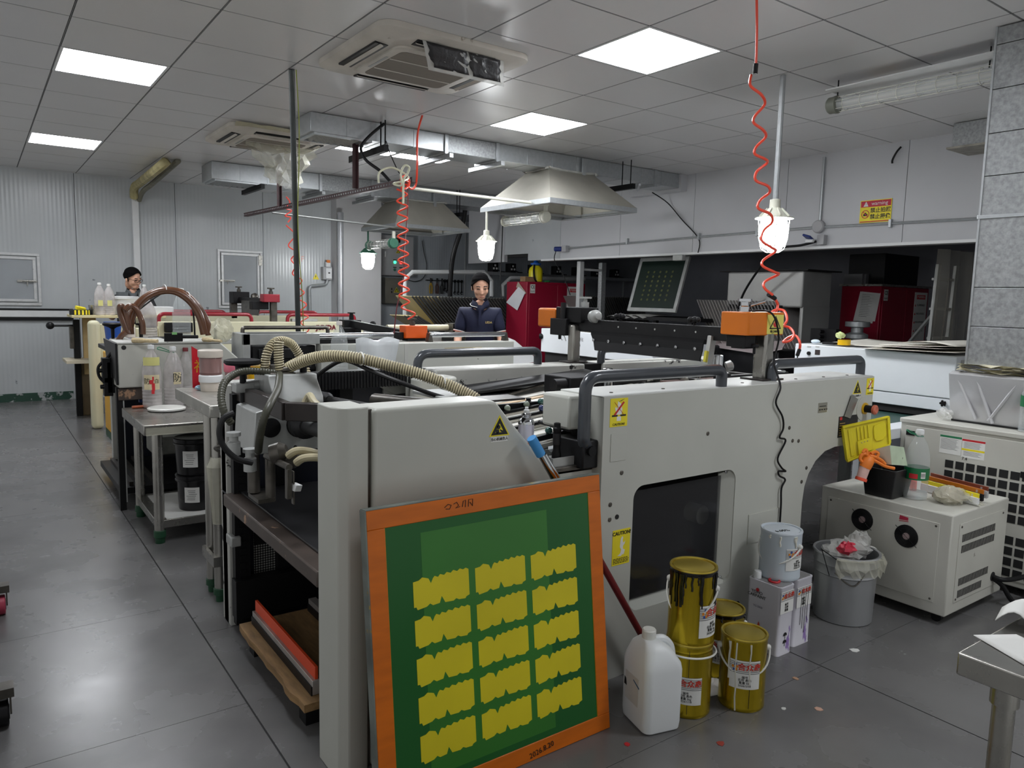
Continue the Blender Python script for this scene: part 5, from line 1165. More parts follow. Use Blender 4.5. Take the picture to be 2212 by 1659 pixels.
for px_ in ((1958,1158),(1863,1122)):
    c = aX(*px_, x0-.003); b = B()
    B().lathe(c, [(.052,0),(.052,.002),(.004,.0025)], 24, (-1,0,0)).build('fan_opening', M_hole, t)
    for r in (.05,.043,.036,.029,.022): b.tube([c+V((-.006, r*math.cos(a), r*math.sin(a))) for a in [k*PI/12 for k in range(24)]], .0016, 5, True)
    b.cyl(c+V((-.006,.05,.04)), c+V((-.006,-.05,-.04)), .0014, n=5); b.build('fan_guard', M_black, t)
    B().lathe(c, [(.016,.003),(.015,.006),(.003,.007)], 16, (-1,0,0)).build('fan_hub', mat('hub_grey', (150,130,130), .5), t)
for (ua, ub, v) in ((x0+.10,x1-.13,.385),(x0+.10,x1-.13,.335),(x0+.10,x1-.16,.185),(x0+.10,x1-.22,.13)):
    b = B(); n_ = int((ub-ua)/.0115)
    for k in range(n_): b.box(ua+k*.0115, ua+k*.0115+.005, y0-.0045, y0-.003, v-.017, v+.017)
    b.build('louvre_row', M_hole, t, smooth=0)['kind'] = 'stuff'
B().lathe((x1-.115,y0-.003,.14), [(.022,0),(.022,.003),(.004,.003)], 16, (0,-1,0)).build('cable_hole', M_hole, t)
B().prism([fl_.p(-1.63,.43,.004),fl_.p(-1.59,.433,.004),fl_.p(-1.59,.447,.004),fl_.p(-1.628,.45,.004)], (-.001,0,0)).prism([fl_.p(-1.63,.423,.004),fl_.p(-1.588,.427,.004),fl_.p(-1.588,.43,.004),fl_.p(-1.63,.426,.004)], (-.001,0,0)).build('red_sticker', mat('sticker_crimson', (170,36,64), .5), t, smooth=0)
for (x, y) in ((x0+.05,y0+.05),(x1-.06,y0+.06),(x0+.05,y1-.06),(x1-.06,y1-.06)):
    w_ = B().cyl((x-.01,y,.022),(x+.01,y,.022),.022,n=14).box(x-.014,x+.014,y-.012,y+.012,.03,.048); w_.build('castor', M_black, t)
conduit('power_cable', 'thick black cable coming out of the chiller side', 'cable', spline([(x1-.115,y0-.004,.14),(x1-.10,y0-.05,.135),(x1+.02,y0-.09,.14),(x1+.16,1.2,.21),(x1+.4,1.0,.3)], 6), .011, M_black)
conduit('power_cable', 'black cable drooping from the chiller side to the floor', 'cable', spline([(x1-.115,y0-.004,.132),(x1-.09,y0-.04,.10),(x1-.06,y0-.08,.03),(x1+.03,y0-.12,.012),(x1+.2,y0-.3,.012)], 6), .011, M_black)
# big cabinet with a grid of square vent holes
t = thing('control_cabinet', 'tall off white cabinet with rows of square vent holes behind the chiller', 'cabinet', (4.45,1.55,0))
x0, x1, y0, y1, z1 = 4.06, 4.9, .95, 2.0, .79
B().box(x0, x1, y0, y1, .04, z1).build('body', M_chil, t, bevel=.006)
B().box(x0-.008, x1, y0, y1+.004, z1-.02, z1+.004).build('top_cover', M_chil, t, bevel=.004)
B().box(x0-.004, x0, y0, y1-.03, .07, z1-.035).build('front_panel', M_chil, t, bevel=.002)
hp0 = None
for i in range(9):
    for j in range(10):
        y, z = 1.735-.0505*i, .588-.0535*j
        if j in (5,) : continue
        if hp0 is None: hp0 = B().prism([(x0-.0045,y-.02,z-.02),(x0-.0045,y+.02,z-.02),(x0-.0045,y+.02,z+.02),(x0-.0045,y-.02,z+.02)], (-.001,0,0)).build('vent_hole', M_hole, t, smooth=0); yz0 = (y, z)
        else: o = hp0.copy(); COL.objects.link(o); o.parent = t; o.location = (0, y-yz0[0], z-yz0[1])
fc = F((x0-.004,0,0),(0,-1,0),(0,0,1))
fc.plate(-1.965,-1.92,.705,.73,.004).build('latch', M_black, t, bevel=.001)
fc.plate(-1.41,-1.37,.585,.615,.004).build('latch', M_black, t, bevel=.001)
pl = fc.plate(-1.79,-1.685,.64,.735).build('notice_plate', M_paper, t, smooth=0)
fc.plate(-1.79,-1.685,.724,.735,.0004,.0013).build('green_header', mat('print_green', (40,120,80), .5), pl, smooth=0)
pr = fc.plate(-1.682,-1.575,.635,.73).build('notice_plate', M_paper, t, smooth=0)
fc.plate(-1.682,-1.575,.72,.73,.0004,.0013).build('red_header', M_red, pr, smooth=0); fc.plate(-1.682,-1.575,.672,.682,.0004,.0013).build('yellow_band', M_yel, pr, smooth=0)
for p_, u0, u1, vs in ((pl,-1.785,-1.69,[.716-.0065*k for k in range(9)]),(pr,-1.672,-1.58,[.712-.0065*k for k in range(5)]+[.665-.006*k for k in range(4)])):
    b = B(); rr = random.Random(3)
    for v in vs: fc.poly([(u0,v),(u1-rr.uniform(0,.03),v),(u1-.02,v+.002),(u0,v+.002)], .0003, .0013, b)
    b.build('small_print', MATS['print_grey'], p_, smooth=0)
text('handwriting', '7.4', fc.p(-1.665,.628,.0006), fc.x, fc.u, .022, M_ink, t)
# toolbox and things on the chiller
T0 = .503
t = thing('toolbox', 'black toolbox with its yellow lid open and an orange glove over its edge', 'toolbox', (3.47,1.75,T0))
bx = loft([rrect(3.395,3.545,1.685,1.82,.012,z,2) for z in (T0,)]+[rrect(3.38,3.56,1.668,1.835,.012,z,2) for z in (T0+.125, T0+.135)]+[rrect(3.39,3.55,1.678,1.825,.01,T0+.135,2), rrect(3.40,3.54,1.69,1.815,.01,T0+.02,2)]); bx.build('box', M_blk if 0 else mat('toolbox_black', (26,26,28), .4, 0, .06, 10), t, bevel=.002)
loft([rrect(3.374,3.566,1.662,1.841,.012,z,2) for z in (T0+.105, T0+.118)]).build('rim_band', MATS['toolbox_black'], t, bevel=.002) if 0 else None
M_lid = mat('lid_yellow', (226,210,20), .35, 0, .06, 7)
P0, P1_, P2, P3 = aD(1817,920,3.46), aD(1923,897,3.42), aD(1926,962,3.40), aD(1828,1001,3.44)
n_ = (P1_-P0).cross(P3-P0).normalized(); n_ = n_ if n_.dot(-ray(1870,950)) > 0 else -n_
q = lambda u, v, h=0: P0.lerp(P1_, u).lerp(P3.lerp(P2, u), v)+n_*h
def lidp(us, h0, h1, nm='lid_rib', pp=None, m_=M_lid): B().prism([q(u,v,h0) for u, v in us], n_*(h1-h0)).build(nm, m_, pp, bevel=.0015)
R4 = lambda a, b_, c, d: [(a,c),(b_,c),(b_,d),(a,d)]
B().prism([q(u,v,-.02) for u, v in ((.03,.0),(.97,.0),(1,.06),(1,.9),(.97,1),(.04,1),(0,.9),(0,.08))], n_*.02).build('lid', M_lid, t, bevel=.004)
for us in (R4(.02,.98,.02,.08), R4(.03,.97,.92,.98), R4(.02,.06,.08,.92), R4(.93,.98,.08,.92)): lidp(us, 0, .009, 'lid_rim', t)
for k in range(4): lidp(R4(.30+.075*k,.32+.075*k,.14,.52), 0, .005, 'lid_rib', t)
lidp(R4(.28,.58,.52,.9), 0, .008, 'latch_plate', t); lidp(R4(.12,.2,.14,.88), 0, .004, 'lid_rib', t)
lidp([(.66,.2),(.84,.16),(.9,.25),(.9,.6),(.82,.72),(.68,.7),(.64,.6),(.64,.3)], 0, .006, 'lid_emboss', t)
for u in (.37,.43,.49): B().ball(q(u,.6,.009), .0025, 8).build('rivet', M_chrome, t)
t = thing('sheet_metal_box', 'pale green open metal box standing in the toolbox', 'box', aD(1922,1005,3.36))
A_, B_, C_, D_, E2, F2 = aD(1884,972,3.42), aD(1922,962,3.36), aD(1926,1004,3.36), aD(1890,1001,3.42), aD(1952,966,3.45), aD(1960,1006,3.45)
B().add([A_,B_,C_,D_],[(0,1,2,3)]).build('inner_side', mat('metal_beige', (206,196,176), .5, .1, .08, 8, wear=((150,100,80),12,.7)), t, solid=.002, smooth=0)
B().add([B_,E2,F2,C_],[(0,1,2,3)]).build('outer_side', mat('metal_mint', (196,212,184), .45, .1, .08, 12, wear=((70,70,60),14,.68)), t, solid=.002, smooth=0)
t = thing('work_glove', 'orange coated work glove with a pink cuff hanging over the toolbox edge', 'glove', aD(1865,1035,3.38))
g = lambda x, y, d=3.375: aD(x, y, d)
M_glo = mat('glove_orange', (240,130,40), .5, 0, .05, 14); M_glk = mat('glove_knit', (226,186,176), .8, 0, .05, 20, bump=.3, bs=200)
B().tube(spline([g(1878,985,3.40), g(1874,998), g(1868,1010)],5), lambda i: .028-.0003*i, 12).build('palm', M_glo, t)
for L in ([(1880,990),(1895,998),(1912,1007),(1932,1012)],[(1878,984),(1892,988),(1905,995),(1912,1003)],[(1872,984),(1872,974),(1868,972),(1864,978)],[(1882,980),(1890,976),(1897,980),(1894,988)],[(1865,1000),(1858,992),(1862,982),(1870,980)]):
    B().tube(spline([g(x, y, 3.37) for x, y in L],5), .0075, 8).build('finger', M_glo, t)
B().tube(spline([g(1868,1010), g(1864,1022), g(1860,1034)],5), lambda i: .024-.0002*i, 12).build('knit_cuff', M_glk, t)
B().tube(spline([g(1861,1032), g(1859,1038)],3), .026, 12).build('cuff_hem', mat('hem_coral', (240,90,60), .6), t)
# drinking water bottles
M_pet = mat('pet_clear', (222,228,228), .06, 0, .02, 10, alpha=.22, spec=.8)
M_petd = mat('pet_dull', (214,208,206), .2, 0, .15, 14, alpha=.5, wear=((170,130,120), 15, .72))
M_water = mat('water', (206,216,220), .05, 0, 0, alpha=.25)
M_green = mat('label_green', (20,112,66), .4, 0, .04, 8)
def bottle(label, c, h, r, m_=None, cap=None, band=None, name='water_bottle', group=None, loop=None, fill=None, bc=True):
    c = V(c); t = thing(name, label, 'bottle', c, group); m_ = m_ or M_pet
    pr = [(r*.86,0),(r*.98,.012*h),(r,.05*h)]
    for k in range(5): z = .08+.055*k; pr += [(r,z*h),(r*.965,(z+.012)*h),(r,(z+.024)*h)]
    pr += [(r,.40*h),(r*.99,.56*h),(r*.93,.64*h),(r*.8,.74*h),(r*.58,.83*h),(r*.33,.90*h),(r*.28,.92*h),(r*.28,.94*h)]
    B().lathe(c, pr, 24, cap=False).build('body', m_, t)
    B().lathe(c, [(r*.30,.93*h),(r*.33,.932*h),(r*.33,.985*h),(r*.30,.998*h),(.002,h)], 16).build('cap', cap or M_white, t)
    if fill: B().lathe(c, [(r*.84,.004),(r*.96,.014*h),(r*.96,fill*h),(.002,fill*h)], 20).build('water', M_water, t)
    if band:
        z0, z1, m2 = band; lb = B().lathe(c, [(r*1.012,z0*h),(r*1.012,z1*h)], 28, cap=False).build('label_band', m2, t)
        if bc:
            a = math.atan2(-c.y, -c.x); p = patch(c, r*1.018, a+.35, a+.75, (z0+.03)*h, (z1-.05)*h, 4); p.build('code_plate', M_paper, lb)
            b = B()
            for k in range(9): pp = patch(c, r*1.024, a+.38+.04*k, a+.38+.04*k+(.012 if k % 3 else .024), (z0+.045)*h, (z1-.065)*h, 1); b.add(pp.v, pp.f)
            b.build('barcode', M_ink, lb, smooth=0)
            p = patch(c, r*1.018, a-.6, a+.1, (z0+.02)*h, (z0+.09)*h, 6); p.build('red_band', M_red, lb)
            text_cyl('lettering', 'water', c, r*1.016, a-.25, z1*h-.05*h, .055*h, M_yel, lb) if 0 else None
    if loop: B().tube(spline([c+V((p[0], p[1], .905*h+p[2])) for p in ((r*.3,0,0),(0,-r*.3,.0),(-r*.3,0,0),(-r*1.0,.0,.012),(-r*1.45,.01,.02),(-r*1.2,.03,.03),(-r*.3,.01,.008))],6), .0028, 6).build('carry_loop', mat('loop_green', (40,120,84), .5), t)
    return t
c = aZ(1985,1080,T0); bottle('clear water bottle with a green label on the chiller beside the toolbox', (c.x+.02,c.y+.03,T0), .325, .052, band=(.29,.46,M_green), loop=True, fill=.1, group='big water bottles at right')
bottle('clear water bottle with a green label on the vented cabinet at the right edge', (4.17,1.425,.794), .30, .055, band=(.42,.60,M_green), fill=.06, group='big water bottles at right')
# bag with a rag
t = thing('plastic_bag', 'clear plastic bag wrapped round a beige rag on the chiller', 'bag', aZ(2055,1085,T0))
c = aZ(2058,1088,T0)+V((.02,.03,.03)); blob(c, .06, (1.25,1.0,.62), 3, .13, 18).build('rag', mat('rag_beige', (176,164,146), .8, 0, .12, 20, bump=.6, bs=50), t)
blob(c+V((-.01,-.015,.004)), .066, (1.25,1.0,.62), 5, .12, 18).build('clear_film', M_film, t, smooth=0)
b = B().grid(crumple([c+V((.05,-.03,.01)), c+V((.0,-.07,.0))], [c+V((.10,-.11,-.028)), c+V((.02,-.13,-.027))], 5, 5, .008, 3)); b.build('bag_tail', M_film, t, smooth=0)
# three squeegees lying on the chiller
def long_sq(label, A, C, cols, w_=.03):
    A, C = V(A), V(C); t = thing('long_squeegee', label, 'squeegee', (A+C)/2, 'squeegees on the chiller')
    B().bar(A+V((0,0,.02)), C+V((0,0,.02)), .014, .034).build('holder', cols[0], t, bevel=.002)
    B().bar(A+V((0,0,.045)), C+V((0,0,.045)), .007, .022).build('rubber_blade', cols[1], t, bevel=.001)
    d = (C-A).normalized(); B().bar(C-d*.02+V((0,0,-.0)), C-d*.02+V((.0,0,.05)), .03, .004).build('end_plate', M_gl, t, smooth=0)
A, C = aZ(2028,1052,.515), aZ(2168,1096,.51)
o_ = V((.045,.012,0))
A = V((3.70,1.70,T0+.002)); C = V((3.63,1.415,T0+.002))
long_sq('yellow bladed squeegee lying in front of two others on the chiller', A, C, (M_white, M_yel))
long_sq('amber squeegee with a black holder, middle of three on the chiller', A+V((.045,0,.012)), C+V((.045,0,.012)), (M_black, mat('rubber_amber', (190,110,30), .3)))
long_sq('brown squeegee with a grey holder, last of three on the chiller', A+V((.09,0,.02)), C+V((.09,0,.02)), (M_grey, mat('rubber_brown', (130,64,44), .35)))
o = B().box(3.655,3.70,1.72,1.735,T0,T0+.07).box(3.655,3.67,1.705,1.72,T0,T0+.05).build('coral_clamp', mat('clamp_coral', (230,86,66), .4), bevel=.004); tag(o, 'coral plastic clamp between the bottle and the squeegees', 'clamp')
# wrapped block on the cabinet, below the duct
M_wrap = mat('wrap_silvery', (206,206,208), .22, .25, .06, 3, bump=.25, bs=6)
t = thing('wrapped_unit', 'box wrapped in silvery plastic on the cabinet under the galvanised duct', 'package', (4.42,1.6,.795))
loft([rrect(4.20,4.72,1.16,1.80,.01,.80,2), rrect(4.19,4.72,1.15,1.815,.01,.83,2), rrect(4.165,4.72,1.15,1.83,.012,1.045,2), rrect(4.18,4.72,1.16,1.82,.02,1.06,2)]).build('wrapping', M_wrap, t)
loft([rrect(4.195,4.72,1.16,1.81,.01,z,2) for z in (.7945,.803)]).build('dark_base', M_hole, t)
for (p_, c_) in (((1.70,1.05),(1.60,.81)),((1.79,1.04),(1.68,.82)),((1.50,1.03),(1.62,.82))):
    B().tube([V((4.176+.012*(1-k/6)*0, p_[0]+(c_[0]-p_[0])*k/6, p_[1]+(c_[1]-p_[1])*k/6)) for k in range(7)], .008, 6).build('wrap_fold', M_wrap, t)
b = B(); rr = random.Random(6)
for k in range(6): b.grid([[V((4.17+rr.uniform(-.015,.012)+.02*i, 1.14+.65*j/12, 1.062+.012*k*.6+rr.uniform(-.008,.01))) for j in range(13)] for i in range(3)])
b.build('crumpled_wrap', mat('film_yellowed', (214,208,180), .2, .1, .1, 16, bump=.5, bs=30), t, smooth=0)
blob((4.17,1.83,.83), .03, (1,1.2,.9), 2, .3).build('wrap_knot', M_filmw, t, smooth=0)
# vertical galvanised duct
t = thing('duct_column', 'wide mottled galvanised duct dropping from the ceiling at the right edge', 'air duct', (4.5,1.4,1.10))
zs = [1.10,1.30,1.50,1.855,2.06,2.27,2.485,2.70,2.786]
for a, c_ in zip(zs, zs[1:]): B().box(4.2, 4.8, 1.05, 1.762, a, c_-.003).build('duct_section', M_galvm, t, bevel=.002)
B().box(4.192, 4.8, 1.05, 1.77, 1.845, 1.865).build('flange', M_galv, t, bevel=.002)
B().box(4.196, 4.206, 1.756, 1.766, 1.10, 2.786).build('corner_edge', M_galv, t)
# duct stub on the right wall
t = thing('duct_stub', 'short mottled duct stub sticking out of the right wall beside the big duct', 'air duct', (6.28,2.6,2.6))
B().box(6.10, 6.448, 2.3, 2.80, 2.61, 2.784).build('duct_section', M_galvm, t, bevel=.003); B().box(6.08, 6.448, 2.28, 2.83, 2.595, 2.61).build('torn_flange', mat('flange_dull', (160,156,146), .6, .3, .15, 12), t, smooth=0)
# white dryer with control panel at the delivery end
t = thing('dryer', 'long white dryer with dials at the delivery end of the nearest press', 'dryer', (5.3,2.6,0))
XD = 4.75
b = B().prism([(XD,2.045,.845),(XD,3.13,.845),(XD,3.13,1.115),(XD,2.045,1.103)], (.78,0,.0)); b.build('housing', M_wht, t, bevel=.006)
B().box(XD+.005, XD+.78, 2.05, 3.125, .765, .842).build('lower_skirt', M_wht, t, bevel=.004)
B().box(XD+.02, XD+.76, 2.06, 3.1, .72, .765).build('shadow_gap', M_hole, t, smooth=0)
B().box(XD+.06, XD+.7, 2.041, 2.045, .87, 1.08).build('end_panel', M_grey, t, bevel=.003)
B().box(XD+.1, XD+.66, 2.036, 2.041, .90, 1.05).build('end_recess', mat('panel_grey_dark', (150,150,156), .5), t, smooth=0)
fd = F((XD,0,0),(0,-1,0),(0,0,1))
for (x, y) in ((1748,763),(1748,785)):
    p = aX(x, y, XD); lathe_part('dial', p, [(.013,0),(.013,.012),(.010,.016),(.003,.016)], M_black, t, (-1,0,0), 16)
def dplate(x, y, w_, h_, nm, m_): p = aX(x, y, XD); return fd.plate(-p.y-w_/2, -p.y+w_/2, p.z-h_/2, p.z+h_/2, .002).build(nm, m_, t, smooth=0)
dplate(1766,761,.038,.035,'display', mat('display_dark', (60,52,52), .3)); dplate(1766,749,.03,.008,'name_plate', M_grey); dplate(1766,774,.03,.008,'name_plate', M_grey); dplate(1748,749,.03,.008,'name_plate', M_grey); dplate(1748,775,.03,.008,'name_plate', M_grey); dplate(1783,775,.034,.007,'name_plate', M_grey)
p = aX(2040,871,XD+.005); b = B()
for k in range(5): a = k*2*PI/5; b.ball(p+V((-.02,.013*math.cos(a),.013*math.sin(a))), .008, 8)
b.cyl(p, p+V((-.028,0,0)), .011).build('star_knob', M_black, t)
B().box(3.60, XD+.7, 2.12, 3.05, .69, .71).build('conveyor_belt', mat('belt_green', (44,72,66), .5, 0, .08, 6), t, smooth=0)
B().box(3.75, XD+.76, 2.0, 2.115, .60, .735).build('conveyor_side', M_wht, t, bevel=.004); B().box(3.76, XD+.7, 1.995, 2.0, .45, .68).build('side_cover', mat('panel_slate', (84,88,98), .5), t, smooth=0)
B().box(3.75, XD+.76, 3.05, 3.12, .60, .735).build('conveyor_side', M_wht, t, bevel=.004)
for (x, y) in ((3.9,2.2),(5.4,2.2),(3.9,2.95),(5.4,2.95)): B().box(x, x+.05, y, y+.05, 0, .69).build('leg', M_wht, t, bevel=.003)
# papers on the dryer
def sheet(label, pts4, curl, name='proof_sheet', m_=None, n=6, group='proof sheets on the dryer', amp=0, seed=1):
    p = [V(q) for q in pts4]; rows = []
    for i in range(n+1):
        v = i/n; r_ = []
        for j in range(n+1):
            u = j/n; q = p[0].lerp(p[1], u).lerp(p[3].lerp(p[2], u), v); q = q+V((0,0,curl(u, v))); r_.append(q)
        rows.append(r_)
    o = B().grid(rows).build(name, m_ or M_paper, solid=.0015); tag(o, label, 'paper', group); return o
M_pap = mat('proof_paper', (226,222,212), .7, 0, .03, 4)
zt = 1.12
def onz(x, y, z): return aZ(x, y, z)
for k, (L, dz, lb_, cv) in enumerate((([(4.86,2.95),(4.86,2.50),(5.4,2.5),(5.4,2.95)], .0, 'pale proof sheet curling up behind the yellow tape roll', lambda u, v: .03*(u-.5)**2+.02*v),
        ([(4.70,2.62),(4.68,2.02),(5.3,2.0),(5.3,2.6)], .004, 'proof sheet at the bottom of the spread pile on the dryer', lambda u, v: .012*u*(1-v)-.01*(1-v)),
        ([(4.72,2.58),(4.69,2.12),(5.28,2.02),(5.3,2.5)], .012, 'proof sheet second from the bottom of the spread pile', lambda u, v: .012*u*(1-v)),
        ([(4.80,2.55),(4.72,2.05),(5.35,1.98),(5.4,2.5)], .022, 'proof sheet third in the spread pile with a lifted corner', lambda u, v: .02*u*u),
        ([(4.85,2.45),(4.80,2.08),(5.45,2.02),(5.45,2.45)], .036, 'folded proof sheet on top of the spread pile', lambda u, v: .02*(1-(2*u-1)**2)+.0*v))):
    sheet(lb_, [V((x, y, zt+dz+.002)) for x, y in L], cv, m_=M_pap)
p = aX(1818,743,4.80); o = B().lathe((4.83,p.y,zt+.002), [(.022,0),(.042,0),(.042,.036),(.022,.036)], 24, cap=False).build('tape_roll', mat('tape_gold', (232,184,20), .3, 0, .04, 10)); tag(o, 'yellow tape roll standing on the white dryer', 'tape')
p = aX(1758,741,4.80); o = B().ball((4.82,p.y,zt+.015), .028, 14, (1,1.2,.5)).build('soap_bar', mat('soap_blue', (214,228,238), .4)); tag(o, 'pale blue rounded plastic piece on the corner of the dryer', 'plastic piece')
p = aX(1790,743,4.82); o = B().box(4.80,4.85,p.y-.05,p.y+.04,zt,zt+.016).build('black_tool', M_black, bevel=.004); tag(o, 'small black tool between the blue piece and the yellow tape roll', 'tool')
p = aX(1815,728,5.0); o = blob((5.0,p.y,zt+.06), .03, (1,1,.8), 4, .2).build('crumpled_wrapper', mat('wrapper_lime', (214,226,160), .5, 0, .1, 20), smooth=0); tag(o, 'crumpled pale green wrapper behind the yellow tape roll', 'wrapper')
# stainless table in the near right corner
t = thing('stainless_table', 'brushed stainless steel table in the near right corner with white sheets', 'table', (1.85,.2,0))
B().box(1.452, 2.35, -.35, .577, .708, .752).build('tabletop', M_steel, t, bevel=.004)
for (x, y) in ((1.515,.515),(2.28,.515),(1.515,-.28),(2.28,-.28)): B().cyl((x,y,0),(x,y,.708),.019,n=18).cyl((x,y,.66),(x,y,.708),.024,n=18).build('leg', M_steel, t)
B().box(1.52, 2.28, -.28, .51, .16, .175).build('lower_shelf', M_steel, t, bevel=.003)
sheet('white torn edged sheet lying on the stainless table corner', [aZ(2103,1372,.7535), aZ(2195,1375,.7535), aZ(2330,1440,.7535), aZ(2212,1436,.7535)], lambda u, v: .004*u, name='paper_sheet', group='white papers on the stainless table')
sheet('curled white tissue at the back of the stainless table', [aZ(2150,1340,.754), aZ(2165,1312,.754), aZ(2300,1310,.754), aZ(2280,1385,.754)], lambda u, v: .03*math.sin(PI*min(1,v*1.5))*(1-.4*u), name='paper_sheet', group='white papers on the stainless table', n=10)
o = B().lathe((1.66,.42,.176), [(.05,0),(.055,.003),(.06,.2),(.062,.21),(.062,.215),(.003,.215)], 24).build('white_bucket', M_hdpe); tag(o, 'white bucket on the lower shelf of the stainless table', 'bucket')
# trolley at the left edge of the view: only its castors show
t = thing('trolley', 'flat trolley at the left edge with pink castor wheels', 'trolley', (-.35,3.2,0))
B().box(-.75, -.03, 2.45, 3.95, .13, .17).build('deck', M_dark, t, bevel=.004)
for (x, y, m_) in ((.028,3.71,mat('wheel_pink', (176,60,84), .4, 0, .05, 10)), (.01,2.73,M_black), (-.7,3.7,M_black), (-.7,2.72,M_black)):
    w_ = B().cyl((x-.014,y,.042),(x+.014,y,.042),.042,n=20).build('castor_wheel', m_, t, bevel=.004)
    B().cyl((x-.016,y,.042),(x+.016,y,.042),.024,n=16).build('wheel_hub', mat('hub_dark', (60,58,60), .4, .4), t)
    B().box(x-.06, x+.03, y-.03, y+.03, .10, .13).box(x-.022, x-.017, y-.02, y+.02, .04, .12).box(x+.017, x+.022, y-.02, y+.02, .04, .12).build('castor_fork', M_iron, t)
# ================================================================ second press
M_chip = mat('machine_chipped', (196,196,188), .4, 0, .04, 4, wear=((60,54,48), 26, .665))
M_creamy = mat('machine_ivory', (218,214,182), .4, 0, .04, 3)
M_brown = mat('hose_brown', (92,56,34), .28, 0, .14, 9, coat=.4)
M_redb = mat('handle_crimson', (150,32,46), .32, 0, .03, 10, coat=.3)
M_orb = mat('head_orange_bright', (226,92,20), .38, 0, .03, 6)
P2 = thing('screen_printing_press', 'second grey white printing press with brown hose arcs and a bright orange squeegee head', 'printing press', (2.1,5.65,0), 'screen printing presses in a row')
def gantry(P, x, yf, yr, zt, head, mh, zl, bl=None):
    """squeegee beam between two posts, with a head on the near end"""
    B().box(x+.02, x+.07, yf, yf+.05, zl, zt).build('gantry_post', M_iron, P, bevel=.006)
    B().box(x-.03, x+.02, yr, yr+.05, zl, zt-.02).build('gantry_post', M_iron, P, bevel=.006)
F2 = F((0,5.08,0),(1,0,0),(0,0,1))
B().box(.69, .885, 5.085, 5.42, .78, 1.05).build('feeder_box', M_chip, P2, bevel=.008)
B().prism([(.69,5.085,1.055),(.69,5.6,1.06),(.69,5.5,.95),(.69,5.085,.80)], (-.012,0,0)).build('feeder_gusset', M_dark, P2, smooth=0)
B().box(.688, 1.30, 5.08, 5.42, 1.05, 1.062).build('feeder_cover', M_creamw, P2, bevel=.003)
B().lathe((.725,5.085,1.03), [(.014,0),(.014,.002),(.003,.002)], 12, (0,-1,0)).build('bolt_hole', M_ink, P2)
B().prism([(.895,5.09,.45),(1.46,5.09,.45),(1.46,5.09,.90),(1.30,5.09,1.05),(.895,5.09,1.05)], (0,.12,0)).build('feeder_panel', M_creamw if 0 else M_cream, P2, bevel=.008)
B().box(.68, .715, 5.12, 5.17, 0, .78).build('front_upright', M_black, P2, smooth=0)
B().box(.715, .722, 5.12, 5.14, .05, .70).build('front_strip', M_alum, P2, smooth=0)
B().box(.69, 1.5, 5.11, 5.25, .70, .775).build('feeder_ledge', M_copper, P2, bevel=.004)
B().box(.79, .83, 6.22, 6.29, 0, .98).build('rear_upright', M_creamw, P2, bevel=.003)
B().box(.83, 1.6, 6.27, 6.30, 0, .97).build('feeder_back', M_navy, P2, smooth=0)
B().box(.785, 1.7, 6.24, 6.32, .965, 1.0).build('feeder_back_rail', M_creamw, P2, bevel=.003)
B().box(.70, 1.3, 5.25, 6.2, .07, .11).build('pile_board', M_black, P2, bevel=.003)
for x in (.76, .83, .90): B().box(x, x+.025, 5.3, 6.15, .11, .135).build('pile_rail', M_rust if x < .8 else M_iron, P2, smooth=0)
B().box(.95, 1.15, 5.5, 5.8, .25, .6).build('hanging_box', mat('grey_box', (120,120,114), .5, 0, .15, 12), P2, bevel=.01)
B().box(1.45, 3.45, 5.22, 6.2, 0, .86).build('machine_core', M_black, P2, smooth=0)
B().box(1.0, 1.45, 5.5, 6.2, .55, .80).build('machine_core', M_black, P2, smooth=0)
B().box(1.985, 3.68, 5.08, 5.20, 0, 1.03).build('main_panel', M_cream, P2, bevel=.008)
B().box(2.645, 2.675, 5.076, 5.08, 0, 1.02).build('panel_seam', M_creamw, P2, smooth=0)
F2.plate(3.38, 3.55, .72, .83, .012).build('motor_plate', M_cream, P2, bevel=.004); B().lathe(F2.p(3.46,.765,.012), [(.035,0),(.035,.004),(.02,.01),(.003,.01)], 16, F2.n).build('motor_knob', M_ink, P2)
screws(F((0,5.068,0),(1,0,0),(0,0,1)), [(3.40,.81),(3.53,.81)], .006, M_ink, P2)
B().box(3.0, 3.35, 5.077, 5.08, .975, .985).build('glue_mark', mat('glue_tan', (176,160,120), .6), P2, smooth=0)
cb = B().box(1.45,1.99,5.12,5.14,1.03,1.105).box(1.45,1.50,5.12,5.40,.86,1.105).box(1.50,1.99,5.38,5.40,.86,1.105)
cb.build('side_chamber', M_alum, P2, bevel=.003)
B().box(1.52, 1.97, 5.15, 5.37, .84, 1.02).build('chamber_motor', M_black, P2, bevel=.01); B().box(1.56,1.8,5.13,5.16,.93,1.0).build('chamber_block', M_dark, P2, bevel=.006)
B().cyl((1.94,5.15,1.085),(2.58,5.15,1.085),.022,n=14).build('chrome_roller', M_chrome, P2)
B().box(1.93, 2.60, 5.14, 5.19, 1.03, 1.06).build('roller_rail', M_black, P2, smooth=0)
B().cyl((2.90,5.15,1.085),(3.62,5.15,1.085),.021,n=14).build('chrome_roller', M_chrome, P2)
for x in (2.88, 3.61): B().prism([(x,5.13,1.03),(x+.045,5.13,1.03),(x+.03,5.13,1.10),(x+.012,5.13,1.10)], (0,.05,0)).build('roller_bracket', M_iron, P2, bevel=.002)
B().tube(fillet([(1.50,5.3,1.05),(1.50,5.3,1.14),(2.12,5.3,1.14),(2.12,5.3,1.05)], .02), .014, 10).build('guard_bar', M_iron, P2)
B().box(1.55, 2.05, 5.5, 5.7, 1.0, 1.05).build('clamp_bar', M_dark, P2, bevel=.004)
B().box(2.0, 3.6, 6.15, 6.28, .9, 1.05).build('rear_rail', M_creamw, P2, bevel=.006)
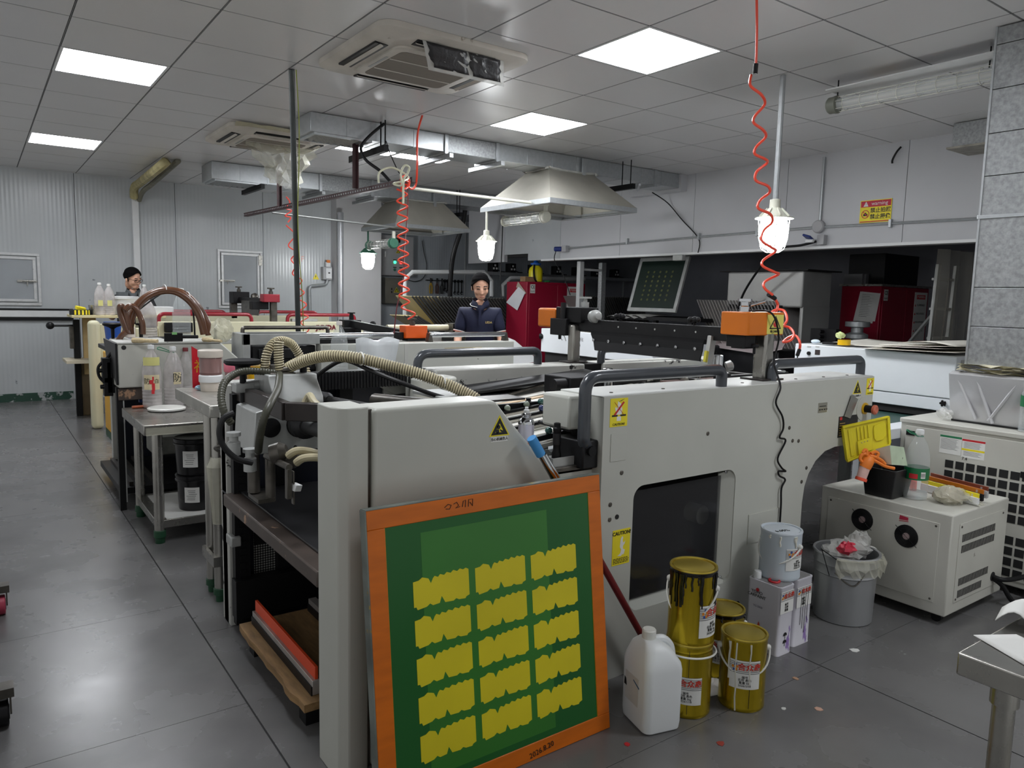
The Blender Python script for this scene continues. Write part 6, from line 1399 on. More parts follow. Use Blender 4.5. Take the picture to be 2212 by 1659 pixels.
A, C = V((2.66,6.2,1.135)), V((2.84,5.42,1.075)); B().bar(A, C, .04, .065).build('squeegee_beam', M_dark, P2, bevel=.003)
B().box(2.60, 2.76, 6.12, 6.24, 1.05, 1.165).box(2.56,2.68,6.06,6.14,1.02,1.10).build('end_block', M_black, P2, bevel=.004)
lathe_part('pressure_knob', (2.70,6.2,1.165), [(.02,0),(.02,.04),(.016,.04),(.016,.055),(.034,.055),(.034,.066),(.003,.066)], M_dark, P2, n_=14)
b = B().ball((2.86,6.1,1.13), .03, 8).ball((2.93,6.05,1.10), .022, 8).cyl((2.76,6.15,1.10),(2.95,6.05,1.10),.012); b.build('adjusting_knob', M_black, P2)
p0, p1 = aY(870,703,5.3), aY(917,730,5.3)
B().box(p0.x, p1.x, 5.25, 5.36, p1.z, p0.z).build('squeegee_head', M_orb, P2, bevel=.006)
B().box(p0.x+.02, p1.x-.01, 5.26, 5.35, 1.03, p1.z).build('head_foot', M_black, P2, bevel=.004)
B().box(p0.x-.05, p0.x, 5.28, 5.42, 1.04, 1.10).cyl((p1.x,5.3,p1.z+.05),(p1.x+.03,5.3,p1.z+.05),.025).build('end_block', M_black, P2, bevel=.003)
lathe_part('pressure_knob', (p0.x+.085,5.3,p0.z), [(.022,0),(.022,.03),(.016,.03),(.016,.045),(.034,.047),(.034,.058),(.003,.058)], M_iron, P2, n_=14)
for (x, y) in ((2.35,6.0),(2.47,6.0)): pass
B().cyl((2.95,6.0,1.10),(3.62,6.05,1.10),.03,n=12).build('feed_roll', mat('roll_ivory', (206,200,170), .5), P2)
B().box(3.60,3.68,5.95,6.1,1.0,1.14).build('roll_bracket', M_iron, P2, bevel=.003)
# feeder head of the second press: hand wheel, hoses
p = aY(243,701,5.75); lathe_part('hand_wheel', p, [(.01,-.12),(.012,-.03),(.024,-.02),(.06,-.006),(.064,.004),(.055,.012),(.004,.008)], M_black, P2)
b = B().tube(fillet([(p.x-.02,p.y,p.z-.11),(p.x+.09,p.y,p.z-.10),(p.x+.10,p.y,p.z-.19)], .03), .016, 8); b.build('clamp_arm', M_creamw, P2)
p = aY(304,703,5.55); lathe_part('hand_wheel', p, [(.012,-.08),(.013,0),(.03,.004),(.03,.014),(.004,.016)], M_black, P2, n_=14)
B().box(.86,1.02,5.45,5.6,1.0,1.062).build('head_block', M_creamw, P2, bevel=.006)
def arc2(pts, ys, r): B().tube(spline([aY(x, y, k) for (x, y), k in zip(pts, ys)], 8), r, 12).build('brown_hose', M_brown, P2)
arc2([(281,722),(281,700),(290,672),(312,645),(345,629),(380,630),(412,652),(432,685),(441,722)], [5.55]*9, .026)
arc2([(272,720),(280,690),(296,660),(325,636),(358,627),(395,634),(425,660),(446,695),(452,724)], [5.68]*9, .026)
arc2([(276,722),(268,700),(260,678),(259,663),(266,664),(272,680),(279,712)], [5.5]*7, .019)
arc2([(270,670),(280,661),(290,664),(301,680),(308,700),(309,722)], [5.47]*6, .018)
arc2([(252,742),(262,726),(272,718)], [5.4]*3, .018)
arc2([(236,800),(240,770),(240,745)], [5.6]*3, .018)
B().tube(spline([aY(x, y, 5.6) for x, y in ((302,668),(325,650),(352,632))],6), .006, 6).build('black_rod', M_black, P2); B().tube(spline([aY(x, y, 5.6) for x, y in ((410,648),(418,680),(421,728))],6), .006, 6).build('black_rod', M_black, P2)
for x_, y_ in ((355,625),(405,640)):
    p = aY(x_, y_, 5.6); B().tube([p+V((.0,.075*math.cos(a),.032*math.sin(a))) for a in [k*PI/8 for k in range(16)]], .0025, 5, True).build('cable_tie', M_paper, P2)
B().tube(spline([aY(x, y, 5.3) for x, y in ((242,760),(230,775),(213,792),(214,812),(226,826),(240,832))],6), .009, 8).build('black_hose', M_black, P2)
for (x_, y_, h) in ((228,800,.16),(238,815,.2),(232,835,.12)):
    p = aY(x_, y_, 5.3); B().box(p.x-.02,p.x+.03,5.28,5.34,p.z-h/2,p.z+h/2).cyl((p.x-.04,5.3,p.z),(p.x+.05,5.3,p.z),.014).build('valve_block', M_black, P2, bevel=.004)
B().box(.72,1.3,5.42,6.24,.955,.985).build('feeder_deck', M_black, P2, bevel=.004)
B().box(1.0,1.30,5.7,5.9,.985,1.05).build('feeder_bridge', M_black, P2, bevel=.006)
B().box(1.22,1.36,5.45,5.75,1.0,1.045).build('hose_block', M_white, P2, bevel=.006)
# loose things on the second press
def single(b, nm, m_, label, cat, group=None, **k): return tag(b.build(nm, m_, **k), label, cat, group)
Z2 = 1.063
def stick(x0, y0, x1, y1, label, r0=.008, r1=.018, z=Z2):
    A, C = aZ(x0, y0, z+.012), aZ(x1, y1, z+.012); P = [A.lerp(C, k/8) for k in range(9)]
    single(B().tube(P, lambda i: (r1 if i < 4 else r0) if 1 else 0, 8), 'wooden_spatula', mat('wood_pale', (206,186,146), .6, 0, .1, 10, stretch=(8,2,8)), label, 'spatula')
stick(287, 735, 340, 737, 'pale wooden spatula lying at the left on top of the second press', .012, .016)
stick(440, 733, 478, 737, 'pale wooden spatula under the clear bag on top of the second press', .009, .015)
t = thing('scraper', 'black handled scraper with a green dot on top of the second press', 'scraper', aZ(375,738,Z2)); c = aZ(375,738,Z2)
B().obox(c+V((0,0,.028)), (.11,.012,.055), (.1,0,0)).build('blade', M_black, t, bevel=.004); B().cyl(c+V((.05,0,.03)), c+V((.15,.02,.028)), .011).build('handle', M_black, t); B().box(c.x-.01,c.x+.02,c.y-.009,c.y-.006,c.z+.045,c.z+.06).build('green_dot', mat('dot_green', (130,190,120), .5), t, smooth=0)
single(blob(aY(480,713,5.35), .075, (.95,.5,1), 5, .22, 16), 'clear_bag', M_film, 'crumpled clear bag standing on the right end of the feeder of the second press', 'bag', smooth=0)
p = aY(465,716,5.4); single(B().prism([(p.x-.012,p.y,Z2-.02),(p.x+.012,p.y,Z2-.02),(p.x+.008,p.y,p.z+.07),(p.x-.004,p.y,p.z+.05)], (0,.012,0)), 'steel_scraper', M_iron, 'grey steel scraper standing upright beside the clear bag', 'scraper')
M_cap = mat('cap_white', (226,226,222), .4)
c = aY(320,716,6.0); bottle('dull reused bottle behind the black brackets, at the left of the brown hose arcs', (c.x,6.0,.985), .36, .062, M_petd, M_film, group='reused bottles on the presses')
c = aY(393,722,6.0); bottle('clear empty bottle standing inside the brown hose arcs', (c.x,6.0,.985), .42, .064, M_pet, M_cap, group='reused bottles on the presses')
single(B().box(1.20,1.34,6.05,6.1,1.0,1.05), 'sponge', mat('sponge_mint', (190,214,196), .8, 0, .2, 20, bump=.5), 'pale green sponge between the two bottles on the second press', 'sponge', bevel=.012)
c = aY(735,765,4.9); bottle('clear empty bottle behind the big beige hose', (aY(733,790,4.95).x,4.95,.80), .40, .062, M_pet, mat('cap_clear', (236,230,226), .3, alpha=.8), group='reused bottles on the presses')
# shelf in front of the second press that carries the bottle and the white film
t = thing('side_shelf', 'narrow steel shelf fixed before the main panel of the second press', 'shelf', (2.2,4.95,0)); B().box(1.85,2.75,4.80,5.07,.775,.798).build('board', M_steel, t, bevel=.003)
for x in (1.87,2.71): B().box(x,x+.025,4.82,4.845,0,.775).build('leg', M_steel, t)
rows = []
for i in range(6):
    z = .80+.055*i*1.0; rows.append([V((2.20+.27*j/8+.012*i*(j/8-.3), 4.92+.018*math.sin(j*1.1+i*.4), z+.012*math.sin(j*1.3)*(i == 5))) for j in range(9)])
single(B().grid(rows), 'white_film_pack', mat('film_pack', (228,232,234), .25, 0, .04, 4, alpha=.75), 'translucent white film pack standing upright behind the beige hose', 'film', solid=.003)
# ================================================================ stainless tables in the aisle
M_lime = mat('foot_green', (24,70,44), .5, 0, .12, 14)
t = thing('work_table', 'stainless table with round legs and green feet carrying bottles and a white lid', 'table', (1.2,4.65,0), 'stainless tables at the feeder ends')
B().box(.69, 1.75, 4.28, 5.0, .615, .67).build('tabletop', M_steel, t, bevel=.004)
B().box(.70, 1.74, 4.275, 4.28, .615, .655).build('wrap_film', M_film, t, smooth=0)
for (x, y) in ((.765,4.345),(1.68,4.345),(.765,4.93),(1.68,4.93)):
    B().cyl((x,y,.05),(x,y,.615),.027,n=18).build('leg', M_steel, t); B().lathe((x,y,0), [(.024,0),(.026,.004),(.026,.03),(.032,.034),(.032,.07),(.028,.074)], 16).build('foot', M_lime, t)
B().box(.745, 1.70, 4.325, 4.95, .085, .13).build('lower_shelf', M_steel, t, bevel=.003)
B().prism([(.80,4.33,.1305),(1.66,4.33,.1305),(1.66,4.9,.1305),(.80,4.9,.1305)], (0,0,.002)).build('shelf_paper', M_paper, t, smooth=0)
def pail(label, c, h, r, group, lab=True):
    c = V(c); t = thing('black_pail', label, 'pail', c, group)
    B().lathe(c, [(r*.88,0),(r*.9,.006),(r*.98,h*.86),(r*1.0,h*.87)], 28).build('body', mat('pail_black', (17,17,19), .25, 0, .03, 8), t)
    B().lathe(c, [(r*1.0,h*.82),(r*1.06,h*.83),(r*1.06,h*.86),(r*1.02,h*.88),(r*1.05,h*.93),(r*1.06,h*.98),(r*1.0,h),(r*.9,h*.985),(.003,h*.985)], 28).build('lid', MATS['pail_black'], t)
    if lab:
        a = math.atan2(-c.y, -c.x)-.1; lb = patch(c, r*.965, a-.55, a+.25, h*.25, h*.68).build('paper_label', M_paper, t)
        b = B(); q = random.Random(4)
        for k in range(6): p_ = patch(c, r*.967, a-.45+q.uniform(0,.15), a+.1+q.uniform(-.1,.05), h*(.33+.05*k), h*(.33+.05*k)+.003, 4); b.add(p_.v, p_.f)
        b.build('small_print', MATS['print_grey'], lb)
    return t
c = (.995, 4.50, .1328); pail('black lidded pail on the shelf below the white lid, lower of two', c, .205, .107, 'black pails on the table shelf')
pail('black lidded pail on the shelf below the white lid, upper of two', (.99,4.50,.1328+.2035), .215, .107, 'black pails on the table shelf')
pail('black pail on the table shelf half hidden by the wrapped leg', (1.26,4.52,.1328), .205, .10, 'black pails on the table shelf', False)
c = aZ(360,886,.67); single(B().lathe((c.x,c.y,.671), [(.085,0),(.105,.004),(.107,.014),(.10,.018),(.09,.013),(.003,.013)], 32), 'pail_lid', M_handle, 'round white plastic lid lying on the stainless table', 'lid')
ZT = .6705
def lbl_bottle(label, px_, h, r, m_, cap, loop=None, band=None, paper=None, yoff=0):
    c = aZ(*px_, ZT); return bottle(label, (c.x, c.y+yoff, ZT), h, r, m_, cap, group='reused bottles on the stainless table', loop=loop, bc=False)
t = lbl_bottle('reused bottle with a yellow tape collar and a red smeared label', (330,880), .385, .056, M_petd, M_white)
c = V(t.location); a = tc_(c); patch(c, .0575, a-.9, a+.9, .262, .312, 14).build('tape_collar', mat('tape_lemon', (222,218,140), .5), t)
lb = patch(c, .0575, a-.85, a+.8, .115, .205, 12).build('paper_label', mat('label_cream', (222,208,170), .6, 0, .1, 14), t)
q = random.Random(5); b = B()
for k in range(5): p_ = patch(c, .0582, a-.1+q.uniform(-.15,.15), a+.1+q.uniform(-.1,.2), .09+.02*k, .115+.02*k, 3); b.add(p_.v, p_.f)
b.build('red_smear', M_red, lb); text_cyl('handwriting', '防', c, .0582, a-.5, .165, .04, M_ink, lb); text_cyl('handwriting', '白', c, .0582, a+.45, .165, .03, M_ink, lb)
t = lbl_bottle('reused bottle with a green carrying loop and a handwritten yellow label', (378,877), .37, .058, M_petd, M_white, loop=True, yoff=.02)
c = V(t.location); a = tc_(c); lb = patch(c, .0592, a+.0, a+.8, .14, .215, 8).build('paper_label', mat('label_cream', (222,208,170), .6, 0, .1, 14), t); text_cyl('handwriting', '防', c, .06, a+.4, .178, .06, M_ink, lb)
lbl_bottle('reused bottle with a dark red cap behind the green looped one', (405,870), .355, .05, M_petd, mat('cap_dark_red', (120,40,46), .4), yoff=.02)
c = aZ(303,882,ZT); single(B().cyl((c.x-.045,c.y,ZT+.009),(c.x+.04,c.y+.01,ZT+.009),.009), 'wooden_grip', mat('grip_terracotta', (170,86,50), .5, 0, .08, 14), 'terracotta coloured wooden grip at the left end of the stainless table', 'grip')
c = aZ(312,872,ZT); single(B().box(c.x-.02,c.x+.03,c.y+.06,c.y+.085,ZT,ZT+.19), 'blue_folder', mat('folder_blue', (34,52,110), .4), 'dark blue folder standing behind the yellow collared bottle', 'folder', bevel=.002)
# table behind the nearest press
t = thing('feeder_table', 'taller stainless table with taped top behind the feeder of the nearest press', 'table', (1.05,3.53,0), 'stainless tables at the feeder ends')
M_stape = mat('steel_taped', (178,176,168), .3, .5, .14, 9, wear=((226,224,216), 8, .60))
B().box(.79, 1.45, 3.30, 3.98, .845, .90).build('tabletop', M_stape, t, bevel=.004)
for (x, y) in ((.835,3.365),(1.38,3.365),(.835,3.50),(1.38,3.50)):
    B().cyl((x,y,.05),(x,y,.845),.025,n=18).build('leg', M_steel, t); B().lathe((x,y,0), [(.02,0),(.022,.03),(.03,.034),(.03,.06),(.026,.064)], 16).build('foot', M_lime, t)
b = B(); 
b.box(.80,1.42,3.33,3.345,.17,.215).box(.80,1.42,3.52,3.535,.17,.215).box(.80,.815,3.345,3.52,.17,.215).box(1.405,1.42,3.345,3.52,.17,.215); b.build('shelf_frame', M_steel, t)
B().box(.815,1.405,3.345,3.52,.175,.185).build('lower_shelf', M_steel, t, smooth=0)
B().tube([V((.835,3.365,z)) for z in (.36,.45,.5,.56,.62,.66)], lambda i: [.028,.034,.038,.045,.05,.03][i], 10).build('wrap_film', M_film, t, smooth=0)
B().prism([(.90,3.36,.1855),(1.3,3.36,.1855),(1.3,3.5,.1855),(.9,3.5,.1855)], (0,0,.002)).build('shelf_paper', M_paper, t, smooth=0)
t = thing('glove_pack', 'pack of pink striped gloves hanging on the taller stainless table', 'pack', (.90,3.30,.55))
blob((.89,3.275,.60), .05, (.9,.45,1.3), 3, .15, 12).build('pack_top', mat('pack_pink_dark', (104,56,74), .5, 0, .3, 12), t); blob((.90,3.27,.50), .042, (.9,.4,1.4), 5, .15, 12).build('pack_bottom', mat('pack_pale', (186,150,156), .4, 0, .3, 16), t)
o = B().tube(fillet([V((.825,3.30,.70)),V((.80,3.27,.72)),V((.80,3.2,.74)),V((.86,3.17,.74))], .02), .008, 8).build('ratchet_handle', M_iron); tag(o, 'dark ratchet handle hooked on the edge of the taller stainless table', 'handle')
ZU = .9005
def tub(label, x, y, r, h, mb, ml, name='ink_tub', lidh=.03, rim=None):
    t = thing(name, label, 'tub', (x, y, ZU), 'ink tubs on the taller table'); c = (x, y, ZU)
    B().lathe(c, [(r*.9,0),(r*.93,.004),(r,h-.004),(r,h)], 24).build('body', mb, t)
    B().lathe(c, [(r*1.05,h-lidh),(r*1.07,h-lidh+.004),(r*1.07,h),(r*1.0,h+.005),(.003,h+.004)], 24).build('lid', ml, t)
    return t
M_tubw = mat('tub_white_dirty', (214,204,192), .5, 0, .1, 12, wear=((150,110,100), 14, .66))
cx, cy = aZ(460,846,.9).x, 3.80
t = tub('stained white tub under the brown ink pot', cx, cy, .052, .075, M_tubw, M_white)
t = thing('ink_tub', 'brown ink pot with white runs standing on the stained tub', 'tub', (cx, cy, ZU+.08), 'ink tubs on the taller table'); c = (cx, cy, ZU+.0805)
B().lathe(c, [(.049,0),(.052,.012),(.051,.014),(.053,.105),(.053,.11)], 24).build('body', mat('ink_brown', (132,100,96), .3, 0, .12, 8, stretch=(3,3,.5), wear=((222,206,200), 9, .63)), t); B().lathe(c, [(.056,.085),(.058,.09),(.058,.118),(.05,.122),(.003,.12)], 24).build('lid', M_tubw, t)
M_pink = mat('film_pink', (224,120,140), .3, 0, .15, 14, wear=((236,214,200), 9, .58))
c = aY(507,790,3.9); tub('tub with a pink film cover behind the hand wheel', c.x, 3.9, .05, .13, mat('tub_mauve', (176,140,140), .4, 0, .08, 8), M_pink, lidh=.05)
c = aY(557,790,3.93); tub('yellow tub with a stained lid beside the pink covered tub', c.x, 3.93, .058, .125, mat('tub_yellow', (232,186,20), .4, 0, .04, 8), mat('lid_stained', (232,206,140), .5, 0, .1, 10, wear=((80,150,90), 9, .68)), lidh=.02)
t = thing('red_packet', 'red packet with gold lettering leaning beside the brown ink pot', 'packet', (aY(425,840,4.0).x, 4.0, ZU-.0))
p = [aY(x, y, 3.96) for x, y in ((414,748),(440,764),(441,838),(417,838))]
fp = F(p[3], p[2]-p[3], p[0]-p[3]); B().prism(p, (0,.012,0)).build('packet', mat('packet_red', (186,24,40), .35, 0, .05, 6), t, smooth=0)
text('lettering', '福', fp.p(.035,.105), fp.x, fp.u, .07, mat('gold_foil', (222,180,50), .3, .6), t)
single(blob((.88,3.85,ZU+.012), .018, (1.2,1,.7), 3, .2), 'tissue', mat('tissue_blue', (170,206,224), .8), 'small pale blue tissue on the taller stainless table', 'tissue', smooth=0)
# ================================================================ third press at the back
P3 = thing('screen_printing_press', 'third ivory printing press with crimson handles by the back wall', 'printing press', (2.3,8.9,0), 'screen printing presses in a row')
B().box(1.50, 3.75, 8.25, 8.37, .3, 1.068).build('main_panel', M_creamy, P3, bevel=.008)
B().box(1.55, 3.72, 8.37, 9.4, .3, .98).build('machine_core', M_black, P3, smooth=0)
B().box(1.50, 3.80, 9.45, 9.58, .3, 1.10).build('rear_panel', M_creamy, P3, bevel=.008)
B().box(1.3, 1.50, 8.26, 8.4, .3, 1.0).build('feeder_panel', M_creamy, P3, bevel=.008)
B().box(1.55, 1.82, 8.2, 8.26, .96, 1.06).build('black_motor', M_black, P3, bevel=.01)
for y, segs in ((8.31, ((1.515,2.45),(2.85,3.66))), (9.52, ((1.6,2.49),(2.88,3.66)))):
    for a, c in segs: handle(P3, [(a,y,1.02),(a,y,1.145),(c,y,1.145),(c,y,1.02)], .02, M_redb)
text('lettering', 'JUNDA', V((3.28,8.247,1.0)), (1,0,0), (0,0,1), .075, mat('letter_dark_red', (110,30,40), .4), P3, bold=.004)
B().box(2.66,2.73,8.29,8.35,1.06,1.30).build('gantry_post', M_iron, P3, bevel=.006); B().box(2.54,2.62,9.45,9.52,1.06,1.30).build('gantry_post', M_iron, P3, bevel=.006)
B().bar((2.62,9.55,1.30),(2.62,8.35,1.30),.05,.05).build('squeegee_beam', M_dark, P3, bevel=.003)
B().grid([[V((2.60,9.2,1.29)),V((2.60,8.42,1.29))],[V((2.57,9.1,1.23)),V((2.57,8.40,1.23))],[V((2.55,9.02,1.13)),V((2.55,8.38,1.13))]]).build('squeegee_blade', M_iron, P3, solid=.008, smooth=0)
p0, p1 = aY(566,635,8.28), aY(601,653,8.28); B().box(p0.x, p1.x, 8.22, 8.36, p1.z, p0.z).build('squeegee_head', mat('head_crimson', (150,30,46), .35), P3, bevel=.006)
B().box(p0.x-.1,p0.x+.08,8.3,8.42,1.2,1.29).build('end_block', M_black, P3, bevel=.005)
lathe_part('pressure_knob', (p0.x+.1,8.29,p0.z), [(.024,0),(.024,.03),(.014,.03),(.014,.055),(.04,.057),(.04,.07),(.003,.07)], M_iron, P3, n_=14)
q = aY(516,640,9.4); B().box(q.x-.09,q.x+.1,9.3,9.5,1.25,1.39).build('end_block', M_black, P3, bevel=.006); lathe_part('pressure_knob', (q.x+.0,9.4,1.39), [(.024,0),(.024,.03),(.014,.03),(.014,.05),(.04,.05),(.04,.065),(.003,.065)], M_iron, P3, n_=14)
B().lathe((q.x+.15,9.25,1.33), [(.02,-.03),(.05,-.02),(.05,.01),(.01,.03)], 12, (.5,-1,.2)).build('adjusting_knob', M_iron, P3)
B().box(2.9,3.2,8.3,8.36,1.068,1.10).build('clamp_bar', M_alum, P3, bevel=.004)
B().box(.88, .985, 8.28, 8.42, 0, 1.075).build('corner_post', M_creamy, P3, bevel=.04, seg=4)
B().box(.985, 1.3, 8.32, 8.40, .35, 1.04).build('feeder_panel', M_creamy, P3, bevel=.005)
B().box(.93, 1.06, 9.28, 9.34, .45, 1.08).build('feeder_back', mat('panel_tan', (196,168,116), .5, 0, .1, 6), P3, bevel=.004)
B().box(.84, .90, 9.25, 9.32, 0, 1.05).build('rear_upright', M_black, P3, bevel=.004)
B().cyl((.66,9.28,.985),(.86,9.28,.985),.012).ball((.63,9.28,.985), .04, 10).build('crank', M_dark, P3)
B().box(.80,.84,9.2,9.28,.74,.98).build('valve_block', M_iron, P3, bevel=.005)
B().box(.80, 1.7, 8.9, 9.42, 1.08, 1.105).build('feeder_deck', mat('deck_ivory', (220,206,160), .5, 0, .1, 6), P3, bevel=.003)
B().prism([(.74,8.95,.60),(1.08,8.95,.60),(1.08,9.42,.60),(.74,9.42,.60)], (0,0,.03)).build('pile_table', mat('table_ivory_dirty', (206,196,172), .5, 0, .1, 8), P3, smooth=0)
B().box(.90, 1.05, 9.3, 9.42, 0, .6).build('side_panel', mat('panel_tan_dark', (130,112,84), .5, 0, .1, 6), P3, bevel=.004)
# yellow cabinet in front of the third press
t = thing('yellow_cabinet', 'narrow yellow cabinet on a green plinth between the second and third presses', 'cabinet', (1.1,7.75,0))
B().box(.955, 1.35, 7.60, 7.95, .07, .80).build('body', mat('enamel_yellow', (232,172,14), .38, 0, .05, 5, wear=((90,80,50), 16, .72)), t, bevel=.006); B().box(.955, 1.35, 7.60, 7.95, 0, .07).build('plinth', M_lime, t, smooth=0)
single(B().lathe((1.02,7.75,.80), [(.045,0),(.05,.005),(.075,.28),(.08,.285)], 20), 'blue_bucket', mat('bucket_blue', (40,84,166), .4), 'blue bucket standing on the yellow cabinet', 'bucket')
single(B().box(1.10,1.22,7.62,7.72,.80,.9).box(1.12,1.30,7.66,7.80,.9,.94), 'box_stack', mat('carton_grey', (186,180,184), .5, 0, .3, 12), 'small printed cartons on the yellow cabinet beside the blue bucket', 'carton', bevel=.003)
# things on the feeder deck of the third press
ZD = 1.106
for lab_, px_, h in (('reused bottle with a pale label, left of the pair by the man with glasses', (217,678), .30), ('reused bottle with a yellow label, right of the pair by the man with glasses', (237,678), .29)):
    c = aY(*px_, 9.05); t = bottle(lab_, (c.x,9.05,ZD), h*1.15, .056, M_petd, M_cap, group='reused bottles on the presses'); c = V((c.x,9.05,ZD)); a = tc_(c); patch(c, .0575, a-.3, a+.5, .1, .16, 6).build('paper_label', MATS['tape_lemon'], t)
t = thing('tape_roll', 'roll of black and yellow hazard tape on the feeder deck of the third press', 'tape', (aY(175,675,9.1).x,9.1,ZD)); c = V((aY(173,675,9.1).x,9.1,ZD))
B().lathe(c, [(.06,0),(.10,0),(.10,.055),(.06,.055)], 28, cap=False).build('roll', M_ink, t)
for k in range(5): a = -2.2+k*.35; patch(c, .1012, a, a+.18, .004, .052, 4).build('yellow_stripe', M_yel, t)
B().obox(c+V((.0,-.05,.07)), (.09,.05,.03), (.3,.2,.3)).build('loose_end', M_yel, t, smooth=0)
single(B().lathe((aY(205,675,9.15).x,9.15,ZD), [(.045,0),(.05,.003),(.06,.10),(.06,.105)], 18), 'steel_cup', M_steel, 'grey steel cup behind the pair of reused bottles', 'cup')
c = aY(270,670,9.2); t = thing('white_pail', 'white rimmed plastic pail in front of the man with glasses', 'pail', (c.x,9.2,ZD)); B().lathe((c.x,9.2,ZD), [(.11,0),(.12,.01),(.135,.17),(.145,.175),(.145,.20),(.135,.205),(.12,.03),(.003,.03)], 24).build('body', M_white, t)
single(B().box(1.55,1.80,9.0,9.2,ZD,ZD+.1), 'white_carton', M_white, 'white carton behind the brown hose arcs', 'carton', bevel=.01)
c = aY(312,640,9.3); bottle('clear bottle at the elbow of the man with glasses', (c.x,9.3,ZD), .34, .055, M_petd, M_cap, group='reused bottles on the presses')
c = aY(237,692,7.75); t = thing('lidded_jar', 'small white jar with a dark red brush standing behind the hand wheel', 'jar', (1.12,7.7,.94)); B().lathe((1.16,7.72,.941), [(.04,0),(.045,.005),(.045,.09),(.035,.1),(.003,.1)], 18).build('jar', M_tubw, t); B().tube([V((1.17,7.72,1.0)),V((1.16,7.72,1.13)),V((1.11,7.72,1.22))], .009, 8).build('brush_handle', mat('brush_dark_red', (130,30,36), .4), t)
# ================================================================ wall fittings and the dark alcove
M_panelg = mat('panel_box_grey', (166,166,168), .45, 0, .03, 4)
M_sst = mat('panel_box_steel', (140,136,126), .35, .5, .06, 6)
t = thing('electrical_box', 'grey electrical box with green and red lamps on the recessed back wall', 'electrical box', (5.6,11.1,1.71))
B().box(5.30, 5.885, 11.0, 11.2, 1.71, 2.35).build('body', M_panelg, t, bevel=.006)
fe = F((0,11.0,0),(1,0,0),(0,0,1)); fe.plate(5.315,5.87,1.725,2.335,.004).build('door', M_panelg, t, bevel=.002)
fe.plate(5.35,5.375,2.0,2.09,.02,.004).build('latch', M_white, t, bevel=.004)
fe.plate(5.55,5.63,2.24,2.31,.02,.004).build('isolator', M_black, t, bevel=.004); B().lathe(fe.p(5.57,2.275,.02), [(.018,0),(.018,.02),(.003,.02)], 12, fe.n).build('isolator_knob', M_red, t)
M_glow = mat('lamp_green_glow', (60,230,150), .4, emit=2.0); M_glowr = mat('lamp_red_glow', (255,60,60), .4, emit=2.0)
for u, v, m_ in ((5.54,1.925,M_glow),(5.65,1.925,M_glowr),(5.54,1.805,mat('button_green', (50,110,90), .4)),(5.65,1.805,mat('button_red', (140,36,36), .4))):
    B().lathe(fe.p(u,v,.004), [(.024,0),(.024,.01),(.018,.018),(.003,.018)], 14, fe.n).build('indicator', m_, t); fe.plate(u-.03,u+.03,v+.03,v+.045,.002,.004).build('name_plate', M_ink, t, smooth=0)
fe2 = F((0,10.996,0),(1,0,0),(0,0,1)); tri_label(fe2, 5.60, 2.07, .085, .075, None, t, sym='bolt')
t = thing('electrical_box', 'low steel electrical box below the bigger one', 'electrical box', (5.56,11.1,1.26))
B().box(5.40, 5.73, 11.05, 11.2, 1.26, 1.675).build('body', M_sst, t, bevel=.005); f9 = F((0,11.05,0),(1,0,0),(0,0,1)); f9.plate(5.415,5.715,1.275,1.66,.004).build('door', M_sst, t, bevel=.002)
tri_label(F((0,11.046,0),(1,0,0),(0,0,1)), 5.60, 1.44, .10, .085, None, t, sym='bolt')
for v in (1.43,1.48): f9.plate(5.50,5.52,v,v+.03,.006,.004).build('keyhole', M_ink, t, smooth=0)
t = thing('switch_box', 'grey switch box with an orange tag on the back wall beside the white column', 'switch', (4.29,10.7,1.6))
B().box(4.20,4.34,10.66,10.75,1.60,1.79).build('body', M_panelg, t, bevel=.006); B().box(4.24,4.33,10.65,10.66,1.62,1.77).build('cover', M_white, t, bevel=.004); B().box(4.275,4.30,10.645,10.65,1.69,1.71).build('toggle', M_ink, t, smooth=0)
B().box(4.25,4.32,10.67,10.73,1.79,1.86).build('gland', M_white, t, bevel=.006); B().box(4.26,4.31,10.66,10.70,1.85,1.89).build('orange_tag', M_orange, t, bevel=.002)
B().tube(fillet([(4.28,10.69,1.60),(4.26,10.69,1.53),(4.02,10.69,1.50),(4.0,10.69,1.46),(4.02,10.69,.6)], .06), .022, 10).build('conduit', M_galv, t)
fb_ = F((0,10.75,0),(1,0,0),(0,0,1)); o = fb_.poly([(4.07,1.60),(4.17,1.60),(4.12,1.69)], .002).build('warning_sign', M_yel, smooth=0); tag(o, 'small yellow triangle sign on the back wall left of the switch box', 'sign')
b = B(); fb_.poly([(4.12,1.67),(4.108,1.64),(4.116,1.64),(4.11,1.615),(4.13,1.648),(4.122,1.648)], .001, .002, b); b.build('symbol', M_ink, o, smooth=0)
p = aY(735,500,10.5); single(B().cyl((p.x,10.49,.4),(p.x,10.49,2.58),.045,n=18), 'wall_pipe', mat('pipe_bright', (206,208,212), .25, .5, .05, 8), 'bright vertical pipe on the front of the white column', 'pipe')
# small red stencil marks on the wall
text_o = thing('wall_stencil', 'faint red stencil figures on the back wall beside the dark service pole', 'stencil', (3.75,10.749,1.9)); text('lettering', '05F', V((3.86,10.748,1.885)), (1,0,0), (0,0,1), .12, mat('stencil_pink', (224,170,160), .6), text_o)
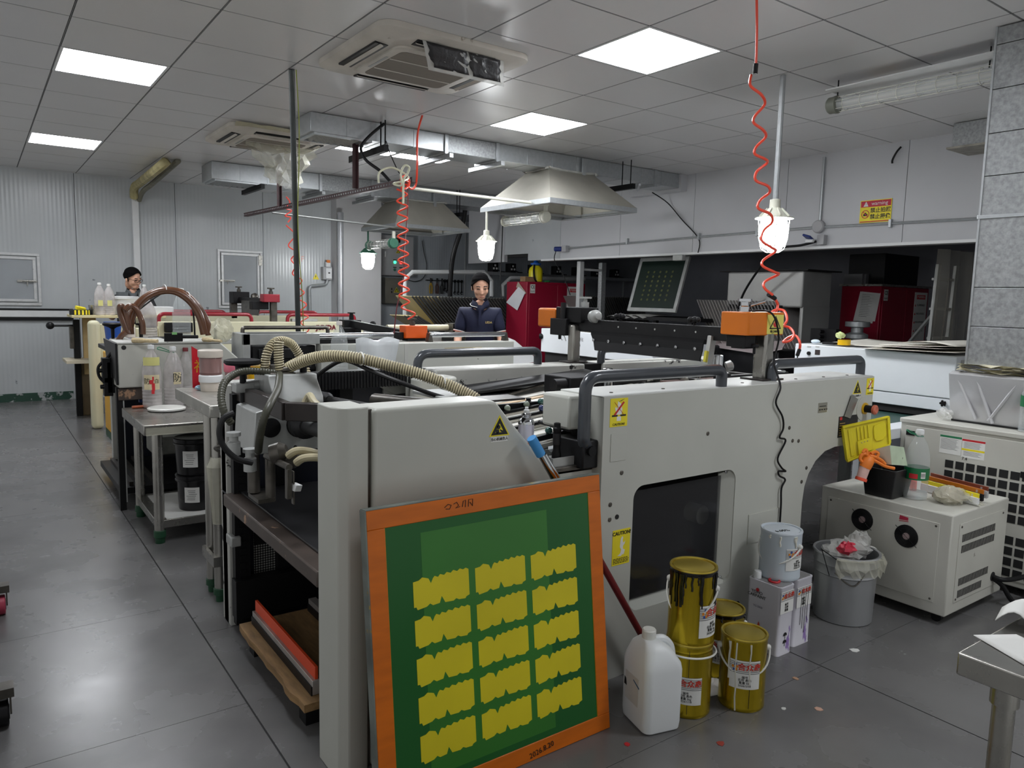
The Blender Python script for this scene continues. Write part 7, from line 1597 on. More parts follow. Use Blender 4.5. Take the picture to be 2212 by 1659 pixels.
# tools on the recessed wall
M_tool = mat('tool_dark', (30,30,32), .35, .4, .1, 20); M_grip = mat('grip_yellow', (206,164,40), .5)
t = thing('tool_rail', 'dark rail on the recessed wall that the pliers and spanners hang from', 'rail', (6.55,11.19,1.66)); B().box(6.22,6.95,11.17,11.2,1.655,1.67).build('rail', M_tool, t, smooth=0)
lbs = ['pliers with yellow grips, first on the tool rail', 'dark pliers with brown grips, second on the tool rail', 'dark pliers hanging third on the tool rail', 'small spanner hanging fourth on the tool rail', 'slim spanner hanging fifth on the tool rail', 'open spanner right of the white frame upright, first of three', 'open spanner right of the white frame upright, second of three', 'open spanner right of the white frame upright, last of three']
for k, (x, L) in enumerate(((6.30,.22),(6.42,.22),(6.52,.22),(6.58,.15),(6.63,.18),(6.78,.20),(6.85,.20),(6.92,.20))):
    nm = 'pliers' if k < 3 else 'spanner'; t = thing(nm, lbs[k], 'tool', (x,11.16,1.66-L), 'tools on the rail')
    if k < 3:
        B().cyl((x,11.155,1.70),(x,11.155,1.62),.014,n=8).build('jaws', M_tool, t)
        for s_ in (-1, 1): B().tube([V((x,11.155,1.62)),V((x+s_*.025,11.155,1.56)),V((x+s_*.018,11.155,1.66-L))], .0105, 8).build('grip', M_grip if k == 0 else (mat('grip_brown', (80,44,36), .5) if k == 1 else M_tool), t)
    else:
        B().bar((x,11.16,1.66),(x,11.16,1.66-L),.016,.008,(0,1,0)).build('shank', M_tool, t, smooth=0)
        for z in (1.66, 1.66-L): B().tube([V((x+.022*math.cos(a),11.16,z+.022*math.sin(a))) for a in [.5+k2*PI/5 for k2 in range(9)]], .007, 6).build('open_end', M_tool, t)
# right wall: conduit, junction box, sockets, sign, cables
t = thing('wall_conduit', 'thin steel conduit along the right wall above the dark opening', 'conduit', (6.43,5.2,2.1))
B().tube([V((6.435,7.76,2.066)),V((6.435,5.5,2.10)),V((6.435,4.1,2.115)),V((6.435,1.5,2.08))], .012, 8).build('pipe', M_galv, t); B().tube([V((6.435,4.07,2.75)),V((6.435,4.07,2.16))], .013, 8).build('riser', M_galv, t)
for y in (6.6, 5.5, 4.75, 3.4): B().box(6.415,6.45,y-.012,y+.012,2.07,2.14).build('clip', M_galv, t, bevel=.002)
B().lathe((6.45,4.075,2.12), [(.06,0),(.06,.035),(.05,.045),(.003,.045)], 20, (-1,0,0)).build('junction_box', M_panelg, t)
M_blup = mat('plug_blue', (36,54,120), .4)
t = thing('wall_socket', 'blue lidded socket on the right wall under the round junction box', 'socket', (6.42,4.07,1.94)); B().box(6.39,6.45,3.99,4.06,1.95,2.04).build('body', M_panelg, t, bevel=.004); B().box(6.34,6.40,4.07,4.15,1.97,2.0).build('plug', M_white, t, bevel=.006); B().obox((6.34,4.12,2.02),(.07,.09,.02),(.3,.4,0)).build('lid', M_blup, t, bevel=.006)
t = thing('wall_socket', 'blue plug socket at the far end of the wall conduit', 'socket', (6.42,7.8,2.03)); B().box(6.38,6.45,7.70,7.79,2.02,2.10).build('body', M_panelg, t, bevel=.004); B().cyl((6.40,7.80,2.06),(6.36,7.90,2.06),.032).build('plug', M_blup, t)
conduit('cable', 'black lead dropping from the blue plug at the far end of the wall conduit', 'cable', spline([(6.36,7.88,2.03),(6.33,7.86,1.9),(6.36,7.7,1.7),(6.4,7.6,1.45)],6), .006, M_black)
conduit('cable', 'black cable slanting across the right wall from the duct to the conduit', 'cable', spline([(6.2,6.0,2.60),(6.4,5.95,2.5),(6.43,5.75,2.3),(6.43,5.5,2.08),(6.43,5.5,1.93)],6), .006, M_black)
conduit('cable', 'short black cable end hanging at the top of the right wall', 'cable', spline([(6.43,3.36,2.74),(6.42,3.39,2.70),(6.42,3.42,2.64),(6.42,3.42,2.61)],6), .008, M_black)
conduit('cable', 'thick black cable from the blue lidded socket down behind the biggest lamp', 'cable', spline([(6.38,4.06,1.98),(6.36,4.2,1.95),(6.38,4.5,1.92),(6.5,4.75,1.75),(6.6,5.0,1.5),(6.65,5.1,1.3)],6), .012, M_black)
t = thing('warning_board', 'red and yellow warning board on the right wall', 'sign', (6.44,3.55,2.12))
fw_ = F((6.447,3.69,2.125),(0,-1,0),(0,0,1)); W2, H2 = .282, .195
fw_.plate(0,W2,0,H2,.003).build('board', M_yel, t, smooth=0); fw_.plate(.006,W2-.006,H2*.70,H2-.006,.001,.003).build('red_header', mat('sign_crimson', (196,30,60), .5), t, smooth=0); fw_.plate(.006,W2-.006,.006,.014,.001,.003).build('red_line', MATS['sign_crimson'], t, smooth=0)
text('lettering', 'warning', fw_.p(.175,H2*.84,.004), fw_.x, fw_.u, .046, M_paper, t); text('lettering', '禁止拍照\n禁止摄像', fw_.p(.186,H2*.385,.003), fw_.x, fw_.u, .046, M_ink, t, bold=.0008, ls=1.18)
b = B(); fw_.poly([(.03,H2*.73),(.075,H2*.73),(.053,H2*.95)], .001, .004, b); b.build('triangle', M_paper, t, smooth=0); text('lettering', '!', fw_.p(.053,H2*.805,.005), fw_.x, fw_.u, .03, MATS['sign_crimson'], t)
b = B(); c0 = (.052, .075); N = 28
for k in range(N):
    a, a2 = 2*PI*k/N, 2*PI*(k+1)/N; fw_.poly([(c0[0]+.036*math.cos(a), c0[1]+.036*math.sin(a)),(c0[0]+.036*math.cos(a2), c0[1]+.036*math.sin(a2)),(c0[0]+.030*math.cos(a2), c0[1]+.030*math.sin(a2)),(c0[0]+.030*math.cos(a), c0[1]+.030*math.sin(a))], .001, .0045, b)
fw_.poly([(c0[0]-.025,c0[1]+.021),(c0[0]-.021,c0[1]+.025),(c0[0]+.025,c0[1]-.021),(c0[0]+.021,c0[1]-.025)], .001, .0045, b); b.build('ban_ring', M_red, t, smooth=0)
b = B(); fw_.poly([(.033,.06),(.071,.06),(.071,.078),(.06,.08),(.056,.09),(.048,.09),(.044,.08),(.033,.078)], .0008, .003, b); b.build('camera_symbol', M_ink, t, smooth=0)
single(B().box(6.38,6.44,5.68,5.82,1.85,1.915), 'flood_light', M_alum, 'small grey flood light under the edge of the right wall', 'lamp', bevel=.006)
# black hose hanging from the farther duct
conduit('black_duct_hose', 'thick black hose hanging from the farther duct down to the alcove', 'hose', spline([aY(1005,452,9.2),aY(998,490,9.3),aY(982,540,9.4),aY(975,580,9.5),aY(972,640,9.6),aY(972,720,9.7)],6), .035, M_blackr)
conduit('cable', 'thin black cable hanging down behind the nearer hood', 'cable', spline([aY(1086,478,7.6),aY(1084,540,7.6),aY(1081,600,7.6),aY(1083,640,7.6)],6), .007, M_black)
conduit('cable', 'thin grey cable looping on the recessed wall beside the electrical box', 'cable', spline([aY(912,520,11.15),aY(916,545,11.15),aY(922,575,11.15),aY(915,600,11.15),aY(895,608,11.15),aY(872,600,11.15)],6), .006, M_ink, n=6)
conduit('cable', 'dark red cable dangling from the rail to the second press', 'cable', spline([aY(880,400,5.2),aY(881,450,5.2),aY(873,540,5.2),aY(872,600,5.2),aY(858,660,5.2),aY(853,700,5.2),aY(850,722,5.2),aY(838,735,5.15)],6), .0045, mat('cable_maroon', (110,36,44), .4), n=6)
# white tube frames above the drying racks
M_tubew_ = mat('frame_white', (196,198,198), .45, 0, .05, 8)
for lab_, P in (('white tube frame over the drying rack behind the man in navy', [(875,690),(875,602),(891,588),(1045,588),(1062,606),(1062,640)]), ('white tube frame over the drying rack beside the nearer red cabinet', [(1086,640),(1086,617),(1102,601),(1262,603)])):
    o = B().tube([aY(x, y, 9.55) for x, y in P], .035, 8).build('tube_rail', M_tubew_); tag(o, lab_, 'frame')
# drying racks: every tray a part
M_traya = mat('tray_tan', (196,182,138), .55, 0, .06, 5); M_trayb = mat('tray_grey', (150,150,146), .5, .3, .06, 5); M_traye = mat('tray_dark', (76,76,74), .5, .4, .1, 8)
def rack(label, x0, n, pitch, y0, y1, zt, L, ang, mats, lower=None):
    t = thing('drying_rack', label, 'drying rack', (x0+n*pitch/2+.3, (y0+y1)/2, 0), 'drying racks')
    d = V((math.cos(ang), 0, -math.sin(ang))); up = V((math.sin(ang), 0, math.cos(ang)))
    protos = {}
    for k in range(n):
        m_ = mats(k)
        if m_.name not in protos:
            o = B().prism([V((0,y0,0)), V((0,y1,0)), V((0,y1,0))+d*L, V((0,y0,0))+d*L], up*.007).build('tray', m_, t, smooth=0); protos[m_.name] = o; o.location = (x0+k*pitch, 0, zt)
            b = B(); 
            for yy in (y0-.012,): b.bar(V((-.012,yy,.0)), V((-.012,yy,0))+d*(L+.012), .016, .020)
            e = b.build('tray_edge', M_traye, o, smooth=0)
            # both parts are given about the hinge point
            base = V(t.location)
            o.location = V((x0+k*pitch, 0, zt))
        else:
            s = protos[m_.name]; o = s.copy(); COL.objects.link(o); o.parent = t; o.location = V((x0+k*pitch, 0, zt))
            for ch in s.children: c = ch.copy(); COL.objects.link(c); c.parent = o
    b = B()
    for x in (x0+L*.75, x0+n*pitch+L*.5): b.box(x, x+.04, y0+.02, y0+.06, 0, zt-.35).box(x, x+.04, y1-.06, y1-.02, 0, zt-.35)
    b.box(x0+L*.7, x0+n*pitch+L*.6, y0, y1, .12, .16)
    b.build('rack_frame', M_galv, t, smooth=0)
    return t
rack('drying rack of tan and grey trays fanned open behind the man in navy', 4.80, 30, .052, 9.0, 9.5, 1.385, .86, .80, lambda k: M_traya if k < 9 and k % 4 != 3 else M_trayb)
rack('lower set of tan trays in front of the fanned drying rack', 4.66, 5, .05, 8.95, 9.4, 1.12, .95, .50, lambda k: M_traya)
rack('dark drying rack standing in the alcove right of the nearer red cabinet', 6.95, 26, .045, 8.0, 8.5, 1.44, .5, 1.0, lambda k: M_trayb)
# red safety cabinets
M_crim = mat('cabinet_crimson', (150,22,50), .38, 0, .05, 3, spec=.4)
def safety(label, x0, y0, w_, d_, h, frame=False):
    t = thing('safety_cabinet', label, 'cabinet', (x0+w_/2, y0+d_/2, 0), 'red safety cabinets')
    B().box(x0, x0+w_, y0, y0+d_, .06, h).build('body', M_crim, t, bevel=.008); B().box(x0+.04, x0+w_-.04, y0+.04, y0+d_-.04, 0, .06).build('plinth', M_black, t, smooth=0)
    f_ = F((0,y0,0),(1,0,0),(0,0,1)); xm = x0+w_/2
    f_.plate(x0+.03, xm-.002, .1, h-.03, .012).build('door', M_crim, t, bevel=.004); f_.plate(xm+.002, x0+w_-.03, .1, h-.03, .012).build('door', M_crim, t, bevel=.004)
    f_.plate(xm-.02, xm+.06, .85, .98, .03, .012).build('handle', M_black, t, bevel=.004)
    g = F((0,y0-.012,0),(1,0,0),(0,0,1))
    ce_ = g.plate(x0+.045, x0+.13, h-.16, h-.035, .002).build('mark_plate', M_paper, t, smooth=0); text('lettering', 'CE', g.p(x0+.0875,h-.075,.002), g.x, g.u, .06, M_ink, ce_, bold=.001); text('lettering', 'RoHS', g.p(x0+.0875,h-.135,.002), g.x, g.u, .03, M_ink, ce_)
    s_ = g.plate(x0+w_-.36, x0+w_-.06, h-.62, h-.05, .002).build('notice', M_paper, t, smooth=0)
    hd = g.plate(x0+w_-.31, x0+w_-.11, h-.13, h-.08, .002, .002).build('red_header', M_red, s_, smooth=0) if 0 else g.plate(x0+w_-.31, x0+w_-.11, h-.13, h-.08, .002, .002).build('red_header', M_red, t, smooth=0)
    text('lettering', '产品危害提示', g.p(x0+w_-.21,h-.105,.004), g.x, g.u, .03, M_paper, t)
    for k, w2 in enumerate(('FLAMMABLE','INFLAMABLE','INFLAMMABLE','易燃易爆物')): text('lettering', w2, g.p(x0+w_-.20,h-.20-.10*k,.002), g.x, g.u, .034, M_ink, s_); b = B(); g.poly([(x0+w_-.345,h-.215-.10*k),(x0+w_-.315,h-.215-.10*k),(x0+w_-.33,h-.185-.10*k)], .001, .002, b); b.build('hazard_mark', M_red, s_, smooth=0)
    return t
t = safety('crimson safety cabinet with a hanging document pouch, behind the man in navy', 6.30, 8.42, 1.08, .50, 1.628)
P = [aX(1113,617,6.285), aX(1129,634,6.285), aX(1110,672,6.285), aX(1094,654,6.285)]
P = [V((6.285,8.60,1.555)),V((6.285,8.44,1.475)),V((6.285,8.62,1.22)),V((6.285,8.90,1.33))]
b = B().prism(P, (-.004,0,0)); o = b.build('document_pouch', mat('pouch_white', (226,228,232), .3, 0, .03, 5), t, smooth=0)
B().prism([V((6.285,8.62,1.628)),V((6.285,8.42,1.47)),V((6.285,8.44,1.45)),V((6.285,8.66,1.55))], (-.003,0,0)).build('pouch_top', M_film, t, smooth=0)
t = safety('crimson safety cabinet deeper in the alcove with two papers on its side', 8.24, 4.40, 1.10, .47, 1.62)
B().box(8.23, 9.36, 4.38, 4.9, 1.62, 1.645).build('top_strip', M_steel, t, smooth=0)
fq = F((8.236,0,0),(0,-1,0),(0,0,1)); fq.poly([(-4.70,1.22),(-4.47,1.20),(-4.42,1.53),(-4.64,1.56)], .001).build('paper', M_paper, t, smooth=0); pp = fq.poly([(-4.67,1.24),(-4.44,1.225),(-4.40,1.54),(-4.62,1.56)], .001, .0015).build('paper', M_paper, t, smooth=0)
b = B(); q = random.Random(8)
for k in range(14): u0 = -4.62-.0022*k; v = 1.525-.019*k; fq.poly([(u0+.01,v),(u0+.17-q.uniform(0,.07),v-.004),(u0+.17-.07,v+.0005),(u0+.01,v+.004)], .0005, .003, b)
b.build('small_print', MATS['print_grey'], pp, smooth=0)
single(B().box(8.32,9.08,4.42,4.85,1.646,1.99), 'black_box', M_black, 'black metal box with a lock standing on the deeper crimson cabinet', 'box', bevel=.006)
single(B().box(8.22,8.26,4.62,4.84,1.646,1.76).box(8.26,8.4,4.6,4.86,1.646,1.76), 'carton', mat('carton_grey_dark', (110,110,112), .6), 'grey carton beside the black box on the deeper crimson cabinet', 'carton', bevel=.004)
# things on the nearer red cabinet
t = thing('pump_sprayer', 'yellow pump sprayer with a blue handle on top of the nearer red cabinet', 'sprayer', (6.58,8.60,1.628)); c = (6.58,8.60,1.629)
B().lathe(c, [(.085,0),(.1,.01),(.102,.16),(.09,.20),(.05,.235),(.045,.24)], 24).build('tank', mat('sprayer_yellow', (226,212,30), .35, 0, .03, 8), t); B().lathe(c, [(.05,.235),(.075,.25),(.078,.268),(.04,.275),(.03,.30),(.016,.31)], 20).build('pump_collar', mat('sprayer_blue', (30,96,190), .35), t)
b = B().cyl((6.58,8.60,1.93),(6.58,8.60,2.04),.014).tube(fillet([(6.58,8.60,2.04),(6.53,8.60,2.05),(6.53,8.60,2.10),(6.63,8.60,2.10),(6.63,8.60,2.05),(6.58,8.60,2.04)], .03), .012, 8); b.build('pump_handle', MATS['sprayer_blue'], t)
B().tube(spline([(6.50,8.53,1.87),(6.47,8.50,1.78),(6.48,8.49,1.68),(6.52,8.50,1.632)],6), .014, 8).build('strap', M_black, t); b = B(); 
for k in range(3): patch(c, .1035, -2.55, -2.35, .06+.04*k, .085+.04*k, 3).build('black_mark', M_ink, t)
single(B().box(6.32,6.50,8.50,8.62,1.629,1.70), 'wooden_block', mat('wood_block', (150,118,84), .6, 0, .1, 9), 'small wooden block on the near corner of the nearer red cabinet', 'block', bevel=.003)
single(blob((6.76,8.56,1.645), .035, (1.6,1,.45), 6, .2), 'green_rag', mat('rag_green', (60,150,90), .6), 'small green rag beside the pump sprayer', 'rag', smooth=0)
# white board leaning by the cabinet
single(B().prism([aY(1100,730,7.2),aY(1112,735,7.2),aY(1165,780,7.0),aY(1110,790,7.0)], (0,.02,0)), 'white_board', M_white, 'white board leaning between the man in navy and the red cabinet', 'board')
# white curing unit of the second press
t = thing('curing_unit', 'white curing unit with printed characters in front of the nearer red cabinet', 'dryer', (5.2,5.4,0))
XL = 4.80; B().prism([(XL,4.55,.84),(XL,6.15,.84),(XL,6.15,1.085),(XL,4.55,1.06)], (.8,0,0)).build('housing', M_wht, t, bevel=.006); B().box(XL-.005, XL+.8, 4.55, 6.155, 1.062, 1.075).build('lid_edge', M_white, t, smooth=0) if 0 else None
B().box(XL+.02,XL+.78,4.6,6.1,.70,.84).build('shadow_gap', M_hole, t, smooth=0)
for (x, y) in ((XL+.05,4.65),(XL+.7,4.65),(XL+.05,6.05),(XL+.7,6.05)): B().box(x,x+.05,y,y+.05,0,.70).build('leg', M_wht, t, bevel=.003)
fL = F((XL,0,0),(0,-1,0),(0,0,1)); text('lettering', 'LED', fL.p(-5.62,1.0), fL.x, fL.u, .05, MATS['print_grey'], t); text('lettering', '固化', fL.p(-5.52,1.0), fL.x, fL.u, .042, MATS['print_grey'], t); text('lettering', '智能固化设备', fL.p(-5.60,.945), fL.x, fL.u, .028, MATS['print_grey'], t)
b = B().tube([fL.p(-5.80+.02*math.cos(a),1.01+.028*math.sin(a),.002) for a in [.6+k*PI/6 for k in range(9)]], .004, 5).tube([fL.p(-5.775+.012*k,1.035-.02*k,.002) for k in range(4)], .004, 5); b.build('emblem', MATS['print_grey'], t)
B().lathe((XL,6.14,1.0), [(.02,-.02),(.03,0),(.03,.02),(.004,.025)], 12, (-.6,.8,0)).build('knob', M_black, t)
for k in range(3): sheet('pale sheet lying on the white curing unit, layer %s' % ['lowest','middle','top'][k], [V((XL+.05+.02*k,5.95-.1*k,1.09+.008*k)),V((XL+.03+.03*k,5.3-.12*k,1.085+.008*k)),V((XL+.6,5.35-.1*k,1.085+.008*k)),V((XL+.62,5.95-.05*k,1.09+.008*k))], lambda u, v: .02*math.sin(3*u+k)*(1-v), name='print_sheet', m_=mat('sheet_cream', (226,212,186), .7), group='sheets on the curing unit', n=5)
# alcove: shelf with black power units, posts, leaning screen, oven, trays
t = thing('long_shelf', 'long grey shelf high in the alcove carrying black power units', 'shelf', (8.2,9.95,1.75))
B().box(6.47,9.95,9.80,10.2,1.75,1.80).build('board', M_galv, t, bevel=.003)
for x in (6.8,8.4,9.8): B().box(x,x+.04,10.1,10.14,0,1.75).build('post', M_galv, t, smooth=0)
B().box(6.5,9.9,9.9,10.15,.9,.95).build('board', M_dark, t, smooth=0); B().box(6.7,7.6,9.9,10.1,.95,1.35).build('dark_crate', M_dark, t, bevel=.01)
u0 = None
for k, x in enumerate((6.75,7.1,7.55,8.05,8.5,8.95,9.4)):
    if u0 is None:
        u0 = thing('power_unit', 'black power unit on the long alcove shelf, first from the left', 'power unit', (x,9.95,1.801), 'power units on the alcove shelf', local=True); B().box(-.06,.06,-.07,.07,0,.15).build('case', M_black, u0, bevel=.008); B().box(-.045,-.015,-.074,-.07,.04,.07).box(.01,.04,-.074,-.07,.04,.07).box(-.02,.01,-.074,-.07,.09,.12).build('socket', M_white, u0, smooth=0); B().tube(spline([(.06,0,.05),(.12,-.02,.02),(.18,0,.012),(.25,.02,.012)],5), .008, 6).build('lead', M_black, u0)
    else:
        c = dup(u0); c.location = (x,9.95,1.801); c['label'] = 'black power unit on the long alcove shelf, %s from the left' % ['','second','third','fourth','fifth','sixth','seventh'][k]
t = thing('post_stand', 'frame of two worn white posts with a crossbar at the edge of the opening', 'frame', (6.65,7.6,0)); 
B().box(6.56,6.63,7.6,7.67,0,1.90).build('post', M_tubew_, t, bevel=.003); B().box(6.95,7.03,7.6,7.67,0,1.90).build('post', M_galvm, t, bevel=.003); B().box(6.63,6.95,7.61,7.65,1.78,1.81).build('crossbar', M_tubew_, t, bevel=.003)
t = thing('leaning_screen', 'dark green printing screen in an aluminium frame leaning under the right wall', 'screen', (6.6,6.0,1.2))
p = [aX(1354,671,6.55),aX(1458,675,6.55),aX(1475,554,6.75),aX(1372,559,6.75)]; fS = F(p[0], p[1]-p[0], p[3]-p[0]); Wl = (p[1]-p[0]).length; Hl = (p[3]-p[0]).length
for q in ((0,Wl,0,.045),(0,Wl,Hl-.045,Hl),(0,.045,.045,Hl-.045),(Wl-.045,Wl,.045,Hl-.045)): fS.plate(*q, .03, -.03).build('frame_bar', M_alum, t, bevel=.002)
fS.plate(.04,Wl-.04,.04,Hl-.04,.002,-.01).build('mesh', mat('emulsion_dark', (9,30,22), .4), t, smooth=0)
d0 = None
for i in range(5):
    for j in range(7):
        c0 = (Wl*(.24+.125*i), Hl*(.22+.085*j))
        fS.poly([(c0[0]+.015*math.cos(a), c0[1]+.015*math.sin(a)) for a in [k*PI/6 for k in range(12)]], .0008, -.008).build('open_spot', mat('spot_olive', (74,78,34), .5), t, smooth=0)
t = thing('work_bench', 'low bench in the alcove carrying the dark screen and grey sheets', 'bench', (6.8,6.2,0)); B().box(6.48,7.3,5.55,6.9,1.17,1.21).build('top', M_dark, t, smooth=0)
for (x, y) in ((6.5,5.6),(7.2,5.6),(6.5,6.8),(7.2,6.8)): B().box(x,x+.05,y,y+.05,0,1.17).build('leg', M_dark, t, smooth=0)
for k in range(4): sheet('grey print sheet curling over the alcove bench, %s of four' % ['first','second','third','last'][k], [V((6.46,6.95-.14*k,1.215+.006*k)),V((6.42,6.70-.14*k,1.215+.006*k)),V((6.85,6.62-.14*k,1.22+.006*k)),V((6.9,6.9-.14*k,1.22+.006*k))], lambda u, v: .02*math.sin(4*u)*(1-v)-.03*(1-v)**3, name='print_sheet', m_=mat('sheet_grey', (150,150,146), .7), group='sheets on the alcove bench', n=5)
# curing oven with rack below
t = thing('curing_oven', 'dull grey steel hood standing over a rack of boards in the alcove', 'oven', (7.1,4.85,0))
M_ov = mat('oven_steel', (164,164,162), .4, .35, .06, 3)
XO = 6.83; B().box(XO,XO+.52,4.46,5.40,1.36,1.735).build('housing', M_ov, t, bevel=.02, seg=4); B().box(XO+.03,XO+.52,4.46,4.50,.0,1.38).build('side_leg', M_ov, t, bevel=.01)
B().box(XO+.05,XO+.5,5.3,5.38,0,1.38).build('side_leg', M_black, t, smooth=0)
b = B(); q = random.Random(3)
for k in range(60): b.box(XO-.012+q.uniform(-.006,.006),XO,4.68+k*.0115,4.686+k*.0115,1.33+q.uniform(-.01,.01),1.38)
b.build('bristle_seal', M_black, t, smooth=0)['kind'] = 'stuff'
B().prism([(XO-.02,4.4,1.738),(XO-.02,5.5,1.738),(XO+.6,5.5,1.738),(XO+.6,4.4,1.738)], (0,0,.012)).build('cover_sheet', M_black, t, smooth=0)
def slab_stack(label, n, x0, y0, y1, z0, L, ang, pitch, m_):
    t = thing('board_rack', label, 'drying rack', (x0+.2,(y0+y1)/2,0), 'drying racks'); pr = None
    d = V((0, -math.cos(ang), -math.sin(ang)))
    for k in range(n):
        if pr is None: pr = B().prism([V((x0,0,0)),V((x0+.45,0,0)),V((x0+.45,0,0))+d*L,V((x0,0,0))+d*L], V((0,-math.sin(ang),math.cos(ang)))*.006).build('tray', m_, t, smooth=0); o = pr
        else: o = pr.copy(); COL.objects.link(o); o.parent = t
        o.location = V((0, y0-k*pitch, z0))
    B().box(x0+.02,x0+.43,y1-.3,y0-.1,.1,.14).box(x0+.05,x0+.1,y1-.2,y1-.15,.14,.6).box(x0+.05,x0+.1,y0-.4,y0-.35,.14,.6).build('rack_frame', M_dark, t, smooth=0); return t
slab_stack('rack of grey slanted boards under the steel hood', 26, 6.80, 5.80, 4.6, 1.42, .58, 1.05, .042, mat('board_grey', (160,156,154), .5, .1, .06, 5))
slab_stack('lower rack of pale slanted boards before the steel hood', 5, 6.30, 5.6, 4.9, 1.12, .5, .75, .11, mat('board_pinkish', (176,162,160), .6, 0, .06, 5))
single(B().prism([aX(1550,745,6.0),aX(1700,738,6.0),aX(1690,755,5.7),aX(1640,765,5.7),aX(1555,752,5.7)], (0,0,.012)), 'grey_panel', mat('panel_rose_grey', (160,148,148), .6), 'flat rose grey panel lying in front of the board racks', 'panel')
single(B().box(5.75,6.15,3.95,4.75,.0,.98), 'side_cabinet', M_dark, 'dark low cabinet between the board racks and the white dryer', 'cabinet', bevel=.01)
t = thing('spring_comb', 'black spring comb of the board rack beside the white dryer', 'comb', (6.25,3.85,.6))
b = B().box(6.22,6.30,3.70,3.95,.6,1.18); b.build('bar', M_black, t, smooth=0)
for k in range(12): B().lathe((6.22,3.83,.66+.045*k), [(.018,0),(.018,.06),(.003,.06)], 10, (-1,0,0)).build('coil', M_black, t)
single(B().lathe((7.45,4.2,.0), [(.06,0),(.06,1.05),(.11,1.06),(.11,1.10),(.06,1.12),(.06,1.17),(.12,1.18),(.12,1.23),(.003,1.24)], 16), 'stand_motor', M_galv, 'grey motor on a stand between the steel hood and the deeper red cabinet', 'motor')
# ladder and clear curtain at the right of the alcove
t = thing('step_ladder', 'aluminium step ladder in the alcove beside the clear curtain', 'ladder', (7.7,3.4,0))
for x in (7.36,7.72): B().bar((x,3.45,0),(x+.0,3.40,1.80),.03,.06).build('stile', M_alum, t, bevel=.003)
for k in range(6): B().box(7.37,7.71,3.40,3.46,.25+.28*k,.275+.28*k).build('step', M_alum, t, bevel=.003)
B().bar((7.40,3.42,1.35),(7.75,3.9,.9),.025,.025).build('brace', M_alum, t)
rows = []
for i in range(9): rows.append([V((7.0+1.0*j/16, 3.25+.025*math.sin(j*1.7)+.01*math.sin(i+j), 1.92-.21*i)) for j in range(17)])
single(B().grid(rows), 'strip_curtain', mat('curtain_clear', (190,186,172), .1, 0, .08, 6, alpha=.38, spec=.9), 'clear plastic curtain hanging beside the big galvanised duct', 'curtain')
t = thing('wall_bracket', 'pair of white brackets low behind the clear curtain', 'bracket', (8.2,3.1,1.0))
for z in (1.15,1.32): B().bar((7.9,2.9,z),(8.4,2.9,z-.25),.03,.05).bar((7.85,2.9,z+.02),(8.35,2.9,z+.02),.03,.02).build('arm', M_white, t, smooth=0)
single(B().box(8.0,9.5,3.1,3.2,1.0,1.06).box(8.0,9.5,3.1,3.2,.5,.55), 'pale_rail', mat('rail_pale', (170,168,150), .6), 'pale rail behind the step ladder', 'rail')
single(B().box(6.6,7.1,5.3,9.8,1.90,2.4).box(6.6,9.0,4.9,5.35,2.0,2.45), 'dark_duct', mat('duct_dark', (70,72,76), .5, .3, .1, 6), 'dark corrugated duct under the alcove ceiling', 'air duct', bevel=.01) if 0 else None
# ================================================================ people
def skin_mesh(pts, edges, sub=2):
    """pts: list of (x,y,z,rx,ry); edges: index pairs -> grown surface as B"""
    me = bpy.data.meshes.new('t'); me.from_pydata([p[:3] for p in pts], edges, [])
    o = bpy.data.objects.new('t', me); COL.objects.link(o)
    o.modifiers.new('k', 'SKIN'); s_ = o.modifiers.new('d', 'SUBSURF'); s_.levels = sub; s_.render_levels = sub
    for i, p in enumerate(pts): me.skin_vertices[0].data[i].radius = (p[3], p[4])
    me.skin_vertices[0].data[0].use_root = True
    ev = o.evaluated_get(bpy.context.evaluated_depsgraph_get()); m2 = ev.to_mesh()
    b = B().add([v.co.copy() for v in m2.vertices], [tuple(p.vertices) for p in m2.polygons]); ev.to_mesh_clear(); bpy.data.objects.remove(o)
    return b
def remesh(b, vox, it):
    me = bpy.data.meshes.new('t'); me.from_pydata([tuple(v) for v in b.v], [], b.f)
    o = bpy.data.objects.new('t', me); COL.objects.link(o)
    r = o.modifiers.new('r', 'REMESH'); r.mode = 'VOXEL'; r.voxel_size = vox
    if it: s_ = o.modifiers.new('s', 'SMOOTH'); s_.iterations = it; s_.factor = .5
    ev = o.evaluated_get(bpy.context.evaluated_depsgraph_get()); m2 = ev.to_mesh()
    q = B().add([v.co.copy() for v in m2.vertices], [tuple(p.vertices) for p in m2.polygons]); ev.to_mesh_clear(); bpy.data.objects.remove(o); return q
def ell(c, s_, n=16, R=None):
    b = B().ball((0,0,0), 1, n, s_)
    if R is not None: b.v = [R@p for p in b.v]
    c = V(c); b.v = [p+c for p in b.v]; return b
M_skin = mat('skin', (214,166,140), .5, 0, .04, 14, spec=.4); M_hair = mat('hair_black', (13,12,13), .85, 0, .2, 40, spec=.08)
M_eyeb = mat('brow_black', (30,24,22), .6); M_lip = mat('lip_rose', (176,112,100), .5)
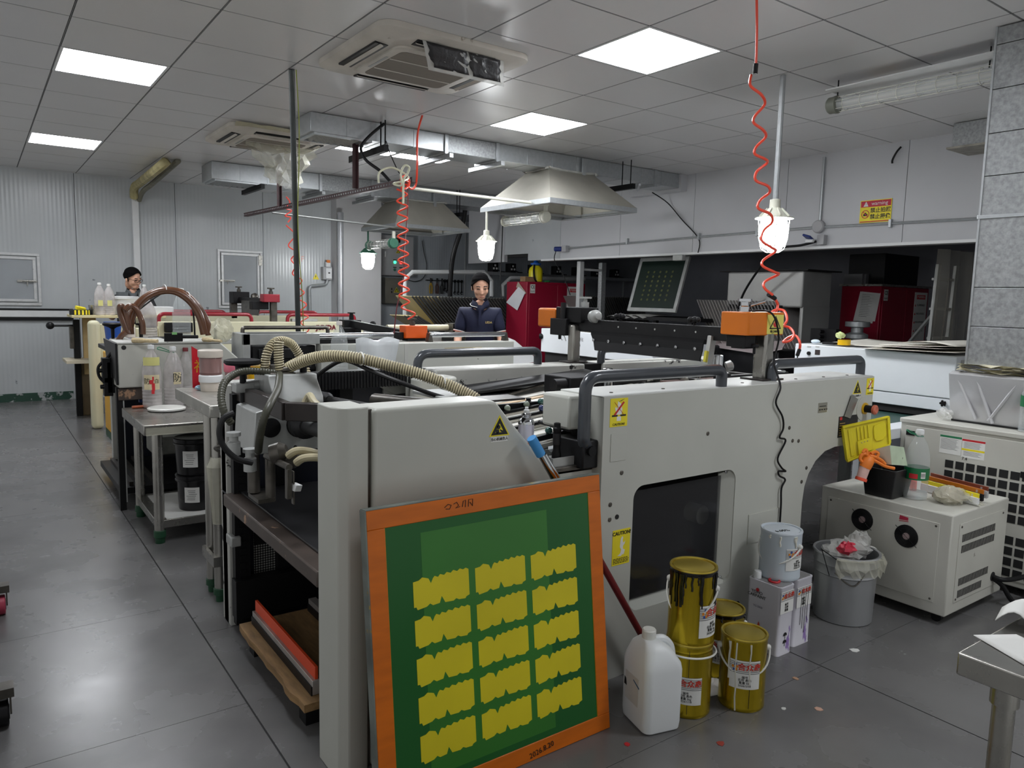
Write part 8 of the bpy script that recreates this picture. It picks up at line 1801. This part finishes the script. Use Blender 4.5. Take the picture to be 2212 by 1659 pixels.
def person(label, loc, rz, H, hp, hy, tilt, top, arms, glasses=False, jacket=None, stripe=None, lean=.04, trou=(40,42,50)):
    """stands facing its own -y; hp, hy: head pitch and yaw"""
    t = thing('person', label, 'person', loc, local=True, rz=rz); k = H/1.70
    S_ = lambda *a: [v*k for v in a]
    sh = 1.36; L = lean
    pts, ed = [], []
    def P(x, y, z, r, r2=None): pts.append((x*k, y*k, z*k, r*k, (r2 or r)*k)); return len(pts)-1
    pel = P(0,0,.95,.145,.105); bel = P(0,-L*.4,1.06,.145,.10); che = P(0,-L*.8,1.20,.115,.078); nek0 = P(0,-L*1.15,1.33,.058,.048); nek1 = P(0,-L*1.6-.01,1.47,.056,.056)
    ed += [(pel,bel),(bel,che),(che,nek0),(nek0,nek1)]
    for s_, A in zip((-1,1), arms):
        sh_ = P(s_*.148,-L,sh-.03,.042); el = P(*A[0],.046); wr = P(*A[1],.031); pa = P(*A[2],.034,.02); ed += [(nek0,sh_),(sh_,el),(el,wr),(wr,pa)]
        hip = P(s_*.09,0,.88,.085); kn = P(s_*.10,-.01,.50,.058); an = P(s_*.10,.02,.09,.04); to = P(s_*.11,-.13,.04,.035,.03); ed += [(pel,hip),(hip,kn),(kn,an),(an,to)]
    body = skin_mesh(pts, ed)
    for s_, A in zip((-1,1), arms):      # five fingers from the palm
        w_, p_ = V(A[1])*k, V(A[2])*k; d = (p_-w_).normalized(); sd = V((1,0,0))*s_
        for i, (o_, ln) in enumerate(((-.024,.068),(-.008,.078),(.008,.073),(.023,.056))): q0 = p_+sd*(-o_)*k; body.tube([q0, q0+d*ln*.5*k+V((0,0,-.004)), q0+d*ln*k+V((0,0,-.018))], .0082*k, 8); 
        q0 = w_.lerp(p_, .45)-sd*.028*k; body.tube([q0, q0-sd*.022*k+d*.02*k, q0-sd*.03*k+d*.05*k], .0095*k, 8)
    # head in its own space: centre at the skull, face towards -y
    h = B()
    for c, s_ in (((0,.012,.03),(.076,.094,.088)), ((0,-.022,-.02),(.066,.072,.085)), ((0,-.052,-.075),(.042,.042,.035)), ((0,-.088,-.012),(.012,.016,.024)), ((0,-.098,-.03),(.0155,.014,.012)), ((-.014,-.086,-.032),(.009,.009,.008)), ((.014,-.086,-.032),(.009,.009,.008)),
                  ((-.03,-.074,.024),(.026,.014,.009)), ((.03,-.074,.024),(.026,.014,.009)), ((0,-.083,-.062),(.022,.010,.006)), ((0,-.081,-.071),(.019,.010,.0065)), ((-.04,-.055,-.025),(.026,.026,.026)), ((.04,-.055,-.025),(.026,.026,.026)),
                  ((-.078,.012,-.01),(.009,.02,.032)), ((.078,.012,-.01),(.009,.02,.032)), ((0,.04,-.07),(.05,.045,.07))):
        e = ell(c, s_, 14); h.add(e.v, e.f)
    hc = V((0, -L*1.6-.035-.03*hp, 1.585))*k
    R = Euler((hp, tilt, hy), 'XYZ').to_matrix(); R = MX.Rotation(hy, 3, 'Z')@MX.Rotation(tilt, 3, 'Y')@MX.Rotation(hp, 3, 'X')
    tf = lambda p: hc+R@(V(p)*k*1.03)
    body.add([tf(p) for p in h.v], h.f)
    remesh(body, .0068, 2).build('body', M_skin, t, smooth=80)
    # hair cap: a thick shell over the skull with a fringe
    hb = B(); n = 22; rows = []
    for i in range(13):
        th = PI*.60*i/12; row = []
        for j in range(n):
            a = 2*PI*j/n; ca = math.cos(a); front = max(0, -math.sin(a)); back = max(0, math.sin(a))
            lim = th*(1-.52*front**1.2+.22*back) if i else 0
            rr = 1.0+.05*math.sin(j*5.3+i*1.7)*(i > 4)
            row.append(tf((.086*math.sin(lim)*ca*rr, .014+.104*math.sin(lim)*math.sin(a)*rr, .034+.100*math.cos(lim))))
        rows.append(row+[row[0]])
    hb.grid(rows); hb.build('hair', M_hair, t, solid=.010*k, sub=1, smooth=80)
    for s_ in (-1, 1):
        B().tube([tf((s_*.016,-.086,.033)), tf((s_*.032,-.086,.039)), tf((s_*.05,-.074,.033))], .0042*k, 6).build('eyebrow', M_eyeb, t)
        B().tube([tf((s_*.018,-.0835,.008)), tf((s_*.031,-.085,.0105)), tf((s_*.045,-.076,.006))], .0034*k, 6).build('eye', M_eyeb, t)
        B().tube([tf((s_*.080,.0,.03)), tf((s_*.079,-.008,.0)), tf((s_*.074,-.012,-.022))], .006*k, 6).build('sideburn', M_hair, t)
    B().tube([tf((-.021,-.090,-.066)), tf((0,-.0955,-.0655)), tf((.021,-.090,-.066))], .0042*k, 6).build('lips', M_lip, t)
    if glasses:
        g = B()
        for s_ in (-1, 1):
            g.tube([tf((s_*.032+.024*math.cos(a), -.098+.010*abs(math.cos(a))*(1 if math.cos(a)*s_ > 0 else -.2), .006+.018*math.sin(a))) for a in [2*PI*q/16 for q in range(16)]], .0024*k, 6, True)
            g.tube([tf((s_*.056,-.090,.012)), tf((s_*.080,-.03,.012)), tf((s_*.081,.02,.006))], .0024*k, 6)
        g.tube([tf((-.009,-.10,.01)), tf((.009,-.10,.01))], .0022*k, 6); g.build('glasses', M_black, t)
    # clothes grown over the same joints
    cp, ce = [], []
    def C(x, y, z, r, r2=None): cp.append((x*k, y*k, z*k, r*k, (r2 or r)*k)); return len(cp)-1
    a0 = C(0,0,.90,.158,.12); a1 = C(0,-L*.4,1.06,.150,.112); a2 = C(0,-L*.9,1.22,.168,.122); a3 = C(0,-L*1.15,1.375,.112,.092); ce += [(a0,a1),(a1,a2),(a2,a3)]
    sl = []
    for s_, A in zip((-1,1), arms):
        b0 = C(s_*.155,-L,sh-.02,.078); e_ = V((s_*.155,-L,sh)).lerp(V(A[0]), .85); b1 = C(e_.x,e_.y,e_.z,.062); ce += [(a3,b0),(b0,b1)]; sl.append((e_*k, (V(A[0])-V((s_*.155,-L,sh))).normalized()))
    skin_mesh(cp, ce).build('shirt', top, t, smooth=80)
    nc = V((0,-L*1.35,1.43))*k
    for i, (rad, dz) in enumerate(((.072,.0),)):
        b = B(); rows = []
        for r_, z in ((.088,-.035),(.080,.0),(.073,.032),(.080,.012),(.094,-.022)):
            rows.append([nc+V((r_*k*math.sin(a), -r_*k*.92*math.cos(a)-(.02*k if abs(a) < .5 else 0), (z-.03*math.cos(a)*.8-(.03 if abs(a) < .35 else 0))*k)) for a in [-2.9+5.8*q/22 for q in range(23)]])
        b.grid(rows).build('collar', jacket or top, t, solid=.004, smooth=80)
    if stripe:
        for p_, d in sl:
            for q, m_ in ((-.012,M_paper),(-.006,mat('stripe_rose', (206,120,110), .6))):
                c = p_+d*q*k*1.4; a = d.orthogonal().normalized(); b2 = d.cross(a); B().tube([c+.056*k*(math.cos(v)*a+math.sin(v)*b2) for v in [2*PI*w/20 for w in range(20)]], .0035*k, 5, True).build('sleeve_stripe', m_, t)
        B().tube([nc+V((r_*math.sin(a), -r_*.95*math.cos(a)-.004, -.028*math.cos(a)*k-.012)) for r_ in (.098*k,) for a in [-2.2+1.9*q/10 for q in range(11)]], .003, 5).build('collar_stripe', M_paper, t)
        B().bar(V((0,-L-.142,1.36))*k, V((0,-L-.135,1.22))*k, .026*k, .004, (0,-1,0)).build('placket', top, t, smooth=0)
        text('lettering', 'LEDA', V((.085,-L-.131,1.245))*k, (1,.12,0), (0,-.05,1), .026, mat('thread_gold', (222,196,110), .5), t)
    tp, te = [], []
    def T(x, y, z, r, r2=None): tp.append((x*k, y*k, z*k, r*k, (r2 or r)*k)); return len(tp)-1
    c0 = T(0,0,.955,.152,.118); 
    for s_ in (-1, 1): c1 = T(s_*.092,0,.86,.098); c2 = T(s_*.10,-.01,.50,.072); c3 = T(s_*.10,.015,.09,.058); te += [(c0,c1),(c1,c2),(c2,c3)]
    skin_mesh(tp, te).build('trousers', mat('trousers_dark', trou, .7, 0, .06, 8), t, smooth=80)
    for s_ in (-1, 1): loft([[V((s_*.105*k+p.x, -.05*k+p.y, z)) for p in rrect(-.05*k*q,.05*k*q,-.13*k*q,.12*k*q,.045*k,0,5)] for z, q in ((0,1),(.035*k,1.02),(.07*k,.85),(.095*k,.5))]).build('shoe', M_black, t)
    if jacket:
        for s_ in (-1, 1):
            B().grid([[V((s_*(.055+.0*q)*k+s_*u*.13*k, (-L-.135+.075*u+ (.0 if v < .9 else .03))*k, (1.02+.40*v)*k)) for u in (0,.35,.7,1)] for v, q in ((0,0),(.3,0),(.6,0),(.85,0),(1,0))]).build('open_jacket', jacket, t, solid=.008, smooth=80)
    return t
M_navyp = mat('polo_navy', (17,23,52), .8, 0, .06, 12, bump=.15, bs=120)
person('man in a navy polo shirt with striped cuffs looking down behind the second press', (3.80,5.80,0), math.radians(-33), 1.59, .36, .14, -.05, M_navyp,
       [((-.215,-.075,1.10),(-.21,-.22,.96),(-.18,-.30,.94)), ((.215,-.075,1.10),(.21,-.22,.96),(.18,-.30,.94))], stripe=True, lean=.05)
person('man in glasses and a dark jacket bending over the third press', (1.52,9.80,0), math.radians(-9), 1.62, .34, .75, -.10, mat('tee_charcoal', (44,46,50), .8, 0, .06, 12),
       [((-.25,-.09,1.10),(-.21,-.25,1.16),(-.16,-.33,1.17)), ((.25,-.09,1.10),(.21,-.25,1.16),(.16,-.33,1.17))], glasses=True, jacket=mat('jacket_grey', (84,88,90), .8, 0, .06, 12), lean=.06)
